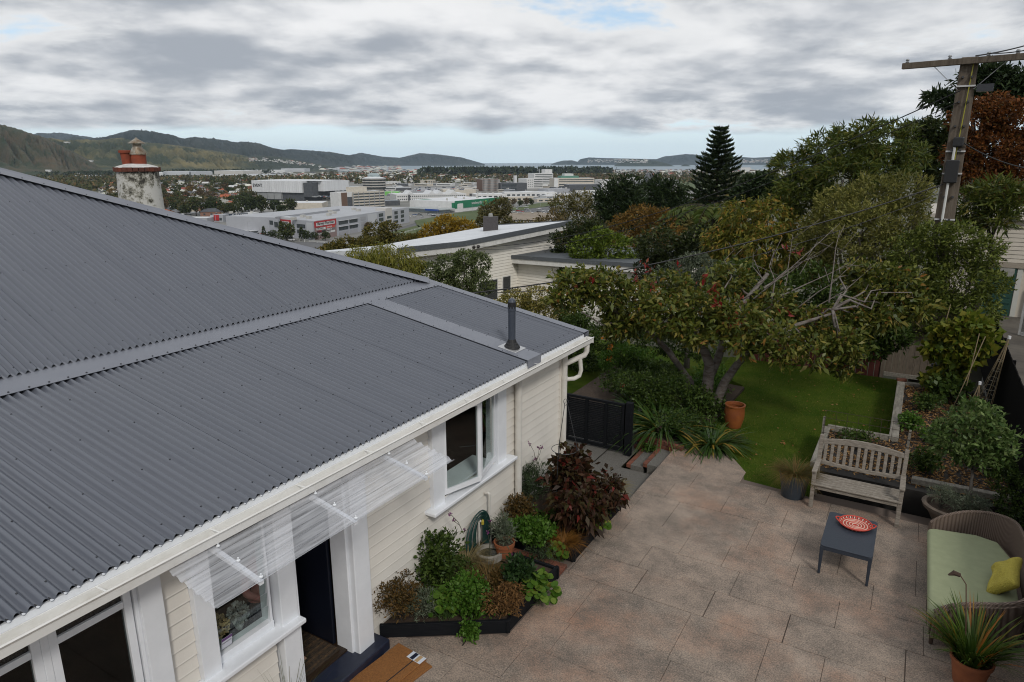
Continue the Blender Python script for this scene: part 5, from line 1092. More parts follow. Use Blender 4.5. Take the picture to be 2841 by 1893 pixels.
for i, (lab, sp, D) in enumerate((('olive green tree in front of the grey store', G((1050, 650, 40), (1080, 640, 30), (1040, 690, 48), (1100, 690, 50), (1060, 720, 50)), 100), ('low olive tree left of the golden tree', G((1140, 680, 30), (1170, 670, 26), (1130, 710, 40), (1190, 715, 40)), 90), ('brownish tree beside the road below the grey store', G((960, 690, 38), (1010, 690, 40), (930, 700, 34), (980, 720, 40)), 95), ('olive hedge trees behind the roof hip', G((900, 715, 28), (950, 725, 30), (1010, 725, 30), (1080, 730, 30), (1130, 725, 26)), 80))):
    tree('olive_tree', lab, sp, D, .45, 7500, og, seed=80+i, rosette=4, bk=bark)
wlw = lm('willow_leaf', [(0, (.085, .10, .018)), (.5, (.15, .155, .03)), (1, (.22, .20, .05))], .5, .35)
tree('willow_tree', 'yellow green weeping willow over the white roof', G((1000, 720, 45), (1060, 705, 42), (1110, 720, 45), (1040, 750, 50), (1120, 760, 40), (960, 745, 40), (930, 735, 30), (1150, 735, 30)), 27, .24, 9000, wlw, seed=90, rosette=5, aspect=.12, up=-.9, droop=.4, inner=.25, bk=bark, gap=.06)
ol = lm('olearia_leaf', [(0, (.040, .060, .022)), (.5, (.080, .105, .045)), (1, (.14, .165, .085))], .5)
tree('small_leaved_tree', 'grey green small leaved tree beyond the roof verge', G((1190, 760, 38), (1240, 740, 40), (1290, 720, 32), (1330, 730, 34), (1280, 770, 45), (1330, 790, 42), (1230, 800, 42), (1300, 830, 36)), 27, .11, 16000, ol, seed=91, rosette=5, bk=bark, inner=.6)
va = lm('variegated_leaf', [(0, (.055, .065, .014)), (.45, (.13, .12, .03)), (.8, (.26, .22, .08)), (1, (.34, .30, .14))], .45)
tree('variegated_shrub', 'cream variegated shrub behind the roof flue', G((1430, 840, 45), (1490, 830, 45), (1540, 850, 38), (1400, 860, 36), (1470, 870, 45), (1560, 880, 32)), 19.5, .085, 9000, va, 'shrub', 92, rosette=4, bk=bark, gap=.05)
hd = lm('hedge_leaf', [(0, (.020, .040, .010)), (.5, (.040, .070, .016)), (1, (.075, .11, .03))], .4)
hd2 = lm('fresh_leaf', [(0, (.035, .085, .012)), (.5, (.055, .12, .02)), (1, (.09, .15, .03))], .45)
tree('hedge', 'dense dark green hedge beyond the gate with a few orange flowers', G((1610, 920, 55), (1680, 930, 55), (1750, 940, 55), (1820, 940, 55), (1640, 990, 50), (1720, 1000, 50), (1880, 950, 55), (1600, 870, 40), (1950, 960, 50)), 18.6, .09, 14000, hd, 'hedge', 93, rosette=4, trunk=False, foot=-.5, inner=.6)
tree('leafy_bush', 'fresh light green bush in front of the hedge', G((1730, 985, 35), (1780, 1000, 38), (1690, 1000, 30), (1755, 1030, 32)), 17.2, .09, 3600, hd2, 'shrub', 94, rosette=5, trunk=False, foot=-.5, aspect=.3)
tree('mounded_shrub', 'low dark mounded shrub between the gate and the tree', G((1800, 1070, 50), (1860, 1060, 50), (1740, 1060, 40), (1890, 1100, 45), (1830, 1110, 45)), 14.6, .06, 8000, hd, 'shrub', 95, rosette=4, trunk=False, foot=-.1)
tree('fine_shrub', 'fine leaved green shrub growing under the power pole', G((2520, 690, 60), (2590, 660, 60), (2660, 670, 65), (2730, 700, 55), (2560, 770, 75), (2650, 780, 85), (2740, 790, 55), (2600, 860, 80), (2690, 870, 75), (2560, 900, 55), (2640, 940, 55)), 19.8, .10, 26000, lm('fine_leaf', [(0, (.036, .054, .010)), (.5, (.082, .110, .022)), (1, (.15, .17, .045))], .45), 'shrub', 96, rosette=5, bk=barkd, inner=.4, aspect=.35)
tree('vine', 'yellow green leafy vine climbing behind the vegetable bed', G((2640, 930, 40), (2690, 910, 40), (2720, 950, 35), (2610, 970, 40), (2670, 980, 45), (2600, 1060, 32), (2640, 1040, 30)), 17.4, .15, 2600, lm('vine_leaf', [(0, (.045, .075, .010)), (.5, (.10, .13, .018)), (1, (.19, .17, .03))], .45, .35), 'vine', 97, rosette=2, aspect=.9, trunk=False, foot=.3)
tree('macrocarpa', 'dark windblown cypress behind the power pole', G((2600, 270, 24), (2640, 290, 26), (2700, 215, 32), (2760, 205, 36), (2820, 225, 40), (2740, 250, 32), (2800, 270, 36), (2670, 260, 22), (2860, 250, 40)), 44, .4, 8000, pn, seed=98, rosette=6, aspect=.25, inner=.3, gap=.12, flat=.5)
ru = lm('rust_leaf', [(0, (.04, .018, .008)), (.5, (.10, .036, .012)), (.85, (.17, .06, .016)), (1, (.09, .065, .02))], .55, .3)
tree('rust_tree', 'rust red autumn tree on the right edge behind the pole', G((2700, 330, 60), (2770, 310, 60), (2830, 330, 65), (2680, 420, 60), (2760, 420, 75), (2840, 430, 75), (2720, 500, 65), (2810, 520, 70)), 36, .17, 26000, ru, seed=99, rosette=4, inner=.5, bk=barkd)
tree('dark_tree', 'dark evergreen tree left of the rust red tree', G((2540, 380, 45), (2590, 370, 45), (2630, 400, 45), (2560, 430, 50), (2620, 470, 50)), 41, .26, 8000, dk, seed=100, rosette=4)
tree('oleander_shrub', 'long leaved dark shrub hanging in front of the garage roof', G((2700, 560, 50), (2760, 540, 55), (2690, 610, 32), (2770, 600, 45), (2820, 560, 45)), 24, .26, 4500, ll, 'shrub', 101, rosette=8, aspect=.15, bk=barkd, jitter=.15, foot=.2, nlimb=3)
for i, (lab, sp, D) in enumerate((('dark shrub behind the bare branches of the big tree', G((2180, 800, 60), (2260, 780, 60), (2330, 820, 60), (2230, 860, 60), (2310, 880, 55)), 20.2), ('dark green shrub behind the left half of the big tree', G((1960, 800, 55), (2040, 760, 55), (2100, 820, 55), (1900, 840, 45)), 20.8), ('leafy green shrub against the lattice fence', G((2380, 850, 50), (2440, 900, 50), (2420, 960, 45), (2480, 930, 45)), 18.6), ('low green shrubs in front of the driveway hedge', G((1620, 1010, 40), (1560, 960, 40), (1590, 900, 36)), 19.4))):
    tree('dark_shrub', lab, sp, D, .12, 6500, hd, 'shrub', 110+i, rosette=4, trunk=False, foot=0, inner=.5)
# filler hillside trees between the garden and the town
fill = [('dark_tree', dk), ('olive_tree', og), ('scrub_tree', bw2), ('scrub_tree', bw)]
rsF = random.Random(21)
for i in range(26):
    px = 620+i*58+rsF.uniform(-20, 20); D = rsF.uniform(120, 185); nm, m = fill[rsF.randrange(4)]; x, y, _ = GD(px, 600, D); gz_ = ground(x, y); R_ = rsF.uniform(2.2, 4); py = 0
    lobes = [((x+rsF.uniform(-1, 1)*R_*.7, y+rsF.uniform(-1, 1)*R_*.7, gz_+R_*(.8+.5*rsF.random())), (R_*.8, R_*.8, R_*.7)) for _ in range(4)]
    t = thing('hillside_tree', ORD[i]+' bushy tree from the left on the slope above the road', 'tree', (x, y, gz_), 'bushy trees on the slope above the road'); q = MB(); q.tube([(x, y, gz_-.3), (x, y, gz_+R_*.8)], [.2, .12], 6); q.build('trunk', barkd, t)
    crown('crown', lobes, 1500, .55, m, t, 200+i, .4, .3, 3, .4)
# ---------------------------------------------------------------- bay tree in the bowl
def bay():
    t = thing('bay_tree', 'standard bay tree clipped to a round head in the stone bowl', 'tree', (1.12, 11.48, .3)); q = MB()
    q.tube([(1.14, 11.48, .28), (1.15, 11.5, .6), (1.13, 11.55, 1.0), (1.12, 11.6, 1.25)], [.028, .024, .02, .016], 8); rs = np.random.RandomState(2); limbs(q, (1.13, 11.55, .95), [(1.12+.4*math.cos(a), 11.6+.4*math.sin(a), 1.25+.25*math.sin(a*2.3)) for a in np.linspace(0, 6, 9)], .011, rs); q.build('trunk', bark, t, True)
    crown('crown', [((1.06, 11.62, 1.46), (.46, .46, .40)), ((.78, 11.6, 1.36), (.28, .3, .28)), ((1.38, 11.6, 1.38), (.28, .3, .30)), ((1.08, 11.6, 1.76), (.3, .3, .22)), ((1.10, 11.55, 1.22), (.34, .32, .18))], 4600, .085, lm('bay_leaf', [(0, (.032, .065, .018)), (.5, (.07, .115, .036)), (1, (.14, .19, .08))], .38), t, 5, .5, .5, 5, .45)
bay()
def shrub(name, label, base, r, h, leaf, n, m, seed, aspect=.4, rosette=4, up=.4, cat='plant', droop=.1, group=None, sq=1., inner=.25, stems=8):
    r *= 1.28; x, y, z = base; t = thing(name, label, cat, base, group); rs = np.random.RandomState(seed); lobes = []
    for i in range(7): a = rs.rand()*6.28; k = .55*rs.rand(); lobes.append(((x+math.cos(a)*r*k, y+math.sin(a)*r*k*sq, z+h*(.35+.45*rs.rand())), (r*.6, r*.6*sq, h*.32)))
    q = MB()
    for i in range(stems): l = lobes[i % 7][0]; q.tube([(x+rs.normal()*.04, y+rs.normal()*.04, z-.03), ((x+l[0])/2, (y+l[1])/2, z+h*.35), l], [.009, .007, .003], 4)
    q.build('stems', barkd, t); crown('foliage', lobes, n, leaf, m, t, seed, inner, up, rosette, aspect, -.3, .35, droop); return t
zb = .13
def gb(px, py, z=zb): return tuple(GZ(px, py, z))
def c3(x, y): return (1000+x/2.24, 1150+y/2.24)
greyl = lm('lavender_leaf', [(0, (.060, .078, .062)), (.6, (.10, .125, .10)), (1, (.16, .18, .15))], .6)
bz = lm('bronze_leaf', [(0, (.035, .028, .010)), (.5, (.075, .050, .018)), (1, (.13, .075, .03))], .5)
hb2 = lm('herb_leaf', [(0, (.030, .080, .010)), (.5, (.055, .125, .018)), (1, (.095, .17, .035))], .45, .35)
nst = lm('nasturtium_leaf', [(0, (.04, .10, .012)), (.6, (.085, .16, .025)), (.93, (.14, .2, .04)), (1, (.28, .24, .05))], .4, .4)
cole = lm('coleus_leaf', [(0, (.022, .014, .009)), (.35, (.040, .017, .012)), (.75, (.040, .036, .014)), (.93, (.06, .02, .014)), (1, (.13, .016, .016))], .5)
rose = lm('rosemary_leaf', [(0, (.025, .042, .022)), (.6, (.045, .070, .038)), (1, (.08, .11, .07))], .5)
shrub('bronze_shrub', 'bronze green small leaved shrub at the left end of the near bed', gb(*c3(250, 1270)), .30, .55, .04, 2600, bz, 301)
shrub('lavender', 'grey lavender in the front of the near bed', gb(*c3(410, 1260)), .20, .42, .055, 1500, greyl, 302, .14, 5, .8)
shrub('abelia_shrub', 'tall dark green shrub against the wall in the near bed', gb(*c3(480, 1060)), .30, .85, .065, 2400, hd, 303, .45, 4, .5)
shrub('oregano', 'bright green herb spilling over the black edging', gb(*c3(690, 1240), .15), .26, .40, .045, 2600, hb2, 304, .75, 4, .3, sq=1.2)
shrub('oregano_trail', 'bright green herb stems trailing down to the paving', gb(*c3(670, 1400), .02), .10, .22, .04, 500, hb2, 305, .75, 3, -.2)
def nasturtium(label, base, r, h, n, seed, over=0.):
    t = thing('nasturtium', label, 'plant', base); rs = np.random.RandomState(seed); a = rs.rand(n)*6.28; rr = r*np.sqrt(rs.rand(n)); V = []; F_ = []; x, y, z = base; q = MB()
    for i in range(n):
        c = Vector((x+rr[i]*math.cos(a[i]), y+rr[i]*math.sin(a[i]), z+h*(.35+.65*rs.rand())*(1-.4*(rr[i]/r)**2)-over*max(0, math.cos(a[i]))*rr[i])); nn = Vector((rs.normal()*.35+.15, rs.normal()*.35-.15, 1)).normalized(); u = nn.orthogonal().normalized(); v = nn.cross(u); R_ = .030+.028*rs.rand(); b = len(V)
        V.append(c-nn*R_*.18)
        for k in range(9): an = k*2*math.pi/9; V.append(c+(u*math.cos(an)+v*math.sin(an))*R_*(1+.08*math.sin(an*3)))
        F_ += [(b, b+1+k, b+1+(k+1) % 9) for k in range(9)]
        q.tube([(x+rs.normal()*.05, y+rs.normal()*.05, max(z-.05, .0)), c-nn*R_*.2], .003, 3, False)
    npmesh('leaves', np.array(V), np.array(F_), nst, t, True); q.build('stems', mat('green_stem', (.06, .11, .03), .6), t); return t
nasturtium('nasturtium with round leaves in the middle of the near bed', gb(*c3(520, 1250), .15), .20, .42, 60, 311)
nasturtium('nasturtium trailing over the corner of the near bed', gb(*c3(1110, 1130), .10), .24, .36, 90, 312, .5)
nasturtium('nasturtium at the front corner of the far bed', gb(*c3(1450, 700), .16), .24, .25, 60, 313, .3)
nasturtium('nasturtium leaves against the wall by the door', gb(*c3(320, 1010), .2), .14, .40, 16, 314)
nasturtium('small nasturtium beside the brick paving', gb(*c3(1230, 890), .05), .14, .22, 26, 315)
for lab, p, r, L_, n, m, sd in (('brown hair grass tussock in the near bed', c3(800, 1060), .10, .42, 900, brown_grass, 321), ('orange brown grass tussock at the corner of the far bed', c3(1265, 810), .07, .34, 600, lm('orange_grass', [(0, (.10, .05, .012)), (1, (.24, .11, .03))], .6), 322), ('pale straw tussock at the end of the path', c3(1570, 470), .08, .34, 420, lm('straw_grass', [(0, (.10, .09, .035)), (1, (.24, .19, .09))], .6), 323), ('dry straw coloured plant beside the hose', c3(660, 930), .10, .42, 600, lm('dry_grass', [(0, (.11, .09, .05)), (1, (.25, .21, .13))], .7), 324)):
    b = gb(*p); t = thing('grass_tussock', lab, 'grass', b); blades('blades', b, r, n, L_, .006, m, t, .9, .9, sd)
t = thing('grass_tussock', 'thin green grass at the bottom edge below the louvre window', 'grass', tuple(GZ(800, 1893, 0))); b = GX(795, 1900, -4.62); blades('blades', (b.x, b.y, 0), .06, 120, 1.0, .005, green_grass, t, .30, .5, 325)
shrub('dead_mound', 'brown dried mounded plant at the front corner of the near bed', gb(*c3(880, 1230)), .24, .34, .045, 2600, lm('dead_brown', [(0, (.06, .033, .015)), (1, (.16, .085, .035))], .8, .1), 331, .3)
shrub('glossy_shrub', 'dark glossy shrub in the front of the near bed', gb(*c3(980, 1090)), .17, .40, .085, 900, lm('glossy_dark', [(0, (.012, .030, .012)), (1, (.035, .065, .025))], .25), 332, .4, 5, .7)
shrub('rosemary', 'upright rosemary bush against the wall in the far bed', gb(*c3(1050, 570)), .30, .85, .075, 3800, rose, 333, .12, 6, 1.2)
shrub('coleus_bush', 'front clump of dark red and green leaves in the far bed', gb(*c3(1380, 720)), .34, .62, .125, 1300, cole, 334, .46, 5, .1, droop=.35, sq=1.3)
shrub('coleus_bush', 'right hand clump of dark red and green leaves by the path corner', gb(*c3(1480, 620)), .28, .6, .12, 800, cole, 343, .46, 5, .15, droop=.35)
shrub('coleus_bush', 'top clump of dark red leaves near the path', gb(*c3(1310, 580)), .32, .98, .13, 1300, cole, 335, .48, 5, .2, droop=.3)
shrub('parsley', 'bright green herb clump in the far bed behind the bricks', gb(*c3(1080, 800)), .30, .36, .05, 2400, hb2, 336, .7, 4, .4)
shrub('dark_bush', 'dark green bush between the pot and the rosemary', gb(*c3(980, 690)), .24, .50, .05, 1700, bz, 337, .4)
shrub('thyme', 'grey green creeping herb over the bed edge', gb(*c3(1120, 890), .1), .22, .16, .035, 900, rose, 338, .2)
tp = GZ(*c3(895, 900), .06); pp = pot('potted_dianthus', 'terracotta pot with a grey leaved plant beside the hose', tuple(tp), [(.09, 0), (.10, .01), (.13, .22), (.145, .225), (.15, .28), (.13, .28), (.12, .24)], terracotta, .12, .24, cat='potted plant')
crown('foliage', [((tp.x, tp.y, tp.z+.42), (.17, .17, .18)), ((tp.x-.08, tp.y+.05, tp.z+.5), (.12, .12, .14))], 1200, .06, greyl, pp, 341, .2, .8, 5, .16, -.3)
for i, (x, y) in enumerate(((500, 1190), (760, 1200), (880, 1100), (1200, 680), (1060, 700), (560, 1010), (320, 1180), (1420, 620))): shrub('bed_groundcover', ('low herbs along the front of the near bed', 'low herbs in the middle of the near bed', 'low brown herbs near the near bed corner', 'creeping herbs under the dark red leaves', 'creeping herbs behind the brick patch', 'creeping herbs at the foot of the wall in the near bed', 'low bronze herbs by the door end of the near bed', 'low herbs at the far corner of the far bed')[i], gb(*c3(x, y)), .30, .20, .04, 1100, (hd, hb2, bz, hd, hb2, hd, bz, hd)[i], 480+i, .5)
def verbena(label, base, heads, seed):
    t = thing('verbena', label, 'flowers', base); q = MB(); rs = np.random.RandomState(seed); P = []
    for hx, hy, hz in heads: q.tube([base, ((base[0]+hx)/2+.02, (base[1]+hy)/2, (base[2]+hz)/2+.03), (hx, hy, hz)], .0035, 4); P += [Vector((hx, hy, hz))+Vector(rs.normal(size=3))*.012 for _ in range(14)]
    q.build('stems', mat('thin_stem', (.05, .05, .025), .8), t); P = np.array(P); V, Q = leaves(P, rs.normal(size=(len(P), 3)), .022, .02, rs); npmesh('flower_heads', V, Q, lm('verbena_petal', [(0, (.07, .015, .05)), (1, (.20, .06, .22))], .6), t)['kind'] = 'stuff'
def wp(x, y, dx=.12): p = GX(*c3(x, y), WX+dx); return tuple(p)
verbena('purple verbena stems in front of the wall left of the hose', wp(640, 740, .3), [wp(558, 618, .2), wp(580, 662, .2), wp(650, 720, .3)], 351)
verbena('purple verbena heads beside the terracotta pot', wp(800, 880, .5), [wp(790, 735, .5), wp(808, 665, .45), wp(937, 868, .8)], 352)
verbena('dark seed heads in front of the downpipe', wp(1090, 300, .5), [wp(1053, 185, .3), wp(1110, 205, .3), wp(1085, 280, .4), wp(1125, 208, .3)], 353)
# plant support ring
q = MB(); c = GX(*c3(1270, 215), -4.2); ps = thing('plant_support', 'wire obelisk plant support above the dark red bush', 'plant support', (c.x, c.y, .2)); q.tube([(c.x+.20*math.cos(a), c.y+.20*math.sin(a), c.z) for a in np.linspace(0, 6.28, 25)], .005, 5, False); q.build('ring', screwm, ps)
for a in (0.4, 2.5, 4.6): q = MB(); q.tube([(c.x+.24*math.cos(a), c.y+.24*math.sin(a), .15), (c.x+.17*math.cos(a), c.y+.17*math.sin(a), c.z+.1), (c.x+.02*math.cos(a), c.y+.02*math.sin(a), c.z+.75)], .005, 5); q.build('leg', screwm, ps)
q = MB(); q.tube([(c.x+.05*math.cos(a)*(1-.1*a), c.y, c.z+.75+.05*math.sin(a)) for a in np.linspace(0, 7, 16)], .004, 4); q.build('finial', screwm, ps)
# ---------------------------------------------------------------- strappy plants and ivy under the tree
ag = lm('agapanthus_leaf', [(0, (.018, .042, .010)), (.5, (.034, .072, .016)), (.9, (.06, .10, .028)), (.965, (.24, .16, .03)), (1, (.30, .20, .05))], .3, .3, .5)
def agap(label, base, n, L_, seed, r=.3): t = thing('agapanthus', label, 'plant', base); blades('leaves', base, r, n, L_, .055, ag, t, 1.05, 1.05, seed, 7)
agap('large agapanthus clump above the brick wall beside the gate', (-4.05, 12.85, .05), 300, .78, 401, .45)
agap('agapanthus clump at the tip of the patio under the tree', (-2.98, 12.72, 0), 240, .66, 402, .30)
agap('agapanthus with orange spent leaves behind the gate post', (-4.75, 13.5, .05), 90, .8, 403, .25)
shrub('ivy', 'ivy climbing round the foot of the big tree', (-3.55, 14.15, .0), .42, .65, .06, 2600, hd, 404, .7, 3, .2, sq=1.3)
shrub('low_weeds', 'green weeds growing on the steps below the brick wall', (-4.05, 12.18, -.2), .22, .22, .04, 800, hd2, 405, .6)
shrub('groundcover', 'dark groundcover under the agapanthus', (-3.6, 13.3, .03), .6, .28, .05, 2200, hd, 406, .5, sq=1.4)
for i, (x, y) in enumerate(((-4.9, 14.3), (-4.3, 15.2), (-5.6, 14.6), (-5.1, 15.8), (-3.9, 16.1), (-5.9, 15.9), (-4.5, 13.9), (-3.7, 15.1))): shrub('bank_shrub', ORD[i]+' low green shrub counting back from the gate on the planted bank', (x, y, .05), .55, .5, .07, 1900, (hd, hd2, hd)[i % 3], 470+i, .5)
shrub('rose_bush', 'thin rose bush with one red flower behind the gate', tuple(GD(1735, 1140, 15.2)), .35, .5, .05, 700, hd, 407, .6)
def dots(name, label, pts, r, m, cat='flowers', n=10):
    rs = np.random.RandomState(len(pts)); P = np.concatenate([np.array(p)+rs.normal(size=(n, 3))*r*.35 for p in pts]); V, Q = leaves(P, rs.normal(size=(len(P), 3)), r, r*.8, rs); o = npmesh(name, V, Q, m); tag(o, label, cat); return o
dots('rose_flower', 'single red rose behind the gate', [GD(1727, 1068, 15)], .07, mat('rose_red', (.42, .01, .012), .5))
for i, (x, y) in enumerate(((1678, 932), (1692, 992), (1695, 962), (1697, 848))): dots('marigold', ('orange flowers low on the hedge beyond the gate', 'yellow orange flower at the foot of the hedge', 'small orange bloom in the middle of the hedge', 'pinkish bloom at the top of the hedge')[i], [GD(x, y, 17.2)], .09, mat('bloom_orange', (.5, .17, .01), .6))
# things in the vegetable bed
for i, (x, y, r, h, lab) in enumerate(((.55, 15.9, .28, .35, 'leafy white flowered vegetable plant in the middle of the vegetable bed'), (.30, 14.6, .2, .3, 'green herb near the inner corner of the vegetable bed'), (-.5, 13.4, .28, .22, 'low green plants along the sleeper behind the bench'), (.75, 14.0, .22, .3, 'leafy vegetable plant behind the trellis'), (.55, 12.6, .25, .38, 'bushy green plant right behind the bench end'), (1.5, 13.1, .2, .3, 'leafy plant behind the bay tree'), (1.0, 16.9, .4, .5, 'big leaved bean plant in front of the compost bin'))):
    shrub('vegetable_plant', lab, (x, y, .36), r, h, .06 if i < 6 else .12, 900 if i < 6 else 600, hd2 if i % 2 else hd, 420+i, .6)
lv = [(.80, 11.35), (1.28, 11.30), (1.05, 11.25)]
for i, (x, y) in enumerate(lv): shrub('lavender', ('grey lavender at the left rim of the stone bowl', 'grey lavender at the right rim of the stone bowl', 'low grey lavender in the front of the stone bowl')[i], (x, y, .32), .17, .34, .06, 900, greyl, 440+i, .13, 5, .9)
tree('hedge', 'clipped dark hedge strip along the foot of the black fence', G((2790, 1330, 45), (2810, 1400, 45), (2760, 1260, 40), (2825, 1470, 40), (2780, 1300, 40)), 11.6, .04, 5000, hd, 'hedge', 460, rosette=4, trunk=False, foot=0, inner=.6, aspect=.6)
# ================================================================ neighbour's house
def neighbour():
    a = R(7.7); u = Vector((math.sin(a), math.cos(a), 0)); v = Vector((math.cos(a), -math.sin(a), 0)); C0 = GD(1538, 690, 42)
    def on(px, py, off=0., n_=v, base=C0): d = ray(px, py); return O+d*(((base-O).dot(n_)+off)/d.dot(n_))
    C0g = Vector((C0.x, C0.y, 0)); g_ = ground(C0.x, C0.y)-.5
    t = thing('neighbour_house', 'white weatherboard house with a low butterfly roof and grey roof edging', 'house', (C0.x, C0.y, g_))
    wm = mat('neighbour_white', (.82, .785, .71), .6, (.77, .735, .66), 3.); fm = mat('fascia_white', (.74, .73, .70), .5, (.6, .59, .56), 4.); em = mat('roof_edge_grey', (.085, .095, .105), .6, (.15, .155, .16), 6., lo=.55, hi=.8); rm = mat('membrane_roof', (.66, .68, .70), .5, (.58, .60, .62), .8)
    S = lambda p: (p-C0g).dot(u)
    prof = [on(1105, 707, .55), on(1150, 701, .55), on(1287, 686, .55), on(1593, 624, .55)]; ss = [S(p) for p in prof]; zs = [p.z for p in prof]
    DEP = 6.; ZO = lambda o: -.65*(.5-o)/(6.5)
    def P(s, o, z): q = C0g+u*s+v*o; return (q.x, q.y, z)
    q = MB()
    for i in range(3): q.hexa([P(ss[i], -DEP, zs[i]-.67), P(ss[i+1], -DEP, zs[i+1]-.67), P(ss[i+1], .50, zs[i+1]-.02), P(ss[i], .50, zs[i]-.02), P(ss[i], -DEP, zs[i]-.41), P(ss[i+1], -DEP, zs[i+1]-.41), P(ss[i+1], .50, zs[i+1]+.24), P(ss[i], .50, zs[i]+.24)])
    rf = q.build('roof', rm, t)
    for nm, m, d0, d1, o0, o1 in (('fascia', fm, -.22, .06, .50, .55), ('roof_edge', em, .06, .30, .50, .60)):
        q = MB()
        for i in range(3): q.hexa([P(ss[i], o0, zs[i]+d0), P(ss[i+1], o0, zs[i+1]+d0), P(ss[i+1], o1, zs[i+1]+d0), P(ss[i], o1, zs[i]+d0), P(ss[i], o0, zs[i]+d1), P(ss[i+1], o0, zs[i+1]+d1), P(ss[i+1], o1, zs[i+1]+d1), P(ss[i], o1, zs[i]+d1)])
        q.build(nm, m, rf)
    for nm, m, d0, d1 in (('end_fascia', fm, -.22, .06), ('end_roof_edge', em, .06, .30)):
        q = MB(); i = 3; q.hexa([P(ss[i], -DEP, zs[i]+d0-.65), P(ss[i]+.05, -DEP, zs[i]+d0-.65), P(ss[i]+.05, .55, zs[i]+d0), P(ss[i], .55, zs[i]+d0), P(ss[i], -DEP, zs[i]+d1-.65), P(ss[i]+.05, -DEP, zs[i]+d1-.65), P(ss[i]+.05, .55, zs[i]+d1), P(ss[i], .55, zs[i]+d1)]); q.build(nm, m, rf)
    s0, s1 = ss[0], 0.
    rz = lambda s: np.interp(s, ss, zs)
    q = MB(); n = 12; 
    for i in range(n):
        sa, sb = s0+(s1-s0)*i/n, s0+(s1-s0)*(i+1)/n; q.hexa([P(sa, -DEP+.3, g_), P(sb, -DEP+.3, g_), P(sb, -.05, g_), P(sa, -.05, g_), P(sa, -DEP+.3, rz(sa)-1.2), P(sb, -DEP+.3, rz(sb)-1.2), P(sb, -.05, rz(sb)-.15), P(sa, -.05, rz(sa)-.15)])
    q.build('wall', wm, t)
    BH2 = .165; q = MB(); zz = g_
    while zz < max(zs):
        sa = s0
        while sa < s1 and rz(sa) < zz+BH2*.6: sa += .1
        if sa < s1-.2: q.hexa([P(sa, -.05, zz), P(s1, -.05, zz), P(s1, .012, zz), P(sa, .012, zz), P(sa, -.05, zz+BH2-.012), P(s1, -.05, zz+BH2-.012), P(s1, -.012, zz+BH2-.012), P(sa, -.012, zz+BH2-.012)])
        zz += BH2
    q.build('weatherboards', wm, t, kind='stuff')
    # wing
    W0 = on(1436, 760); sw = S(W0); tops = [on(1411, 716, 0, u, W0-u*.5), on(1835, 745, 0, u, W0-u*.5)]
    vo = [(p-C0g).dot(v) for p in tops]; vz = [p.z for p in tops]; q = MB()
    DW = 6.
    q.hexa([P(sw-.5, vo[0], vz[0]-.05), P(sw-.5, vo[1], vz[1]-.05), P(sw+DW, vo[1], vz[1]-.05), P(sw+DW, vo[0], vz[0]-.05), P(sw-.5, vo[0], vz[0]+.16), P(sw-.5, vo[1], vz[1]+.16), P(sw+DW, vo[1], vz[1]+.16), P(sw+DW, vo[0], vz[0]+.16)]); wr = q.build('wing_roof', em, t)
    q = MB(); q.hexa([P(sw-.55, vo[0], vz[0]-.28), P(sw-.55, vo[1], vz[1]-.28), P(sw-.5, vo[1], vz[1]-.28), P(sw-.5, vo[0], vz[0]-.28), P(sw-.55, vo[0], vz[0]-.02), P(sw-.55, vo[1], vz[1]-.02), P(sw-.5, vo[1], vz[1]-.02), P(sw-.5, vo[0], vz[0]-.02)]); q.build('wing_fascia', fm, wr)
    q = MB(); q.hexa([P(sw-.60, vo[0], vz[0]-.02), P(sw-.60, vo[1], vz[1]-.02), P(sw-.5, vo[1], vz[1]-.02), P(sw-.5, vo[0], vz[0]-.02), P(sw-.60, vo[0], vz[0]+.18), P(sw-.60, vo[1], vz[1]+.18), P(sw-.5, vo[1], vz[1]+.18), P(sw-.5, vo[0], vz[0]+.18)]); q.build('wing_edge', em, wr)
    q = MB(); q.hexa([P(sw+.05, 0, g_), P(sw+.05, vo[1]-.5, g_), P(sw+DW-.5, vo[1]-.5, g_), P(sw+DW-.5, 0, g_), P(sw+.05, 0, vz[0]-.06), P(sw+.05, vo[1]-.5, vz[1]-.06), P(sw+DW-.5, vo[1]-.5, vz[1]-.06), P(sw+DW-.5, 0, vz[0]-.06)]); q.build('wing_wall', wm, t)
    q = MB(); zz = g_
    while zz < min(vz)-.35:
        q.hexa([P(sw-.012, 0, zz), P(sw-.012, vo[1]-.5, zz), P(sw+.05, vo[1]-.5, zz), P(sw+.05, 0, zz), P(sw+.012, 0, zz+BH2-.012), P(sw+.012, vo[1]-.5, zz+BH2-.012), P(sw+.05, vo[1]-.5, zz+BH2-.012), P(sw+.05, 0, zz+BH2-.012)]); zz += BH2
    q.build('wing_weatherboards', wm, t, kind='stuff')
    # windows on the main wall, partly behind the small leaved tree
    gl = mat('dark_window', (.02, .025, .028), .1)
    for px0, px1, py0, py1 in ((1396, 1416, 770, 812), (1330, 1380, 785, 830)):
        A, B = on(px0, py0, .03), on(px1, py1, .03); sa, sb = S(A), S(B); q = MB(); q.hexa([P(sa-.06, 0, B.z-.06), P(sb+.06, 0, B.z-.06), P(sb+.06, .03, B.z-.06), P(sa-.06, .03, B.z-.06), P(sa-.06, 0, A.z+.06), P(sb+.06, 0, A.z+.06), P(sb+.06, .03, A.z+.06), P(sa-.06, .03, A.z+.06)]); f = q.build('window', fm, t)
        q = MB(); q.hexa([P(sa, .0, B.z), P(sb, 0, B.z), P(sb, .035, B.z), P(sa, .035, B.z), P(sa, 0, A.z), P(sb, 0, A.z), P(sb, .035, A.z), P(sa, .035, A.z)]); q.build('pane', gl, f)
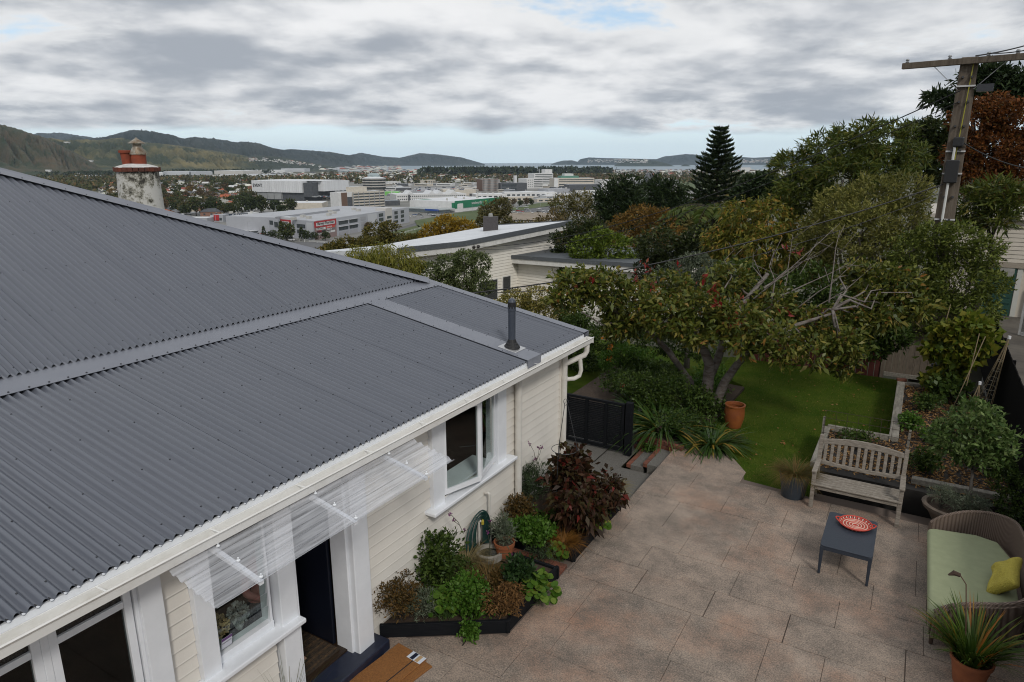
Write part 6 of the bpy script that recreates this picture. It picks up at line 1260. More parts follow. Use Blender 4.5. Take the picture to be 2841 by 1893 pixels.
    # brick chimney and small vent
    A, B = on(1345, 645, -3.), on(1378, 645, -3.); tp = on(1345, 603, -3.); w_ = (B-A).length; c = (A+B)/2; q = MB(); q.obox((c.x, c.y, (tp.z+c.z-.6)/2), rgt*w_*.40, fwd*.3, (0, 0, (tp.z-c.z+.6)/2)); ck = q.build('chimney', mat('dark_brick', (.055, .05, .052), .9, (.085, .078, .078), 14., stretch=(1, 1, 3), bump=.4), rf)
    q = MB(); q.lathe([(.14, 0), (.14, .12), (.11, .13), (.11, .2)], (c.x, c.y, tp.z), 10); q.build('chimney_pot', mat('concrete_grey', (.33, .33, .32), .9), ck)
    p = on(1679, 718, 0, u, W0+u*2.); q = MB(); q.box(p.x-.08, p.x+.08, p.y-.08, p.y+.08, p.z-.5, p.z+.45); q.build('roof_vent', mat('concrete_grey', (.33, .33, .32), .9), wr)
    ins = on(1315, 686, .62)
    for k, off in enumerate((0, .35)): q = MB(); q.lathe([(.05, -.08), (.1, 0), (.05, .08)], tuple(ins+u*off), 8); q.build('insulator', mat('insulator_brown', (.03, .025, .022), .3), t)
    return ins
INS = neighbour()
# ================================================================ garage on the right
def garage():
    Y = 27.5; A = GY(2600, 612, Y); ax = A.x; ztop = GY(2780, 606, Y).z; zb_ = GY(2780, 727, Y).z; gz_ = GY(2740, 872, Y).z
    t = thing('garage', 'cream weatherboard building with a dark green garage door below', 'garage', (3, Y, gz_)); wm = mat('garage_cream', (.55, .50, .43), .6, (.48, .44, .37), 3.)
    q = MB(); q.box(ax, 9, Y, Y+6, gz_-.5, ztop-.02); q.build('wall', wm, t)
    bh = .135; z = zb_; 
    while z < ztop-.02:
        q = MB(); q.add([(x, y, zz) for x in (ax, 9) for y, zz in ((Y-.002, z), (Y-.03, z), (Y-.012, z+bh-.008), (Y-.002, z+bh-.008))], [(0, 4, 5, 1), (1, 5, 6, 2), (2, 6, 7, 3), (3, 7, 4, 0), (0, 1, 2, 3), (7, 6, 5, 4)]); q.build('weatherboard', wm, t); z += bh
    q = MB(); q.box(ax-.2, 9.2, Y-.25, Y+6.3, ztop-.02, ztop+.10); rf = q.build('roof', mat('garage_roof', (.52, .48, .42), .7), t)
    zc = GY(2780, 628, Y).z; q = MB(); q.box(ax-.1, 9.1, Y-.07, Y-.032, zc-.03, zc+.03); q.build('belt_board', wm, t)
    gm = mat('garage_green', (.012, .055, .042), .5, (.018, .065, .05), 6.); x0, x1 = GY(2705, 800, Y).x, GY(2812, 800, Y).x; zt_ = GY(2780, 742, Y).z
    q = MB(); q.box(x0, x1, Y-.05, Y-.001, gz_, zt_); d = q.build('garage_door', gm, t)
    for k in range(8): z = gz_+.02+k*(zt_-gz_)/8; q = MB(); q.box(x0+.04, x1-.04, Y-.075, Y-.051, z, z+(zt_-gz_)/8-.03); q.build('panel', gm, d)
    wx0, wx1 = GY(2772, 760, Y).x, GY(2824, 760, Y).x; q = MB(); q.box(max(wx0, x0+.1), x1-.06, Y-.09, Y-.076, GY(2800, 769, Y).z, GY(2800, 744, Y).z); q.build('window', mat('garage_glass', (.25, .25, .23), .2, (.4, .39, .36), 3.), d)
    q = MB(); q.box(x1+.02, x1+.16, Y-.06, Y-.001, gz_, zt_+.05); q.build('door_post', mat('post_white', (.5, .5, .46), .6), t)
    q = MB(); q.box(ax, 9, Y-.10, Y-.04, zt_+.01, zb_-.01); q.build('lintel', mat('lintel_tan', (.30, .26, .21), .7), t)
    q = MB(); q.tube([(x1+.45, Y-.12, gz_), (x1+.45, Y-.12, gz_+1.0), (x1+.7, Y-.12, gz_+1.1)], .06, 8); q.build('downpipe', mat('post_white', (.5, .5, .46), .6), t)
    fx = GY(2818, 800, 24.).x; q = MB()
    fr = thing('glazed_door', 'white framed glazed door standing open at the right edge', 'door', (fx+.5, 24.2, gz_)); wt = mat('fascia_white', (.74, .73, .70), .5)
    for a, b in (((fx+.35, 24.6, gz_), (fx+.35, 24.6, gz_+2.0)), ((fx+1.0, 23.9, gz_), (fx+1.0, 23.9, gz_+2.0))): q = MB(); q.bar(a, b, .09, .06, (1, 0, 0)); q.build('stile', wt, fr)
    for z in (gz_+.05, gz_+.95, gz_+1.95): q = MB(); q.bar((fx+.35, 24.6, z), (fx+1.0, 23.9, z), .05, .1); q.build('rail', wt, fr)
    q = MB(); q.bar((fx+.37, 24.58, gz_+1.0), (fx+.98, 23.92, gz_+1.0), .01, 1.9); q.build('pane', mat('garage_glass', (.25, .25, .23), .2), fr)
    m = mat('driveway_concrete', (.12, .105, .085), .95, (.07, .06, .05), 1.5, bump=.4, bscale=30)
    q = MB(); q.add([(2.06, -3, .45), (9, -3, .45), (9, Y+1, gz_-.01), (.9, Y+1, gz_-.01), (.9, 22.3, gz_-.01), (2.06, 22.2, gz_)], [(0, 1, 2, 3, 4, 5)]); struct(q.build('driveway', m), 'worn concrete driveway between the fence and the garage')
    q = MB(); q.box(2.0, 2.05, -3, 22.2, -.7, .5); tag(q.build('retaining_wall', mat('concrete_grey', (.33, .33, .32), .9)), 'low concrete retaining edge of the driveway behind the fence', 'wall')
garage()
# ================================================================ power pole and wires
def pole():
    wood = mat('pole_timber', (.135, .11, .085), .95, (.08, .062, .046), 5., stretch=(3, 3, .25), bump=.5); Y = 20.3
    b, tp = GY(2615, 640, Y), GY(2692, 160, Y); x, zt = (b.x+tp.x)/2, tp.z; x = tp.x; W0, W1 = .24, .178
    t = thing('power_pole', 'tall weathered square timber power pole with a crossarm', 'power pole', (x, Y, 0))
    q = MB(); q.hexa([(x-W0, Y-.2, -.3), (x+W0, Y-.2, -.3), (x+W0, Y+.2, -.3), (x-W0, Y+.2, -.3), (x-W1, Y-.15, zt), (x+W1, Y-.15, zt), (x+W1, Y+.15, zt), (x-W1, Y+.15, zt)]); q.build('pole', wood, t, bevel=.02)
    ad = Vector((1, -.22, .0)).normalized(); ac = Vector((x, Y-.24, zt-.10)); le = -1.42; re = 2.2
    q = MB(); q.bar(ac+ad*le, ac+ad*re, .11, .14); q.build('crossarm', wood, t, bevel=.01)
    for s in (-1, 1): q = MB(); q.bar(ac+ad*.75*s+Vector((0, .08, -.03)), Vector((x+.16*s, Y-.18, zt-.72)), .012, .05, (0, 1, 0)); q.build('brace', mat('galvanised', (.33, .33, .34), .5, metal=.5), t)
    ins = mat('insulator_grey', (.25, .26, .27), .3)
    for k, s in enumerate((-1.32, -.42, .35, .9, 1.6)):
        c = ac+ad*s+Vector((0, 0, .07)); q = MB(); q.lathe([(.03, 0), (.045, .02), (.02, .04), (.045, .06), (.03, .09)], tuple(c), 8); q.build('insulator', ins, t)
    q = MB(); q.box(x+.22, x+.55, Y-.25, Y-.05, zt-.78, zt-.62); q.build('bracket_box', screwm, t)
    cz = GY(2650, 470, Y).z; q = MB(); q.box(x-.16, x+.12, Y-.34, Y-.20, cz-.32, cz+.22); q.build('cable_box', mat('black_plastic', (.012, .012, .013), .5), t, bevel=.02)
    q = MB(); q.box(x-.08, x+.14, Y-.32, Y-.18, cz+.52, cz+.75); q.build('splice_box', MATS['black_plastic'], t, bevel=.03)
    q = MB(); q.tube([(x-.03, Y-.26, cz+.55), (x-.03, Y-.245, cz+.2), (x-.05, Y-.26, cz-.3), (x-.06, Y-.27, .3)], .030, 7); q.build('conduit', mat('conduit_white', (.6, .6, .58), .5), t)
    q = MB(); q.tube([(x+.08, Y-.20, zt-.15), (x+.04, Y-.21, zt-1.5), (x+.0, Y-.22, zt-2.6), (x-.02, Y-.24, cz+.75)], .012, 5); q.build('earth_cable', mat('cable_yellow', (.30, .28, .03), .6), t)
    st = mat('strap_steel', (.5, .5, .5), .4)
    for z in (cz+1.9, cz+.42, cz-.1, cz-1.2):
        f = z/zt; w_ = W0+(W1-W0)*f+.008; q = MB(); q.box(x-w_, x+w_, Y-.215, Y-.16, z-.018, z+.018); q.build('strap', st, t)
    bolt = mat('bolt_dark', (.04, .04, .042), .5)
    for k in range(9):
        for s in (-.09, .09): q = MB(); z = zt-.45-k*.55; q.obox((x+s, Y-.21, z), (.022, 0, 0), (0, .06, 0), (0, 0, .022)); q.build('bolt', bolt, t)
    wm = mat('wire_black', (.012, .012, .013), .6)
    def wire(label, a, b, sag, r=.014, n=22):
        a, b = Vector(a), Vector(b); q = MB(); q.tube([a.lerp(b, i/n)+Vector((0, 0, -4*sag*(i/n)*(1-i/n))) for i in range(n+1)], r, 5); tag(q.build('overhead_wire', wm), label, 'wire')
    P = Vector((x, Y-.25, zt))
    wire('thin black wire from the neighbour roof corner up to the pole', INS, P+Vector((-.1, 0, -.75)), .9)
    wire('second thin wire running beside it to the pole', INS+Vector((.3, -.3, -.05)), P+Vector((-.1, 0, -1.0)), 1.0, .010)
    wire('thick black service cable from our roof to the pole', GD(1270, 818, 16), P+Vector((-.15, 0, -2.9)), .35, .017)
    wire('thin cable below the service cable', GD(1380, 812, 17), P+Vector((-.15, 0, -3.1)), .55, .009)
    wire('power line leaving the crossarm to the right', ac+ad*.1+Vector((0, 0, .1)), GD(3000, 70, 24), .1, .016)
    wire('upper power line above the crossarm', ac+ad*.35+Vector((0, 0, .13)), GD(2990, 95, 18), .1, .012)
    wire('sagging cable from the splice box to the right edge', (x+.15, Y-.25, cz+.6), GD(3000, 470, 22), .25, .016)
pole()
# ================================================================ the town in the valley
def sheet_px(name, label, pts, m, dz=.3, kind='structure'):
    P = [GZ(x, y, VZ+dz) for x, y in pts]; q = MB(); q.add(P, [tuple(range(len(P)))]); o = q.build(name, m)
    if o.data.polygons[0].normal.z < 0: o.data.flip_normals()
    struct(o, label); return o
asph = mat('asphalt_far', (.10, .10, .105), .9, (.14, .14, .14), .05); grass_f = mat('grass_far', (.055, .085, .022), .95, (.09, .11, .035), .03, detail=9); dirt = mat('yard_dirt', (.30, .25, .19), .95, (.22, .18, .135), .06)
town_g = mat('town_ground', (.24, .235, .225), .95, (.15, .15, .13), .012, detail=8)
sheet_px('town_ground', 'paved and planted ground of the town', [(300, 530), (820, 500), (1900, 505), (2000, 560), (1500, 640), (1150, 700), (700, 700), (300, 640)], town_g, .25)
sheet_px('car_park', 'car park behind the dealerships', [(640, 600), (760, 600), (780, 650), (720, 680), (640, 650)], asph, .6)
sheet_px('road', 'road in front of the grey store', [(700, 672), (880, 672), (1010, 664), (1140, 622), (1240, 598), (1260, 606), (1150, 634), (1020, 680), (880, 688), (700, 688)], asph, .6)
sheet_px('grass_verge', 'green grass bank beside the grey store', [(1020, 664), (1100, 640), (1160, 625), (1180, 640), (1120, 665), (1050, 680)], grass_f, .9)
sheet_px('grass_field', 'green field in front of the supermarket', [(1150, 612), (1260, 592), (1340, 582), (1400, 585), (1360, 610), (1240, 625), (1160, 630)], grass_f, .9)
sheet_px('grass_field', 'green strip beyond the building site', [(1415, 578), (1500, 563), (1560, 560), (1560, 566), (1500, 575), (1430, 585)], grass_f, .9)
sheet_px('building_site', 'bare earth building site', [(1405, 592), (1500, 588), (1550, 598), (1510, 612), (1420, 610), (1390, 605)], dirt, .9)
sheet_px('car_park', 'car park beside the building site', [(1450, 580), (1560, 570), (1590, 585), (1540, 598), (1460, 590)], asph, .75)
sheet_px('stop_bank', 'grassy stop bank near the river', [(1872, 502), (1990, 500), (2010, 520), (1900, 530), (1872, 525)], grass_f, .9)
wht = mat('town_white', (.66, .66, .65), .6, (.58, .58, .57), .3); crm = mat('town_cream', (.58, .53, .45), .7, (.5, .46, .39), .4); gry = mat('town_grey', (.36, .37, .39), .6, (.32, .33, .35), .3); dgy = mat('town_dark', (.06, .065, .075), .5, (.09, .095, .10), .4); rfw = mat('roof_white', (.68, .69, .70), .6, (.58, .59, .60), .08); rfg = mat('roof_greyblue', (.30, .34, .38), .6, (.38, .41, .44), .06)
win = mat('town_glass', (.035, .045, .05), .15, (.07, .08, .085), .5); brn = mat('town_brown', (.14, .085, .06), .8); red = mat('sign_red', (.38, .02, .025), .5); grn = mat('store_green', (.008, .16, .075), .5, (.01, .19, .09), .2); blk = mat('ink_black', (.015, .015, .017), .6); blu = mat('town_blue', (.02, .07, .30), .5); slab_m = mat('roof_plant', (.45, .44, .41), .7)
class Bld:
    def __init__(s, name, label, bl, br, top, depth, wall=wht, roof=rfw, cat='building', group=None, parapet=.5, zbase=VZ, solid=True):
        s.A = GZ(bl[0], bl[1], zbase); s.B = GZ(br[0], br[1], zbase); s.u = (s.B-s.A).normalized(); s.n = Vector((s.u.y, -s.u.x, 0)); s.W = (s.B-s.A).length
        if s.n.dot(s.A) > 0: s.n = -s.n          # n looks at us
        dA = math.hypot(s.A.x, s.A.y); s.H = GD(bl[0], top, dA).z-zbase; s.z = zbase; s.D = depth
        s.t = thing(name, label, cat, tuple((s.A+s.B)/2), group); 
        if not solid: return
        s.box('wall', wall, 0, s.W, 0, s.H, -depth, 0)
        s.box('roof', roof, .15, s.W-.15, s.H, s.H+.25, -depth+.15, -.15)
        if parapet: s.box('parapet', wall, 0, s.W, s.H+.001, s.H+parapet, -.149, .0); 
    def P(s, a, d, z): q = s.A+s.u*a+s.n*d; return (q.x, q.y, s.z+z)
    def box(s, name, m, a0, a1, z0, z1, d0, d1, par=None):
        q = MB(); q.hexa([s.P(a0, d0, z0), s.P(a1, d0, z0), s.P(a1, d1, z0), s.P(a0, d1, z0), s.P(a0, d0, z1), s.P(a1, d0, z1), s.P(a1, d1, z1), s.P(a0, d1, z1)]); o = q.build(name, m, par or s.t)
        return o
    def strips(s, k, z0, z1, a0=.03, a1=.97, fill=.5, m=win, name='window_band', side=False):
        for i in range(k):
            za = z0+(z1-z0)*(i+.5*(1-fill))/k; zb_ = za+(z1-z0)*fill/k; s.box(name, m, s.W*a0, s.W*a1, za, zb_, 0, .12)
            if side: s.box(name, m, s.W, s.W+.12, za, zb_, -s.D*.95, -s.D*.05)
    def grid(s, rows, cols, z0, z1, a0=.04, a1=.96, fz=.5, fa=.55, m=win):
        for i in range(rows):
            for j in range(cols):
                za = z0+(z1-z0)*(i+.5*(1-fz))/rows; aa = s.W*(a0+(a1-a0)*(j+.5*(1-fa))/cols); s.box('window', m, aa, aa+s.W*(a1-a0)*fa/cols, za, za+(z1-z0)*fz/rows, 0, .12)
    def fins(s, k, z0, z1, m, a0=0, a1=1.):
        for i in range(k+1): a = s.W*(a0+(a1-a0)*i/k); s.box('fin', m, a-.25, a+.25, z0, z1, .0, .45)
    def text(s, name, body, size, m, a, z, par=None, d=.3, sq=1., bold=0.):
        q = s.P(a, d, z); return text_mesh(name, body, size, m, q, s.u, (0, 0, 1), par or s.t, .04, bold, sq)
    def plant(s, k, seed):
        r = random.Random(seed)
        for i in range(k): a = r.uniform(.1, .9)*s.W; d = -r.uniform(.15, .8)*s.D; w_ = r.uniform(1.2, 3); s.box('roof_unit', slab_m, a, a+w_, s.H+.25, s.H+r.uniform(1.2, 2.4), d-w_*.6, d)
# ---- big grey furniture store: two wings meeting at a corner
hg_ = mat('store_grey', (.40, .41, .44), .6, (.37, .38, .41), .2); hl = mat('store_light', (.50, .51, .53), .6)
s1 = Bld('furniture_store', 'large pale grey furniture store with red signs and flat roof', (749, 654), (873, 668), 604, 55, hg_, parapet=0, solid=False); mat('store_roof', (.42, .43, .45), .6, (.36, .37, .39), .05)
def ext(b, name, bl, br, top, depth, wall, roof):      # a second wing of the same building
    c = Bld.__new__(Bld); c.A = GZ(bl[0], bl[1], VZ); c.B = GZ(br[0], br[1], VZ); c.u = (c.B-c.A).normalized(); c.n = Vector((c.u.y, -c.u.x, 0)); c.W = (c.B-c.A).length; c.n = -c.n if c.n.dot(c.A) > 0 else c.n
    c.H = b.H if top is None else GD(bl[0], top, math.hypot(c.A.x, c.A.y)).z-VZ; c.z = VZ; c.D = depth; c.t = b.t
    if depth is None: return c
    c.box(name, wall, 0, c.W, 0, c.H, -depth, 0); c.box('roof', roof, .15, c.W-.15, c.H, c.H+.22, -depth+.15, -.15); return c
s2 = ext(s1, 'wing_wall', (873.5, 668), (1136, 618), None, None, hg_, MATS['store_roof'])
bk_ = -s2.n*62; fp4 = [s1.A, s1.B, s2.B, s2.B+bk_, s1.A+bk_*.55]; q = MB(); q.prism([(p.x, p.y) for p in fp4], VZ, VZ+s1.H); q.build('wall', hg_, s1.t); q = MB(); cc = sum(fp4, Vector())/5; q.prism([(cc.x+(p.x-cc.x)*.995, cc.y+(p.y-cc.y)*.995) for p in fp4], VZ+s1.H+.001, VZ+s1.H+.25); q.build('roof', MATS['store_roof'], s1.t)
Hn = s1.H
o = s1.box('sign_tower', hl, s1.W*.27, s1.W*.56, Hn*.05, Hn+1.2, -6, .5); sp = s1.box('sign_panel', red, s1.W*.29, s1.W*.53, Hn*.42, Hn*.98, .5, .62, o); s1.box('sign_field', wht, s1.W*.33, s1.W*.49, Hn*.58, Hn*.88, .62, .68, sp)
s1.text('lettering', 'Harvey', s1.W*.048, blk, s1.W*.335, Hn*.755, sp, .70, 1.0, .05); s1.text('lettering', 'Norman', s1.W*.046, blk, s1.W*.335, Hn*.62, sp, .70, 1.0, .05)
for a0, a1, z0, z1 in ((.02, .10, .62, .85), (.13, .21, .5, .8), (.64, .82, .60, .80), (.64, .82, .30, .50)): s1.box('window', win, s1.W*a0, s1.W*a1, Hn*z0, Hn*z1, 0, .15)
s1.box('pale_panel', hl, s1.W*.85, s1.W*.98, Hn*.45, Hn*.92, 0, .1)
W = s2.W
sg_ = s2.box('sign_panel', red, W*.004, W*.19, Hn*.66, Hn*.99, .05, .3); s2.box('sign_field', wht, W*.017, W*.175, Hn*.73, Hn*.90, .3, .36, sg_); s2.text('lettering', 'Harvey Norman', W*.0195, blk, W*.022, Hn*.775, sg_, .38, 1.12, .05)
pk = s2.box('sign_backing', mat('sign_taupe', (.24, .17, .16), .7), W*.004, W*.19, .2, Hn*.655, .05, .2)
for i, (a0, z0, m, tx, tm) in enumerate(((.018, .52, wht, 'PetCentral', blk), (.10, .55, mat('sign_orange', (.55, .06, .04), .5), 'anaconda', wht), (.018, .37, blk, 'STORE', red), (.10, .42, mat('sign_mid_grey', (.16, .15, .15), .6), 'BabyCity', wht), (.018, .24, blk, 'Hunter', wht), (.10, .29, wht, 'SPORT', blk))):
    b_ = s2.box('tenant_sign', m, W*a0, W*(a0+.075), Hn*z0, Hn*(z0+.10), .2, .28, pk); s2.text('lettering', tx, W*.0115, tm, W*(a0+.006), Hn*(z0+.03), b_, .30)
for a0, a1 in ((.215, .30), (.315, .395)):
    for z0, z1 in ((.62, .82), (.30, .50)): f = s2.box('window', win, W*a0, W*a1, Hn*z0, Hn*z1, 0, .15); s2.box('awning', hl, W*(a0-.003), W*(a1+.003), Hn*z1, Hn*(z1+.025), .0, .9, f)
    s2.box('roller_door', mat('shutter_grey', (.33, .33, .35), .6), W*a0, W*a1, .1, Hn*.22, 0, .15)
for z0 in (.1, .38, .66): s2.box('vent_panel', mat('shutter_grey', (.33, .33, .35), .6), W*.43, W*.48, Hn*z0, Hn*(z0+.2), 0, .12)
s2.box('pale_panel', hl, W*.50, W*.60, Hn*.35, Hn*.95, 0, .10)
for a0, a1 in ((.625, .675), (.81, .85), (.89, .93)):
    for z0, z1 in ((.15, .32), (.42, .62), (.70, .90)): s2.box('window', win, W*a0, W*a1, Hn*z0, Hn*z1, 0, .15)
st_ = s2.box('stair_tower', mat('store_cream', (.52, .50, .47), .7), W*.70, W*.775, 0, Hn+2.0, -8, .6)
for z0 in (.28, .52): s2.box('window', win, W*.712, W*.763, Hn*z0, Hn*(z0+.15), .6, .75, st_)
for k, (a, d) in enumerate(((.10, -12), (.16, -22), (.30, -14), (.42, -20), (.50, -30), (.62, -16), (.70, -26), (.02, -16))): s2.box('roof_unit', slab_m, W*a, W*a+3.2, Hn+.22, Hn+1.9, d-2.4, d)
s2.box('roof_step', mat('step_grey', (.30, .31, .33), .6), W*.05, W*.62, Hn+.22, Hn+1.6, -33, -32)
# ---- cinema block
ev = Bld('cinema', 'white fluted cinema block with EVENT lettering above a dark base', (708, 556), (845, 560), 508, 60, dgy, rfw, parapet=0); evw = mat('cinema_white', (.70, .71, .72), .5, (.60, .61, .62), .25, stretch=(1, 1, .02))
ev.box('upper_hall', evw, -1, ev.W, ev.H*.50, ev.H+3.2, -48, 2.5); ev.box('upper_hall', evw, ev.W, ev.W+22, ev.H*.58, ev.H+3.0, -60, -10)
fl = ev.box('roof_deck', rfw, 0, ev.W+20, ev.H+3.21, ev.H+3.5, -56, -6); ev.box('dark_tower', dgy, ev.W+1, ev.W+14, ev.H*.28, ev.H+1.2, -10, 1.)
for k in range(28): a = k*ev.W/28; ev.box('flute', evw, a+.25, a+ev.W/28-.25, ev.H*.5, ev.H+3.1, 2.5, 2.9)
ev.box('glass_screen', mat('screen_grey', (.33, .34, .34), .4, (.28, .29, .29), .3), 0, ev.W*.58, ev.H*.10, ev.H*.5, .0, 1.6); ev.box('brown_panel', brn, -7, -.5, 0, ev.H*.5, -8, 1); ev.text('lettering', 'EVENT', ev.H*.24, blk, 1.2, ev.H*.80, None, 3.0, 1.0, .12)
for k in range(4): ev.box('mullion', dgy, ev.W*.58*(k+.9)/4, ev.W*.58*(k+.9)/4+.4, ev.H*.1, ev.H*.5, 1.6, 1.8)
# ---- drum shaped tower
def drum():
    c = GZ(1039, 530, VZ); k = (c-O).dot(fw3)/F; r = 35*k; zt = GD(1039, 495, math.hypot(c.x, c.y)).z; t = thing('drum_building', 'stepped round civic building with dark window bands', 'building', tuple(c)); n = 12
    for i in range(5):
        z0 = VZ+(zt-VZ)*i/5; z1 = VZ+(zt-VZ)*(i+1)/5; rr = r*(.86 if i == 0 else 1-.012*i); q = MB(); q.lathe([(rr*.93, z0), (rr*.93, z0+(z1-z0)*.55)], (c.x, c.y, 0), n); q.build('window_band', win, t); q = MB(); q.lathe([(rr*.97, z0+(z1-z0)*.55), (rr, z0+(z1-z0)*.6), (rr*.98, z1)], (c.x, c.y, 0), n); q.build('floor_band', mat('drum_concrete', (.38, .36, .33), .8), t)
    q = MB(); q.lathe([(r*1.0, zt), (r*.35, zt+(zt-VZ)*.16)], (c.x, c.y, 0), n); q.build('roof', rfw, t); q = MB(); q.lathe([(r*.5, zt+(zt-VZ)*.08), (r*.5, zt+(zt-VZ)*.26), (r*.32, zt+(zt-VZ)*.40)], (c.x, c.y, 0), 6); q.build('lantern', mat('lantern_glass', (.30, .36, .37), .3), t)
drum()
# ---- office slab
of = Bld('office_block', 'cream six storey office slab with horizontal window bands', (982, 584), (1068, 578), 534, 16, crm, rfw)
of.strips(6, of.H*.02, of.H*.97, .01, .99, .45); of.fins(6, 0, of.H, gry); of.box('end_wall', wht, -of.W*.42, -.3, 0, of.H*1.02, -14, -1); of.box('brown_panel', brn, -of.W*.34, -of.W*.17, 0, of.H, -1, -.6); of.box('dark_panel', dgy, -of.W*.16, -of.W*.02, of.H*.15, of.H*.75, -1, -.5); of.box('penthouse', crm, of.W*.05, of.W*.52, of.H+.3, of.H*1.28, -13, -4)
# ---- supermarket
sm = Bld('supermarket', 'green and white supermarket with flat white roof', (1262, 590), (1390, 576), 560, 55, wht, rfw)
gp_ = sm.box('green_panel', grn, 0, sm.W*1.0, sm.H*.35, sm.H*1.06, 0, .5); sm.text('lettering', 'woolworths', sm.W*.046, wht, sm.W*.33, sm.H*.62, gp_, .62, 1., .03)
q = MB(); cx = sm.P(sm.W*.64, .65, sm.H*.70); q.tube([Vector(cx)+sm.u*(1.5*math.cos(a))+Vector((0, 0, 1.5*math.sin(a))) for a in np.linspace(0, 5.6, 15)], .38, 6); q.build('apple_mark', mat('leaf_mark', (.30, .5, .12), .5), gp_)
sl = Bld.__new__(Bld); sl = ext(sm, 'side_wall', (1166, 584), (1262, 590), 562, 12, wht, rfw); sl.box('green_panel', grn, sl.W*.15, sl.W, sl.H*.55, sl.H*1.15, 0, .5); sl.box('green_tower', grn, -1, sl.W*.10, sl.H*.45, sl.H*1.35, -12, .6); lo_ = sl.box('petrol_shop', mat('shop_pale', (.45, .52, .55), .6), sl.W*.05, sl.W*.95, 0, sl.H*.42, 4, 18); sl.box('canopy', mat('canopy_grey', (.35, .38, .38), .6), 0, sl.W*1.05, sl.H*.42, sl.H*.5, 2, 22); sl.box('blue_fascia', blu, sl.W*.62, sl.W*1.0, sl.H*.30, sl.H*.52, 22.05, 22.4); sm.plant(6, 5)
# ---- long white mall with gables
ml = Bld('shopping_mall', 'long white shopping mall with a row of small windows and gables', (1100, 560), (1294, 556), 541, 40, wht, rfw); ml.grid(2, 34, ml.H*.1, ml.H*.95, .01, .99, .4, .5)
for f in (.2, .5, .62, .82):
    q = MB(); a = ml.W*f; w_ = ml.W*.05; q.add([ml.P(a-w_, .2, ml.H), ml.P(a+w_, .2, ml.H), ml.P(a, .2, ml.H*1.55), ml.P(a-w_, -30, ml.H), ml.P(a+w_, -30, ml.H), ml.P(a, -30, ml.H*1.55)], [(0, 1, 2), (3, 5, 4), (0, 2, 5, 3), (1, 4, 5, 2), (0, 3, 4, 1)]); q.build('gable_roof', rfw if f < .7 else wht, ml.t)
ml.box('dark_bay', dgy, ml.W*.165, ml.W*.19, 0, ml.H, 0, 1.5)
# ---- towers
t1 = Bld('office_tower', 'brown and white seven storey office tower', (1340, 532), (1386, 531), 498, 25, brn, rfw); t1.strips(7, t1.H*.04, t1.H*.98, 0, 1, .42); t1.fins(14, 0, t1.H, wht)
t2 = Bld('glass_building', 'low dark glass civic building', (1389, 532), (1462, 531), 509, 30, dgy, dgy); t2.strips(2, t2.H*.1, t2.H*.95, .05, .6, .7); t2.box('white_mast', wht, t2.W*.62, t2.W*.72, t2.H, t2.H*1.9, -20, -14)
h1 = Bld('hospital_wing', 'white hospital wing left of the tower', (1461, 524), (1506, 523), 496, 30, wht, rfw); h1.strips(5, h1.H*.08, h1.H*.98, .45, .98, .4); h1.grid(4, 3, h1.H*.1, h1.H*.95, .04, .4, .35, .3)
h2 = Bld('hospital_tower', 'tall white hospital tower with a roof mast', (1482, 518), (1534, 517), 482, 25, wht, rfw); h2.strips(6, h2.H*.2, h2.H*.98, .05, .97, .4); h2.box('plant_room', wht, h2.W*.6, h2.W*.98, h2.H, h2.H*1.32, -16, -2); h2.box('mast', gry, h2.W*.37, h2.W*.40, h2.H, h2.H*1.35, -10, -9)
h3 = Bld('hospital_block', 'long pale five storey hospital block', (1537, 526), (1648, 525), 495, 30, crm, rfg); h3.strips(2, h3.H*.60, h3.H*.95, .12, .98, .4); h3.strips(3, h3.H*.03, h3.H*.52, .12, .7, .55); h3.box('stair_end', wht, 0, h3.W*.10, 0, h3.H*1.04, -8, .8); h3.box('penthouse', wht, h3.W*.28, h3.W*.50, h3.H, h3.H*1.4, -22, -6); h3.box('green_roof', mat('copper_green', (.10, .24, .18), .6), h3.W*.18, h3.W*.62, h3.H+.25, h3.H*1.2, -24, -3)
t3 = Bld('dark_warehouse', 'dark grey flat roofed building in front of the hospital', (1578, 537), (1668, 536), 513, 25, dgy, gry); t3.box('white_base', wht, t3.W*.2, t3.W*.95, 0, t3.H*.35, 0, 1.)
t4 = Bld('apartment_tower', 'white apartment block with rows of windows right of the pines', (1822, 540), (1873, 541), 500, 20, wht, rfw); t4.grid(6, 8, t4.H*.04, t4.H*.98, .05, .97, .5, .5); t4.box('penthouse', wht, t4.W*.2, t4.W*.55, t4.H, t4.H*1.15, -12, -3)
t5 = Bld('apartment_block', 'pale blue white flats left of the dark dome', (1732, 530), (1762, 530), 493, 20, wht, gry); t5.grid(6, 4, t5.H*.05, t5.H*.98, .2, .95, .6, .45)
t6 = Bld('grey_block', 'plain grey block beside the dark dome', (1764, 528), (1795, 528), 499, 25, gry, gry)
t7 = Bld('domed_block', 'dark building with a peaked roof among the flats', (1775, 534), (1830, 534), 508, 25, dgy, dgy); q = MB(); cq = t7.P(t7.W*.5, -10, t7.H); q.lathe([(9, 0), (8, 9), (5, 14), (.5, 16)], cq, 8); q.build('dome', dgy, t7.t)
t8 = Bld('striped_block', 'long low white block with dark stripes', (1662, 520), (1735, 519), 499, 20, wht, wht); t8.fins(22, t8.H*.5, t8.H, blk)
t9 = Bld('white_block', 'small white block left of the striped block', (1665, 530), (1700, 530), 504, 18, wht, rfw)
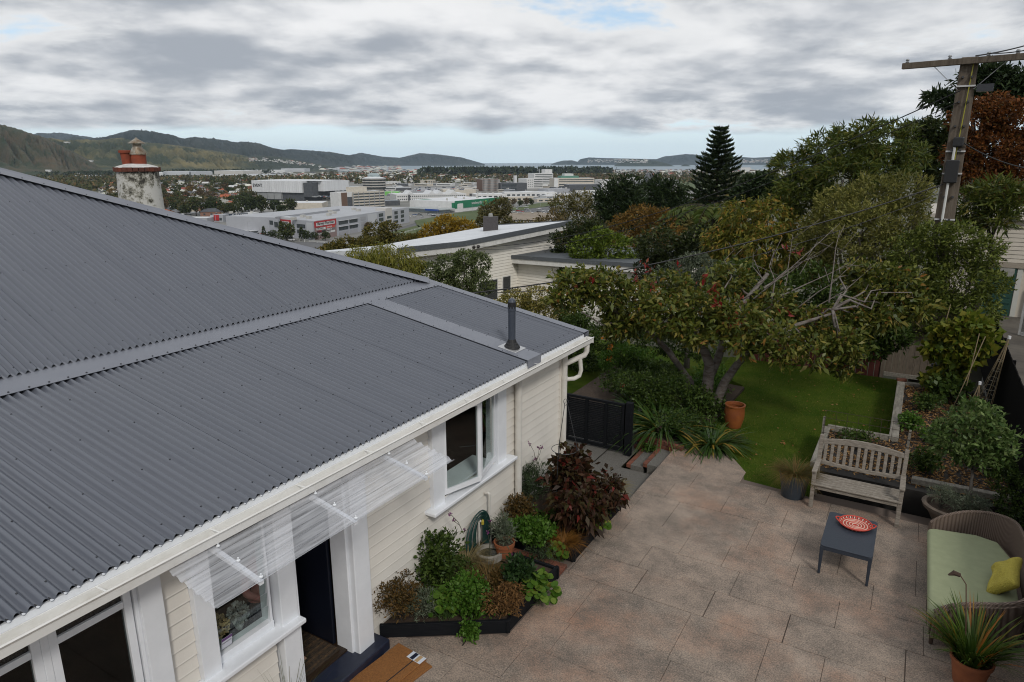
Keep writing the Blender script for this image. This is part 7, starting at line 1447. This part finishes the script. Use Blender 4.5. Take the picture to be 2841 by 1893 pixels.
# ---- mid distance commercial roofs
mids = [('white_warehouse', 'wide cream flat roofed warehouse left of the dealer street', (640, 582), (895, 580), 566, 40, crm, rfw), ('parking_deck', 'cream rooftop parking deck behind the office slab', (858, 556), (990, 556), 547, 45, crm, gry), ('grey_hall', 'grey roofed hall behind the parking deck', (880, 532), (990, 532), 519, 40, gry, rfg), ('blue_roofed_store', 'low store with a pale blue roof beside the chimney', (460, 585), (560, 583), 573, 30, wht, rfg), ('white_shop_row', 'white shop row with glass fronts', (560, 592), (700, 590), 577, 18, wht, rfg), ('dark_office', 'dark grey office with a blue end panel', (510, 561), (580, 563), 549, 18, dgy, gry), ('grey_shed', 'long grey roofed shed left of the cinema', (590, 566), (700, 568), 556, 25, gry, mat('roof_dark_grey', (.10, .105, .115), .6)), ('dealer_hall', 'white roofed dealership hall next to the roof hip', (464, 612), (515, 610), 598, 12, dgy, rfw), ('dealer_hall', 'white canopied dealership with grey front', (500, 622), (575, 622), 606, 14, gry, rfw), ('green_roofed_shop', 'lime green fronted shop behind the office slab', (1065, 543), (1105, 543), 532, 20, mat('lime', (.16, .45, .10), .6), rfw), ('dark_shop', 'dark rooms between the office slab and the supermarket', (1072, 572), (1110, 571), 558, 15, dgy, rfg), ('mall_hall', 'sandy coloured mall hall behind the gabled mall', (1230, 544), (1320, 543), 527, 35, crm, crm), ('white_hall', 'white roofed hall left of the car park', (1320, 552), (1400, 551), 540, 30, wht, rfw), ('white_hall', 'long white roof in front of the hospital', (1400, 548), (1545, 547), 535, 30, wht, rfw), ('cream_row', 'cream two storey row behind the small street trees', (1400, 560), (1480, 558), 547, 15, crm, rfw), ('grey_theatre', 'grey windowless hall right of the white roof', (1520, 545), (1580, 543), 526, 25, gry, gry), ('white_terrace', 'pale low building above the building site', (1490, 562), (1560, 560), 552, 14, crm, rfg), ('green_roofed_hall', 'old hall with a pale green roof among the trees', (1180, 512), (1208, 511), 500, 15, crm, mat('roof_pale_green', (.25, .38, .30), .6)), ('white_hall', 'small white hall right of the drum building', (1078, 514), (1112, 513), 505, 20, wht, rfw), ('red_shop', 'white shop with an orange front by the car park', (660, 622), (720, 620), 606, 10, wht, wht), ('low_store', 'flat white store with a black and red front', (640, 650), (695, 655), 638, 22, dgy, rfw), ('dark_dealer', 'dark blue car dealership with white lettering', (620, 614), (690, 612), 596, 15, mat('dealer_navy', (.02, .035, .06), .5), dgy), ('red_dealer', 'red and white car dealership', (585, 618), (620, 618), 598, 12, gry, gry)]
mo = {}
for i, (nm, lab, bl, br, tp, dp, wl_, rf_) in enumerate(mids):
    b = Bld(nm, lab, bl, br, tp, dp, wl_, rf_, parapet=.4); mo[lab] = b; r = i % 3
    if wl_ in (wht, crm, gry) and nm not in ('white_warehouse', 'mall_hall', 'grey_theatre'): b.grid(1 if b.H < 7 else 2, max(3, int(b.W/7)), b.H*.1, b.H*.85, .03, .97, .45, .6)
    if r == 0: b.plant(3, i)
mo['dark blue car dealership with white lettering'].text('lettering', 'DONGFENG', 3.0, wht, 7, mo['dark blue car dealership with white lettering'].H*.62, None, .3)
b = mo['white canopied dealership with grey front']; b.text('lettering', 'NISSAN', 2.2, red, b.W*.45, b.H*.6, None, .3)
b = mo['flat white store with a black and red front']; b.text('lettering', 'MEGA', 2.0, wht, b.W*.3, b.H*.6, None, .3); b.box('red_front', red, b.W*.6, b.W*.9, 0, b.H*.4, 0, .4)
b = mo['white shop with an orange front by the car park']; b.box('orange_fascia', mat('sign_bright_orange', (.55, .14, .03), .5), 0, b.W*.6, b.H*.55, b.H*1.05, 0, .4)
b = mo['dark grey office with a blue end panel']; b.box('blue_panel', blu, b.W*.93, b.W*1.0, b.H*.4, b.H*1.2, .0, .5)
b = mo['red and white car dealership']; b.box('red_panel', red, b.W*.3, b.W*.7, b.H*.3, b.H*1.1, 0, .5)
rC = random.Random(31); cw = [('white', wht, rfw), ('cream', crm, rfw), ('grey', gry, rfg), ('dark', dgy, gry)]
for i in range(150):
    x, y = rC.uniform(1060, 1860), rC.uniform(511, 552)
    if i >= 115: x, y = rC.uniform(470, 700), rC.uniform(572, 600)
    w_ = rC.uniform(14, 46); nm, a_, b_ = cw[rC.choices(range(4), (6, 4, 3, 1))[0]]
    bb = Bld('commercial_building', 'low %s flat roofed building in the town centre' % nm, (x, y), (x+w_, y+rC.uniform(-1, 1)), y-rC.uniform(4, 8), rC.uniform(12, 30), a_, b_, group='low %s buildings in the town centre' % nm, parapet=.4)
    if nm != 'dark': bb.strips(1, bb.H*.2, bb.H*.9, .05, .95, .5)
    bb.plant(1, i)
# ---- far industrial sheds
rS = random.Random(4); shade = [(.70, .71, .72), (.55, .57, .60), (.45, .47, .50), (.62, .60, .57)]
sheds = [(392, 488, 60, 9), (455, 486, 70, 10), (530, 486, 60, 9), (595, 484, 80, 10), (680, 481, 110, 9), (780, 477, 65, 9), (850, 474, 40, 6), (590, 496, 55, 9), (650, 495, 90, 10), (895, 473, 35, 5), (935, 470, 40, 5), (985, 470, 40, 5), (205, 492, 40, 5), (240, 490, 60, 5), (300, 488, 60, 5)]
for i, (x, y, w_, h) in enumerate(sheds): m = mat('shed%d' % (i % 4), shade[i % 4], .7, tuple(c*.85 for c in shade[i % 4]), .02); Bld('factory_shed', ORD[sorted(sheds).index((x, y, w_, h))]+' pale factory shed from the left at the foot of the hills', (x, y), (x+w_, y+rS.uniform(-.6, .6)), y-h, rS.uniform(60, 120), m, mat('shed_roof%d' % (i % 3), shade[i % 3], .6), group='long pale sheds along the foot of the hills', parapet=0)
# ---- houses: four kinds of gabled or hipped house, copied with different roofs
def house_mesh(kind, wallm, roofm_):
    q = MB(); L_, W_, h, rh = ((12, 9, 3.2, 2.6), (14, 10, 3.4, 2.4), (10, 9, 5.5, 2.4))[kind]; q.box(-L_/2, L_/2, -W_/2, W_/2, 0, h); q.cur = 1; e = .5
    if kind == 1: q.add([(-L_/2-e, -W_/2-e, h), (L_/2+e, -W_/2-e, h), (L_/2+e, W_/2+e, h), (-L_/2-e, W_/2+e, h), (-L_/4, 0, h+rh), (L_/4, 0, h+rh)], [(0, 1, 5, 4), (1, 2, 5), (2, 3, 4, 5), (3, 0, 4), (3, 2, 1, 0)])
    else: q.add([(-L_/2-e, -W_/2-e, h), (L_/2+e, -W_/2-e, h), (L_/2+e, W_/2+e, h), (-L_/2-e, W_/2+e, h), (-L_/2-e, 0, h+rh), (L_/2+e, 0, h+rh)], [(0, 1, 5, 4), (2, 3, 4, 5), (3, 2, 1, 0)]); q.cur = 0; q.add([(-L_/2, -W_/2, h), (-L_/2, W_/2, h), (-L_/2, 0, h+rh*.93), (L_/2, -W_/2, h), (L_/2, W_/2, h), (L_/2, 0, h+rh*.93)], [(0, 2, 1), (3, 4, 5)])
    q.cur = 2
    for sx in (-.3, .05, .3): q.box(L_*sx-.7, L_*sx+.7, -W_/2-.06, -W_/2, 1, 2.3)
    o = q.build('house', [wallm, roofm_, win]); me = o.data; bpy.data.objects.remove(o); return me
roofs = [('orange tiled', (.42, .11, .045)), ('rust red', (.27, .07, .05)), ('dark grey', (.09, .095, .105)), ('mid grey', (.20, .205, .215)), ('white', (.62, .62, .62)), ('pale green', (.30, .40, .32)), ('brown', (.14, .10, .08))]
walls = [mat('h_white', (.62, .61, .58), .7), mat('h_cream', (.52, .47, .38), .7), mat('h_brick', (.24, .13, .09), .8)]
HM = {}
def put_house(px, py, rS, i, z=VZ+.2):
    k = rS.randrange(3); rc = rS.choices(range(7), (4, 3, 6, 6, 4, 1, 3))[0]; wi = rS.randrange(3); key = (k, rc, wi)
    if key not in HM: HM[key] = house_mesh(k, walls[wi], mat('h_roof%d' % rc, roofs[rc][1], .8, tuple(c*.75 for c in roofs[rc][1]), .3))
    p = GZ(px, py, z); o = bpy.data.objects.new('suburban_house', HM[key]); col.objects.link(o); o.location = p; o.rotation_euler.z = rS.choice((YAW, YAW+1.57, YAW+.3, YAW-.4, 2.2))+rS.uniform(-.1, .1); s = rS.uniform(.9, 1.25); o.scale = (s, s, s)
    tag(o, 'small suburban house with a %s roof among the valley trees' % roofs[rc][0], 'house', 'houses with %s roofs on the valley floor' % roofs[rc][0]); return o
BOX = [(b.A, b.B) for b in mo.values()]
hp = []
rS = random.Random(11); i = 0
def inz(x, y):
    return (300 < x < 705 and 500 < y < 572) or (880 < x < 1470 and 484 < y < 508) or (1470 < x < 1960 and 474 < y < 502) or (300 < x < 640 and 560 < y < 600) or (1880 < x < 2000 and 474 < y < 500)
while i < 290:
    x, y = rS.uniform(300, 2000), rS.uniform(474, 600)
    if inz(x, y) and rS.random() < (1 if y > 500 else .75):
        if any(abs(x-a)*(1) < 9 and abs(y-b) < 3.5 for a, b in hp): 
            if rS.random() < .9: continue
        hp.append((x, y)); put_house(x, y, rS, i); i += 1
# far settlements as one mass
def far_houses(label, pts, size, m, zf=None):
    q = MB(); r = random.Random(len(pts))
    for p in pts:
        s = size*r.uniform(.6, 1.3); x, y, z = p[0], p[1], p[2]; h = z+s*.4; q.cur = 0; q.box(x-s, x+s, y-s*.7, y+s*.7, z-3, h); q.cur = 1
        q.add([(x-s*1.08, y-s*.8, h), (x+s*1.08, y-s*.8, h), (x+s*1.08, y+s*.8, h), (x-s*1.08, y+s*.8, h), (x-s*.6, y, h+s*.45), (x+s*.6, y, h+s*.45)], [(0, 1, 5, 4), (1, 2, 5), (2, 3, 4, 5), (3, 0, 4)])
    tag(q.build('far_houses', [m, roofmix]), label, 'houses', kind='stuff')
roofmix = leafmat('roof_mix', [(0, (.06, .065, .08)), (.28, (.10, .10, .12)), (.45, (.26, .07, .05)), (.55, (.18, .18, .2)), (.75, (.34, .35, .38)), (1, (.52, .53, .56))], .7, 0., .3)
r = random.Random(9)
far_houses('pale houses scattered over the forested spur', [(lambda x: on_hill(x, np.interp(x, [680, 740, 800, 880], [438, 438, 444, 457])+r.uniform(1, 9)))(r.uniform(690, 890)) for _ in range(110)], 5., wht)
far_houses('pale houses along the far headland shore', [(lambda x: on_hill(x, r.uniform(443, 452)))(r.uniform(1630, 1800)) for _ in range(120)], 8, wht)
far_houses('pale suburb on the far right shore', [(lambda x: on_hill(x, r.uniform(443, 452)))(r.uniform(2050, 2130)) for _ in range(90)], 8, wht)
far_houses('distant roofs of the seaside suburb', [(lambda x, y: tuple(GZ(x, y, VZ+1)))(r.uniform(1000, 2200), r.uniform(473, 486)) for _ in range(900)], 7, wht)
far_houses('dense roofs of the suburb left of the cinema', [(lambda x, y: tuple(GZ(x, y, VZ+1)))(r.uniform(280, 720), r.uniform(494, 572)) for _ in range(420)], 6, wht)
far_houses('dense roofs of the suburb behind the town centre', [(lambda x, y: tuple(GZ(x, y, VZ+1)))(r.uniform(720, 1480), r.uniform(482, 506)) for _ in range(420)], 7, wht)
far_houses('distant pale works buildings by the wharf', [(lambda x, y: tuple(GZ(x, y, VZ+1)))(r.uniform(860, 1110), r.uniform(463, 474)) for _ in range(160)], 12, wht)
for i, (x, y, w_, h) in enumerate(((2055, 476, 28, 11), (2085, 478, 12, 6), (1880, 478, 8, 6))): Bld('far_flats', ('large pale block of flats on the far right of the suburb', 'brown block beside the far flats', 'small pale tower in the far suburb')[i], (x, y), (x+w_, y), y-h, 25, (wht, brn, wht)[i], gry, parapet=0)
ln = Bld('white_ship', 'white boxy building seen above the shore pines', (1425, 470), (1437, 470), 461, 20, wht, wht, parapet=0)
# hillside buildings on the left
for i, (x, y, w_, h, D) in enumerate(((135, 476, 16, 8, 2560), (203, 490, 30, 8, 2450), (215, 486, 25, 10, 2460), (250, 448, 18, 6, 3000), (186, 396, 18, 4, 3700))):
    c = on_hill(x, y, D); k = (c-O).dot(fw3)/F; w_ *= .8; h *= .5; t = thing('hill_building', ('small white chapel on the lower left hillside', 'white low building at the foot of the left hills', 'grand white house with a pale roof at the foot of the hills', 'round white water tank on the hillside', 'pale shed in the saddle of the hills')[i], 'building', tuple(c)); q = MB(); q.obox((c.x, c.y, c.z), rgt*w_*k/2, fwd*w_*k*.3, (0, 0, h*k)); q.build('wall', wht, t); q = MB(); q.obox((c.x, c.y, c.z+h*k*1.05), rgt*w_*k*.53, fwd*w_*k*.32, (0, 0, h*k*.12)); q.build('roof', rfw, t)
# ---- trees of the town
TM = []
tcols = [('t_dark', [(0, (.020, .032, .013)), (1, (.05, .066, .026))]), ('t_green', [(0, (.026, .036, .013)), (1, (.058, .07, .024))]), ('t_brown', [(0, (.05, .036, .02)), (1, (.11, .075, .04))]), ('t_olive', [(0, (.04, .04, .018)), (1, (.085, .078, .033))]), ('t_gold', [(0, (.10, .065, .02)), (1, (.19, .12, .035))])]
def town_tree_mesh(ci, seed, tall=1., cone=False):
    rs = np.random.RandomState(seed); lob = [((rs.normal()*1.3, rs.normal()*1.3, (2.8+rs.rand()*2.6)*tall), (2.2, 2.2, 1.8*tall)) for _ in range(5)]; n = 420
    if cone: d = rs.rand(n); a = rs.rand(n)*6.28; P = np.column_stack([2.1*(1-d)**.8*np.cos(a), 2.1*(1-d)**.8*np.sin(a), 1+d*8.5*tall]); dd = np.column_stack([np.cos(a), np.sin(a), np.ones(n)*.3])
    else: P, dd, _ = lobepts(lob, n, rs, .55)
    V, Q = leaves(P, dd+rs.normal(size=(n, 3))*.8, .9+.8*rs.rand(n), .75, rs); q = MB(); q.tube([(0, 0, -1), (0, 0, 3)], [.3, .2], 5); V2 = np.array(q.v); Q2 = [f for f in q.f if len(f) == 4]
    V = np.concatenate([V, V2]); Q = np.concatenate([Q, np.array(Q2)+len(V)-len(V2)]); mi = np.zeros(len(Q)); mi[-len(Q2):] = 1
    o = npmesh('town_tree', V, Q, [leafmat(tcols[ci][0], tcols[ci][1], .7, .15), barkd], None, False, mi); me = o.data; bpy.data.objects.remove(o); return me
for ci in range(5): TM.append([town_tree_mesh(ci, 500+ci*3+k, (1, 1.25)[k]) for k in range(2)])
CONE = town_tree_mesh(0, 590, 1.3, True)
def put_tree(px, py, ci, s, lab, grp, me=None, z=VZ+.2):
    p = GZ(px, py, z); o = bpy.data.objects.new('town_tree', me or TM[ci][rS.randrange(2)]); col.objects.link(o); o.location = p; o.scale = (s, s, s*rS.uniform(.85, 1.15)); o.rotation_euler.z = rS.uniform(0, 6); tag(o, lab, 'tree', grp); return o
kinds = ['dark evergreen', 'green leafy', 'bare brownish', 'olive green', 'golden autumn']; i = 0
while i < 290:
    x, y = rS.uniform(290, 2000), rS.uniform(474, 600)
    if inz(x, y): ci = rS.choices(range(5), (5, 5, 4, 5, 1))[0]; put_tree(x, y, ci, rS.uniform(.9, 1.7), 'small %s tree among the suburban houses' % kinds[ci], '%s trees among the houses' % kinds[ci]); i += 1
# round street trees in front of the warehouse, clipped trees by the store
for k, (x, y, s) in enumerate(((545, 600, 1.5), (590, 598, 1.45), (632, 597, 1.5), (648, 600, 1.2), (672, 594, 1.6), (700, 592, 1.8), (725, 592, 1.6), (760, 590, 1.5), (778, 594, 1.1), (812, 590, 1.4))): put_tree(x, y, 0 if k % 3 else 1, s*1.25, ORD[k]+' round dark street tree from the left before the cream warehouse', 'round street trees before the cream warehouse')
for k, (x, y, s) in enumerate(((733, 657, .6), (757, 663, .75), (783, 667, .95), (803, 667, .8), (838, 668, .7), (850, 668, .7), (874, 667, .6), (903, 668, .7))): put_tree(x, y, 0, s, ORD[k]+' dark tree from the left in front of the grey store', 'pointed trees in front of the grey store', CONE if k in (0, 2, 3, 4) else None)
put_tree(798, 672, 1, 1.2, 'bright green bush by the road at the store corner', None)
for k, (x, y) in enumerate(((1405, 570), (1425, 572), (1442, 573), (1460, 572), (1475, 570), (1560, 552), (655, 618), (1020, 640))): put_tree(x, y, 2 if k % 2 else 1, .9, ('small green tree left of the building site street', 'bare street tree right of it', 'leafy street tree before the cream row', 'brown street tree before the cream row', 'green street tree nearest the field', 'bare tree beside the grey theatre hall', 'green tree in front of the red dealership', 'brown tree at the right end of the grey store')[k], 'small street trees by the car parks')
# masses too far to tell apart
def far_wood(name, label, n, fx, fy, size, m, zf=lambda r_: VZ, seed=1, hgt=1.):
    rs = np.random.RandomState(seed); P = []
    for _ in range(n): x = fx(rs); p = GZ(x, fy(rs, x), VZ); P.append(p)
    P = np.array(P); k = 7; d = np.hypot(P[:, 0], P[:, 1]); P = np.repeat(P, k, 0); dd = unit(rs.normal(size=(len(P), 3))); s = size; P = P+dd*np.array([s, s, s*.6*hgt])*.6; P[:, 2] += s*.7*hgt
    V, Q = leaves(P, dd+rs.normal(size=P.shape)*.5, s*1.1, s*.8, rs); o = npmesh(name, V, Q, m); tag(o, label, 'trees', kind='stuff')
far_wood('shore_pines', 'belt of dark pines along the shore', 420, lambda rs: rs.uniform(1170, 1690), lambda rs, x: 489-(.5 if x < 1500 else 3)+rs.uniform(-3, 1.5), 12, leafmat('far_pine', [(0, (.012, .020, .013)), (1, (.028, .04, .02))], .8, .0), seed=2, hgt=1.6)
far_wood('suburb_trees', 'green and brown tree cover of the suburbs', 1900, lambda rs: rs.uniform(280, 2150), lambda rs, x: rs.uniform(482 if x > 900 else 494, 512), 6.5, leafmat('far_mixed', [(0, (.030, .040, .017)), (.5, (.060, .067, .028)), (.8, (.095, .072, .038)), (1, (.14, .095, .045))], .8, .0), seed=3)
far_wood('suburb_trees', 'tree cover among the houses nearer the cinema', 700, lambda rs: rs.uniform(290, 700), lambda rs, x: rs.uniform(510, 575), 4.5, MATS['far_mixed'], seed=4)
far_wood('suburb_trees', 'brown tree belt behind the hospital', 500, lambda rs: rs.uniform(1380, 1900), lambda rs, x: rs.uniform(492, 506), 6, leafmat('far_brown', [(0, (.06, .045, .03)), (1, (.12, .085, .055))], .8, .0), seed=5)
far_wood('suburb_trees', 'dark trees on the flat below the left hills', 900, lambda rs: rs.uniform(-80, 420), lambda rs, x: rs.uniform(484, 530), 6.5, MATS['far_mixed'], seed=6)
far_wood('suburb_trees', 'dark bush along the foot of the hills', 700, lambda rs: rs.uniform(-80, 760), lambda rs, x: rs.uniform(486 if x < 380 else 478, 492 if x < 380 else 483), 9, MATS['far_pine'], seed=7)
# ---- parked cars
def car_mesh(m):
    q = MB(); q.hexa([(-2.2, -.85, .35), (2.2, -.85, .35), (2.2, .85, .35), (-2.2, .85, .35), (-2.15, -.82, .85), (2.1, -.82, .8), (2.1, .82, .8), (-2.15, .82, .85)]); q.cur = 1; q.hexa([(-1.7, -.78, .85), (1.0, -.78, .82), (1.0, .78, .82), (-1.7, .78, .85), (-1.2, -.65, 1.4), (.4, -.65, 1.4), (.4, .65, 1.4), (-1.2, .65, 1.4)]); q.cur = 2
    for x in (-1.35, 1.35):
        for y in (-.86, .70): q.add([(x+.32*math.cos(a), y+dy, .33+.32*math.sin(a)) for dy in (0, .16) for a in np.linspace(0, 6.28, 9)[:-1]], [tuple(range(8)), tuple(range(8, 16))[::-1]]+[(k, (k+1) % 8, 8+(k+1) % 8, 8+k) for k in range(8)])
    o = q.build('parked_car', [m, win, blk]); me = o.data; bpy.data.objects.remove(o); return me
CC = [('white', (.70, .70, .70)), ('silver', (.40, .41, .43)), ('black', (.02, .02, .022)), ('blue', (.04, .08, .20)), ('red', (.35, .03, .03))]; CM = [car_mesh(mat('car_'+n_, c, .3)) for n_, c in CC]
def car(px, py, where, grp, z=VZ+1.0, k=None):
    k = rS.choices(range(5), (6, 5, 3, 2, 1))[0] if k is None else k; o = bpy.data.objects.new('parked_car', CM[k]); col.objects.link(o); o.location = GZ(px, py, z); o.rotation_euler.z = rS.choice((.3, .35, 1.9, 3.4)); tag(o, '%s car parked %s' % (CC[k][0], where), 'car', '%s cars %s' % (CC[k][0], grp))
for i in range(70): car(rS.uniform(648, 755), rS.uniform(612, 655), 'in the dealer yard left of the grey store', 'in the dealer yard')
for i in range(24): car(rS.uniform(1425, 1560), rS.uniform(570, 592), 'near the building site', 'near the building site')
for i in range(14): car(rS.uniform(1110, 1260), rS.uniform(596, 604), 'at the supermarket', 'at the supermarket')
for i in range(40): car(rS.uniform(870, 985), rS.uniform(545.5, 548), 'on the rooftop deck', 'on the rooftop deck', VZ+7.5)
for i in range(50): car(rS.uniform(1140, 1290), rS.uniform(520, 530), 'on the mall roof car park', 'on the mall roof car park', VZ+9)
Bld('mall_deck', 'rooftop car park of the shopping mall', (1130, 541), (1300, 541), 531, 130, gry, mat('deck_grey', (.30, .30, .31), .8), parapet=0)
car(808, 668, 'on the road at the store corner', 'on the road', k=0)
car(1182, 632, 'beside the golden tree', 'beside the golden tree', k=0)
for i in range(12):        # street lamps
    x, y = sorted(((650, 640), (690, 655), (766, 600), (1215, 600), (1310, 590), (1160, 610), (1235, 615), (600, 625), (1500, 575), (880, 665), (1050, 655), (1300, 580)))[i]; p = GZ(x, y, VZ); t = thing('street_lamp', ORD[i]+' slender grey street lamp from the left in the town', 'street lamp', tuple(p), 'street lamps in the town'); q = MB(); q.tube([p, p+Vector((0, 0, 9)), p+Vector((.8, 0, 9.6)), p+Vector((1.8, 0, 9.6))], [.14, .10, .08, .06], 5); q.build('pole', gry, t); q = MB(); q.box(p.x+1.5, p.x+2.3, p.y-.15, p.y+.15, p.z+9.5, p.z+9.7); q.build('lamp_head', gry, t)
# fence rail along the road
fr = thing('road_fence', 'white rail fence along the road below the grey store', 'fence', tuple(GZ(860, 676, VZ)))
pts = [GZ(x, y, VZ+.6) for x, y in ((830, 668), (860, 672), (900, 677), (950, 679), (1000, 676), (1050, 668), (1100, 655), (1150, 640), (1200, 628), (1250, 612))]
for a, b in zip(pts, pts[1:]):
    for z in (.6, 1.2): q = MB(); q.bar(a+Vector((0, 0, z)), b+Vector((0, 0, z)), .12, .14); q.build('rail', wht, fr)
    for f in (0, .5): c = a.lerp(b, f); q = MB(); q.box(c.x-.1, c.x+.1, c.y-.1, c.y+.1, c.z-.5, c.z+1.3); q.build('post', wht, fr)
# ================================================================ haze
def build_haze():
    m = bpy.data.materials.new('haze_air'); m.use_nodes = True; N = m.node_tree.nodes; L = m.node_tree.links; N.clear()
    v = N.new('ShaderNodeVolumePrincipled'); v.inputs['Color'].default_value = (.70, .85, 1, 1); v.inputs['Density'].default_value = 3.4e-5; v.inputs['Anisotropy'].default_value = .2
    o = N.new('ShaderNodeOutputMaterial'); L.new(v.outputs[0], o.inputs['Volume'])
    mb = MB(); mb.box(-18000, 18000, -18000, 18000, -520, 400); h = mb.build('haze', m); h['kind'] = 'stuff'; h['label'] = 'thin pale haze over the valley and harbour'
build_haze()
